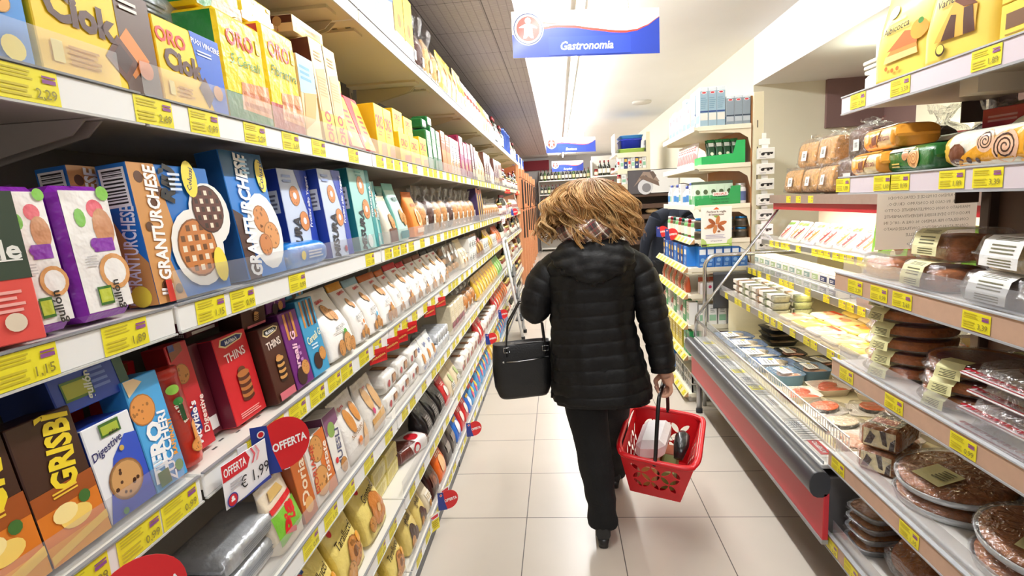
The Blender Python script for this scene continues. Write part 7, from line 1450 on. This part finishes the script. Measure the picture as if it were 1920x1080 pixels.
def sleeve(pts, rs, step=.052):
    P_ = []; n = 90
    V3 = [Vector(p) - O for p in pts]; Ls = [0]
    for a, b_ in zip(V3, V3[1:]): Ls.append(Ls[-1] + (b_ - a).length)
    def at(t):
        d = t * Ls[-1]
        for i in range(len(V3) - 1):
            if d <= Ls[i + 1] + 1e-9:
                u = (d - Ls[i]) / (Ls[i + 1] - Ls[i]); p0, p1, p2, p3 = V3[max(0, i - 1)], V3[i], V3[i + 1], V3[min(len(V3) - 1, i + 2)]
                return .5 * ((2 * p1) + (p2 - p0) * u + (2 * p0 - 5 * p1 + 4 * p2 - p3) * u * u + (3 * p1 - p0 - 3 * p2 + p3) * u ** 3), rs[i] + (rs[i + 1] - rs[i]) * u
    path, rad = [], []
    for i in range(n + 1):
        p, r_ = at(i / n); path.append(p); rad.append(r_ + puff(i / n * Ls[-1] / step, .007) + .004 * smooth_noise(p, 14))
    rad[-1] -= .006
    n0 = len(q.v); q.tube(path, rad, BLK, 26)
    for k in range(n0, len(q.v)):
        v = Vector(q.v[k]); q.v[k] = tuple(v + Vector((smooth_noise(v, 22), smooth_noise(v + Vector((5, 0, 0)), 22), smooth_noise(v + Vector((0, 5, 0)), 22))) * .004)
sleeve([(-.0, 2.42, 1.285), (-.06, 2.415, 1.24), (-.105, 2.40, 1.16), (-.122, 2.40, 1.095), (-.128, 2.48, 1.085), (-.133, 2.58, 1.10)], [.072, .078, .076, .068, .058, .047])
sleeve([(.27, 2.42, 1.295), (.335, 2.415, 1.25), (.375, 2.40, 1.15), (.402, 2.385, 1.03), (.425, 2.375, .92), (.440, 2.37, .795)], [.070, .077, .074, .068, .062, .052])
q.build('jacket', M['puffer'], wo)
# hood lying on the back
q = MB(); rings = []; hcx, hcy, hcz = .138, 2.285, 1.325
for i in range(34):
    a = -PI / 2 + PI * i / 33; k = max(.02, math.cos(a) ** .8); ring = []
    for j in range(48):
        th = 2 * PI * j / 48; c, s_ = math.cos(th), math.sin(th)
        x = .168 * k * (abs(c) ** .8) * (1 if c > 0 else -1); y = .068 * k * s_; z = .108 * math.sin(a) * (1 - .18 * abs(c))
        x *= (1 + .18 * math.sin(a))
        u = z + .45 * abs(x) * .6
        d = 1 + .11 * (abs(math.sin(PI * u / .045)) ** .55 - .6) + .10 * smooth_noise((x, y, z), 22)
        if abs(abs(x) - .052) < .006: d -= .05
        ring.append((hcx + x * d - O.x, hcy + y * d - O.y + z * .35, hcz + z * d))
    rings.append(ring)
q.loft(rings, '#101012'); q.build('hood', M['puffer'], wo)
# --- plaid scarf: folded roll round the neck
PLAID, nt, b = newmat('plaid_wool'); N = nt.nodes.new; Lk = nt.links.new
tc = N('ShaderNodeTexCoord'); mp = N('ShaderNodeMapping'); mp.inputs['Rotation'].default_value = (0, R(35), R(15)); Lk(tc.outputs['Object'], mp.inputs[0]); sp = N('ShaderNodeSeparateXYZ'); Lk(mp.outputs[0], sp.inputs[0])
base = N('ShaderNodeRGB'); base.outputs[0].default_value = (*H('#c3a794'), 1); cur = base.outputs[0]
for ax, per, off, wd, c in (('X', .062, 0, .42, '#1f1a20'), ('Z', .062, .01, .42, '#241c22'), ('X', .062, .031, .06, '#f0ebe4'), ('Z', .062, .041, .06, '#f0ebe4'), ('X', .031, .02, .05, '#a02a32'), ('Z', .031, .02, .05, '#a02a32')):
    a1 = N('ShaderNodeMath'); a1.operation = 'ADD'; a1.inputs[1].default_value = 5 + off; Lk(sp.outputs[ax], a1.inputs[0]); a2 = N('ShaderNodeMath'); a2.operation = 'DIVIDE'; a2.inputs[1].default_value = per; Lk(a1.outputs[0], a2.inputs[0])
    a3 = N('ShaderNodeMath'); a3.operation = 'FRACT'; Lk(a2.outputs[0], a3.inputs[0]); a4 = N('ShaderNodeMath'); a4.operation = 'LESS_THAN'; a4.inputs[1].default_value = wd; Lk(a3.outputs[0], a4.inputs[0])
    a5 = N('ShaderNodeMath'); a5.operation = 'MULTIPLY'; a5.inputs[1].default_value = .75 if wd > .2 else .9; Lk(a4.outputs[0], a5.inputs[0])
    mx = N('ShaderNodeMix'); mx.data_type = 'RGBA'; Lk(a5.outputs[0], mx.inputs[0]); Lk(cur, mx.inputs[6]); mx.inputs[7].default_value = (*H(c), 1); cur = mx.outputs[2]
Lk(cur, b.inputs['Base Color']); b.inputs['Roughness'].default_value = .95
q = MB(); pts = []; rs = []
for i in range(41):
    th = 2 * PI * i / 40; pts.append((.135 + (.105 + .004 * math.sin(5 * th)) * math.cos(th) - O.x, 2.385 + .105 * math.sin(th) - O.y, 1.446 + .012 * math.sin(th + 2) - .012 * math.cos(th) - .006)); rs.append(.040 + .006 * math.sin(3 * th))
q.tube(pts, rs, '#ffffff', 14, cap=False, flat=1.15); q.build('scarf', PLAID, wo)
# --- trousers
q = MB()
def trouser(pts, rs):
    n0 = len(q.v); limb(q, [Vector(p) - O for p in pts], rs, 22, 8)
    for k in range(n0, len(q.v)):
        v = Vector(q.v[k]); w_ = max(0, .5 - v.z); q.v[k] = tuple(v + Vector((smooth_noise(v, 14), smooth_noise(v + Vector((7, 0, 0)), 14), 0)) * (.008 + .012 * w_))
    q.c[-400:] = q.c[-400:]
trouser([(.085, 2.43, .86), (.085, 2.42, .70), (.108, 2.39, .50), (.125, 2.36, .36), (.142, 2.325, .18), (.146, 2.312, .115), (.146, 2.31, .085)], [.115, .108, .088, .078, .068, .066, .062])
trouser([(.215, 2.44, .86), (.215, 2.47, .70), (.228, 2.60, .50), (.236, 2.68, .36), (.245, 2.78, .18), (.247, 2.80, .10), (.247, 2.805, .075)], [.115, .102, .084, .074, .066, .064, .06])
limb(q, [V_(.15, 2.43, .80), V_(.15, 2.43, .92)], [.165, .15], 22)
for k in range(len(q.c)): q.c[k] = H('#0b0b0d')
q.build('trousers', M['cloth'], wo)
# --- ankle shoes
def shoe(c, yaw, pitch):
    q = MB(); sec = [(-.055, .030, .0, .095), (-.045, .034, 0, .10), (-.01, .034, 0, .098), (.03, .036, 0, .075), (.08, .040, 0, .058), (.12, .040, 0, .048), (.155, .032, 0, .036), (.18, .015, 0, .026)]
    rings = []
    for y, hw, z0, z1 in sec:
        hl = .042 * max(0, 1 - (y + .055) / .13); rings.append([(x * hw, y, hl + .004 + (z1 - hl) * .5 + z * (z1 - hl) * .5) for x, z in reversed(seg(16, 3))])
    q.loft(rings, '#121214'); ob = q.build('shoe', M['leather'], wo, Vector(c) - O, (pitch, 0, yaw))
    q = MB(); q.loft([[(x * .026 * k, -.03 + y * .026 * k, z) for x, y in seg(14, 3)] for k, z in ((.82, 0), (.9, .02), (1.08, .048))], '#1b1a1a'); q.build('heel', M['leather'], ob)
    q = MB(); q.loft([[(x * .036, .105 + y * .072, z) for x, y in seg(16, 2.4)] for z in (0, .006)], '#2a2725'); q.build('sole', M['leather'], ob)
shoe((.145, 2.30, .002), R(-4), 0); shoe((.248, 2.80, .016), R(-6), R(6))
# --- hair: wavy locks from the crown outwards
q = MB(); rr = random.Random(11)
HC = Vector((.14, 2.435, 1.53)) - O
prof = [(1.668, .02), (1.655, .075), (1.63, .118), (1.59, .155), (1.54, .183), (1.48, .203), (1.43, .208), (1.39, .195), (1.36, .18)]
def hrad(z):
    for (a, r1), (b_, r2) in zip(prof, prof[1:]):
        if a >= z >= b_: return r1 + (r2 - r1) * (a - z) / (a - b_)
    return prof[0][1] if z > prof[0][0] else prof[-1][1]
rings = []
for i in range(15):
    z = 1.655 - i * .0165; r_ = hrad(z) * .80; rings.append([(HC.x + r_ * math.cos(2 * PI * j / 28) * (1 + .05 * math.sin(5 * j)), HC.y + r_ * .82 * math.sin(2 * PI * j / 28) * (1 + .05 * math.sin(3 * j + i)), z) for j in range(28)])
rings = [[(x, y - .03 * max(0, (y - HC.y) / .15), z) for x, y, z in r_] for r_ in rings]
rings = [[(x, min(y, HC.y + .035) if z < 1.615 else y, z) for x, y, z in r_] for r_ in rings]
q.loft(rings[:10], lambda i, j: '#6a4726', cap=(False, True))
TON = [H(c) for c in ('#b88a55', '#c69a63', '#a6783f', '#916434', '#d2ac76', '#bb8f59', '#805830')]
LIGHT = H('#d6b886'); ROOT = H('#56391f')
def lock(th, z0, end, lay, nst, c0, width):
    """a lock of hair: strands following one waving guide line, spread at the middle, gathered at the tip"""
    ph = rr.random() * 6.28; per = rr.uniform(1.1, 2.3); am = rr.uniform(.012, .027); sw = rr.uniform(-.5, .5) if not 235 < math.degrees(th) % 360 < 330 else rr.uniform(-.06, .25); flip = rr.uniform(.0, .05) if end < 1.42 else 0
    n = 18; guide = []
    for i in range(n):
        t = i / (n - 1); z = z0 + (end - z0) * (t ** 1.1); env = min(1, t * 2.5)
        a = th + sw * t * t + env * am * 7 * math.sin(ph + per * 6.28 * t); r_ = hrad(z) * lay + env * am * math.cos(ph + per * 6.28 * t) + flip * max(0, t - .75) * 4
        guide.append(Vector((HC.x + r_ * math.cos(a), HC.y + r_ * .86 * math.sin(a), z)))
    for _ in range(nst):
        o1, o2 = rr.gauss(0, 1), rr.gauss(0, 1); p2 = rr.random() * 6.28; f2 = rr.uniform(.8, 1.6); cut = rr.uniform(.8, 1.0); pts = []; rs = []
        rad = rr.uniform(.0009, .0022)
        for i, g_ in enumerate(guide):
            t = i / (n - 1)
            if t > cut: break
            w_ = width * (.45 + .75 * math.sin(PI * min(1, .1 + t)) - .25 * t); tx = Vector((-math.sin(th), math.cos(th), 0)); nx = Vector((math.cos(th), math.sin(th), 0))
            pts.append(tuple(g_ + tx * (o1 * w_ + .004 * math.sin(p2 + f2 * 6.28 * t)) + nx * (o2 * w_ * .55 + .003 * math.cos(p2 + f2 * 6.28 * t)))); rs.append(rad * (1.05 - .65 * t))
        f = rr.uniform(.82, 1.15); c = LIGHT if rr.random() < .10 else c0; n0 = len(q.f); q.tube(pts, rs, '#ffffff', 4, cap=False)
        for fi in range(n0, len(q.f)):
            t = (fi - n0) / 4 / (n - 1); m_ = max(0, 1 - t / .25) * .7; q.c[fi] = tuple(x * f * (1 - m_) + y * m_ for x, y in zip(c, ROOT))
for layer, (n_, z_lo, z_hi, l_) in enumerate(((70, 1.50, 1.60, .80), (80, 1.56, 1.64, .92), (80, 1.62, 1.664, 1.02), (60, 1.655, 1.6675, 1.05))):
    for k in range(n_):
        th = 2 * PI * (k + rr.random() * .8) / n_; z0 = rr.uniform(z_lo, z_hi); deg = math.degrees(th) % 360
        end = (1.372 if not 247 < deg < 330 else 1.352) + .06 * rr.random()
        if 200 < deg < 243: end = 1.45 + .02 * rr.random()
        if 50 < deg < 130:
            if z0 < 1.60: continue
            end = 1.585
        lock(th, z0, end, l_ * rr.uniform(.93, 1.06), 15, rr.choice(TON), rr.uniform(.007, .012))
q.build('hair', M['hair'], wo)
tag(wo, 'person in black quilted jacket with curly blonde hair walking away down the aisle', 'person')

# --- handbag on the left forearm
hb = empty('handbag', (-.205, 2.52, .645)); hb.rotation_euler = (0, 0, R(6))
q = MB(); rings = []
for z, hw, hd in ((0, .112, .045), (.012, .122, .05), (.06, .140, .054), (.14, .146, .052), (.22, .143, .044), (.262, .139, .040), (.268, .137, .038)): rings.append([(x * hw, y * hd, z + .004 * math.sin(x * 2)) for x, y in seg(28, 5)])
rings.append([(x * .13, y * .030, .262) for x, y in seg(28, 5)]); q.loft(rings, '#121214', cap=(True, True)); q.build('bag_body', M['leather'], hb)
q = MB(); q.tube([(-.08, -.050, .185), (-.02, -.053, .186), (.05, -.053, .192), (.125, -.048, .2)], .0035, '#b9bcc0', 6); q.tube([(-.095, -.050, .1845), (-.085, -.052, .185)], .006, '#d8dadd', 8); q.build('zip', M['metal'], hb)
for y in (-.046, .046):
    s_ = -1 if y < 0 else 1
    q = MB(); q.tube([(-.072, y, .21), (-.072, y * 1.0, .275), (-.06, y * .9, .36), (-.02 + .02, y * .55, .462), (.055, y * .6, .462), (.105, y * .9, .36), (.112, y, .275), (.112, y, .21)], .0085, '#141416', 8, flat=.5); q.build('handle', M['leather'], hb)
    for x in (-.072, .112):
        q = MB(); pts = [(x - .014, y + s_ * .008, .232), (x + .014, y + s_ * .008, .232), (x + .014, y + s_ * .008, .255), (x - .014, y + s_ * .008, .255), (x - .014, y + s_ * .008, .232)]; q.tube(pts, .0022, '#c9ccd0', 6); q.build('buckle', M['metal'], hb)
tag(hb, 'black leather handbag hanging from the left forearm of the person', 'handbag')

# --- red shopping basket
bx = Vector((.299, -.094, -.030)).normalized(); by = Vector((.28, .93, .20)); by = (by - bx * by.dot(bx)).normalized(); bz = bx.cross(by)
bc = Vector((.445, 2.45, .452))
bk = empty('shopping_basket'); bk.matrix_world = Matrix(((bx.x, by.x, bz.x, bc.x), (bx.y, by.y, bz.y, bc.y), (bx.z, by.z, bz.z, bc.z), (0, 0, 0, 1)))
RB = '#d2141f'
hwT, hdT, hwB, hdB, zb = .160, .193, .114, .140, -.245
rr5 = lambda hw, hd, z: [(x * hw, y * hd, z) for x, y in seg(48, 6)]
def wall(q, c00, c10, c11, c01, nu, nv, u0, u1, v0, v1):
    c00, c10, c11, c01 = map(Vector, (c00, c10, c11, c01))
    F = lambda u, v: tuple((c00 * (1 - u) + c10 * u) * (1 - v) + (c01 * (1 - u) + c11 * u) * v)
    for a, b_, c, d in ((0, 0, 1, v0), (0, v1, 1, 1), (0, v0, u0, v1), (u1, v0, 1, v1)): q.quad([F(a, b_), F(c, b_), F(c, d), F(a, d)], RB)
    m = 20
    for i in range(nu):
        for j in range(nv):
            x0, y0 = u0 + (u1 - u0) * i / nu, v0 + (v1 - v0) * j / nv; dx, dy = (u1 - u0) / nu, (v1 - v0) / nv
            ang = PI / 4 if (i + j) % 2 else -PI / 4
            n0 = len(q.v)
            for k in range(m):
                t = 2 * PI * k / m; lx, ly = .60 * math.cos(t), .27 * math.sin(t) * abs(math.sin(t)) ** .3
                hx_, hy_ = lx * math.cos(ang) - ly * math.sin(ang), lx * math.sin(ang) + ly * math.cos(ang)
                a = t + ang; mxx = max(abs(math.cos(a)), abs(math.sin(a))); ox, oy = .5 * math.cos(a) / mxx, .5 * math.sin(a) / mxx
                q.v.append(F(x0 + dx * (.5 + ox), y0 + dy * (.5 + oy))); q.v.append(F(x0 + dx * (.5 + hx_), y0 + dy * (.5 + hy_)))
            for k in range(m):
                a, b_ = n0 + 2 * k, n0 + 2 * ((k + 1) % m); q.face((a, b_, b_ + 1, a + 1), RB)
q = MB(); A = lambda sx, sy, t: ((hwB + (hwT - hwB) * t) * sx, (hdB + (hdT - hdB) * t) * sy, zb * (1 - t))
for (sx0, sy0), (sx1, sy1), nu in (((-1, -1), (1, -1), 5), ((1, -1), (1, 1), 6), ((1, 1), (-1, 1), 5), ((-1, 1), (-1, -1), 6)):
    wall(q, A(sx0, sy0, 0), A(sx1, sy1, 0), A(sx1, sy1, 1), A(sx0, sy0, 1), nu, 3, .12, .88, .2, .82)
q.quad([A(-1, -1, 0), A(1, -1, 0), A(1, 1, 0), A(-1, 1, 0)], RB)
o = q.build('perforated_body', M['plastic'], bk); sm_ = o.modifiers.new('wall', 'SOLIDIFY'); sm_.thickness = .003; sm_.offset = 0
q = MB(); rim = [(x * (hwT + .006) * (1 + .02 * abs(y)), y * (hdT + .006), .004 + .014 * (abs(x) ** 6) * (abs(y) < .9)) for x, y in seg(56, 6)]
prs = [(.0, -.012), (.016, -.010), (.020, .0), (.012, .008), (-.002, .006)]
n = len(rim); rings = []
for e, dz in prs: rings.append([(x * (1 + e / hwT), y * (1 + e / hdT), z + dz) for x, y, z in rim])
q.loft(rings + [rings[0]], RB, cap=(False, False)); q.build('rim', M['plastic'], bk)
# handle in basket space: from the middle of both long edges up to the hand
inv = bk.matrix_world.inverted(); hv = inv @ Vector((hx, hy, hz)); 
q = MB(); hp = [(-.005, -hdT - .006, -.02), (-.003, -hdT - .008, .03), (hv.x * .5 - .002, -hdT * .80 + hv.y * .2, hv.z * .62), (hv.x, hv.y - .085, hv.z - .006), (hv.x, hv.y - .03, hv.z + .0), (hv.x, hv.y + .03, hv.z + .0), (hv.x, hv.y + .085, hv.z - .006), (hv.x * .5, hdT * .80 + hv.y * .2, hv.z * .62), (.0, hdT + .008, .03), (.0, hdT + .006, -.02)]
P2 = [Vector(p) for p in hp]; path = []
for i in range(len(P2) - 1):
    p0, p1, p2, p3 = P2[max(0, i - 1)], P2[i], P2[i + 1], P2[min(len(P2) - 1, i + 2)]
    for k in range(6): u = k / 6; path.append(.5 * ((2 * p1) + (p2 - p0) * u + (2 * p0 - 5 * p1 + 4 * p2 - p3) * u * u + (3 * p1 - p0 - 3 * p2 + p3) * u ** 3))
path.append(P2[-1]); q.tube(path, .0088, '#101113', 10); q.build('handle', M['plastic'], bk)
tag(bk, 'red plastic shopping basket with petal shaped holes held in the right hand', 'basket')
def in_basket(name, fn, mat, label, cat):
    q = MB(); fn(q); o = q.build(name, M[mat]); o.matrix_world = bk.matrix_world.copy(); return tag(o, label, cat)
def parcel(q):
    q.box((-.105, -.10, -.075), (.03, .10, .03), '#efecee', .028)
    for k in range(len(q.v)):
        v = Vector(q.v[k]); q.v[k] = (v.x + .22 * v.y * .3, v.y, v.z + .22 * v.x + .1 * v.y)
in_basket('paper_parcel', parcel, 'paper', 'white wrapped parcel on top in the red basket', 'parcel')
in_basket('pouch', lambda q: q.tube([(.085, -.06, -.07), (.09, 0, -.035), (.09, .06, -.025), (.085, .12, -.05)], [.02, .035, .034, .02], '#141416', 12, flat=.6), 'foil', 'black pouch beside the white parcel in the red basket', 'pouch')
in_basket('food_pack', lambda q: q.box((-.09, -.115, -.225), (.0, .0, -.10), '#d9b98a', .01, cols={'-y': '#c9a05a'}), 'card', 'tan food pack at the bottom of the red basket', 'food pack')
in_basket('food_pack', lambda q: q.box((.01, -.11, -.225), (.085, .02, -.11), '#8a9a5a', .01, cols={'-y': '#7f8f4a'}), 'card', 'olive green food pack at the bottom of the red basket', 'food pack')
in_basket('food_pack', lambda q: q.box((-.08, .02, -.225), (.08, .11, -.12), '#b5653a', .01), 'card', 'orange brown food pack deep in the red basket', 'food pack')

# --- shop assistant bending at the counter beyond the spice rack
so = empty('person', (1.12, 5.75, 0)); O2 = Vector((1.12, 5.75, 0)); W_ = lambda *p: Vector(p) - O2
hl = [([W_(.875, 5.70, .93), W_(.872, 5.70, .88), W_(.872, 5.70, .855)], [.026, .032, .028])]
for i in range(4):
    y = 5.665 + .022 * i; hl.append(([W_(.872, y, .855), W_(.876, y, .825), W_(.886, y, .80), W_(.900, y, .785)], [.0095, .009, .0085, .007]))
hl.append(([W_(.872, 5.735, .88), W_(.885, 5.76, .85), W_(.90, 5.765, .83)], [.014, .011, .008]))
wr2 = W_(1.55, 5.62, 1.02)
hl.append(([wr2, wr2 + Vector((.05, 0, -.02)), wr2 + Vector((.09, 0, -.03))], [.026, .032, .028]))
for i in range(4): y = -.035 + .022 * i; hl.append(([wr2 + Vector((.09, y, -.03)), wr2 + Vector((.125, y, -.035)), wr2 + Vector((.15, y, -.05)), wr2 + Vector((.165, y, -.07))], [.0095, .009, .0085, .007]))
hl.append(([wr2 + Vector((.03, .03, -.02)), wr2 + Vector((.07, .055, -.03)), wr2 + Vector((.1, .055, -.045))], [.014, .011, .008]))
body(so, W_(1.10, 5.80, .93), W_(1.22, 5.78, 1.43), W_(1.32, 5.78, 1.56), W_(1.00, 5.66, 1.33), W_(.90, 5.66, 1.12), W_(.875, 5.70, .93), W_(1.30, 5.66, 1.32), W_(1.42, 5.60, 1.12), wr2,
     W_(1.06, 5.72, .88), W_(1.05, 5.72, .47), W_(1.05, 5.75, .09), W_(1.16, 5.72, .03), W_(1.12, 5.90, .88), W_(1.13, 5.9, .47), W_(1.12, 5.92, .09), W_(1.23, 5.90, .03), hl, (1, 0, -.5))
NV = '#1c2230'
q = MB(); limb(q, [W_(1.10, 5.80, .84), W_(1.11, 5.80, 1.0), W_(1.14, 5.79, 1.2), W_(1.19, 5.78, 1.35), W_(1.215, 5.78, 1.42)], [.175, .165, .17, .15, .085], 24, 8); limb(q, [W_(.995, 5.66, 1.33), W_(1.22, 5.78, 1.385), W_(1.305, 5.66, 1.32)], [.078, .085, .078], 18)
limb(q, [W_(1.00, 5.66, 1.335), W_(.90, 5.66, 1.13), W_(.875, 5.70, .95)], [.076, .058, .045], 18, 8); limb(q, [W_(1.30, 5.66, 1.325), W_(1.42, 5.60, 1.12), W_(1.53, 5.62, 1.03)], [.072, .058, .045], 18, 8)
for k in range(len(q.c)): q.c[k] = H(NV)
q.build('sweater', M['cloth'], so)
q = MB(); limb(q, [W_(1.07, 5.73, .9), W_(1.055, 5.72, .48), W_(1.05, 5.75, .07)], [.115, .082, .07], 18, 6); limb(q, [W_(1.12, 5.88, .9), W_(1.13, 5.9, .48), W_(1.12, 5.92, .07)], [.115, .082, .07], 18, 6)
for k in range(len(q.c)): q.c[k] = H('#15161a')
q.build('trousers', M['cloth'], so)
for a, b_ in ((1.05, 5.75), (1.12, 5.92)):
    q = MB(); q.loft([[(x_, y * w_, .004 + h * .5 + z * h * .5) for y, z in seg(14, 3)] for x_, w_, h in ((-.06, .03, .07), (.0, .038, .09), (.07, .042, .06), (.14, .038, .05), (.17, .015, .03))], '#17171a'); q.build('shoe', M['leather'], so, W_(a, b_, 0))
q = MB(); c = W_(1.30, 5.78, 1.60); ell(q, c, .095, .095, .085, '#2f2018', 24, 14); q.build('hair', M['hair'], so)
tag(so, 'person in dark navy sweater bending at the counter behind the spice rack', 'person')
finish_labels()
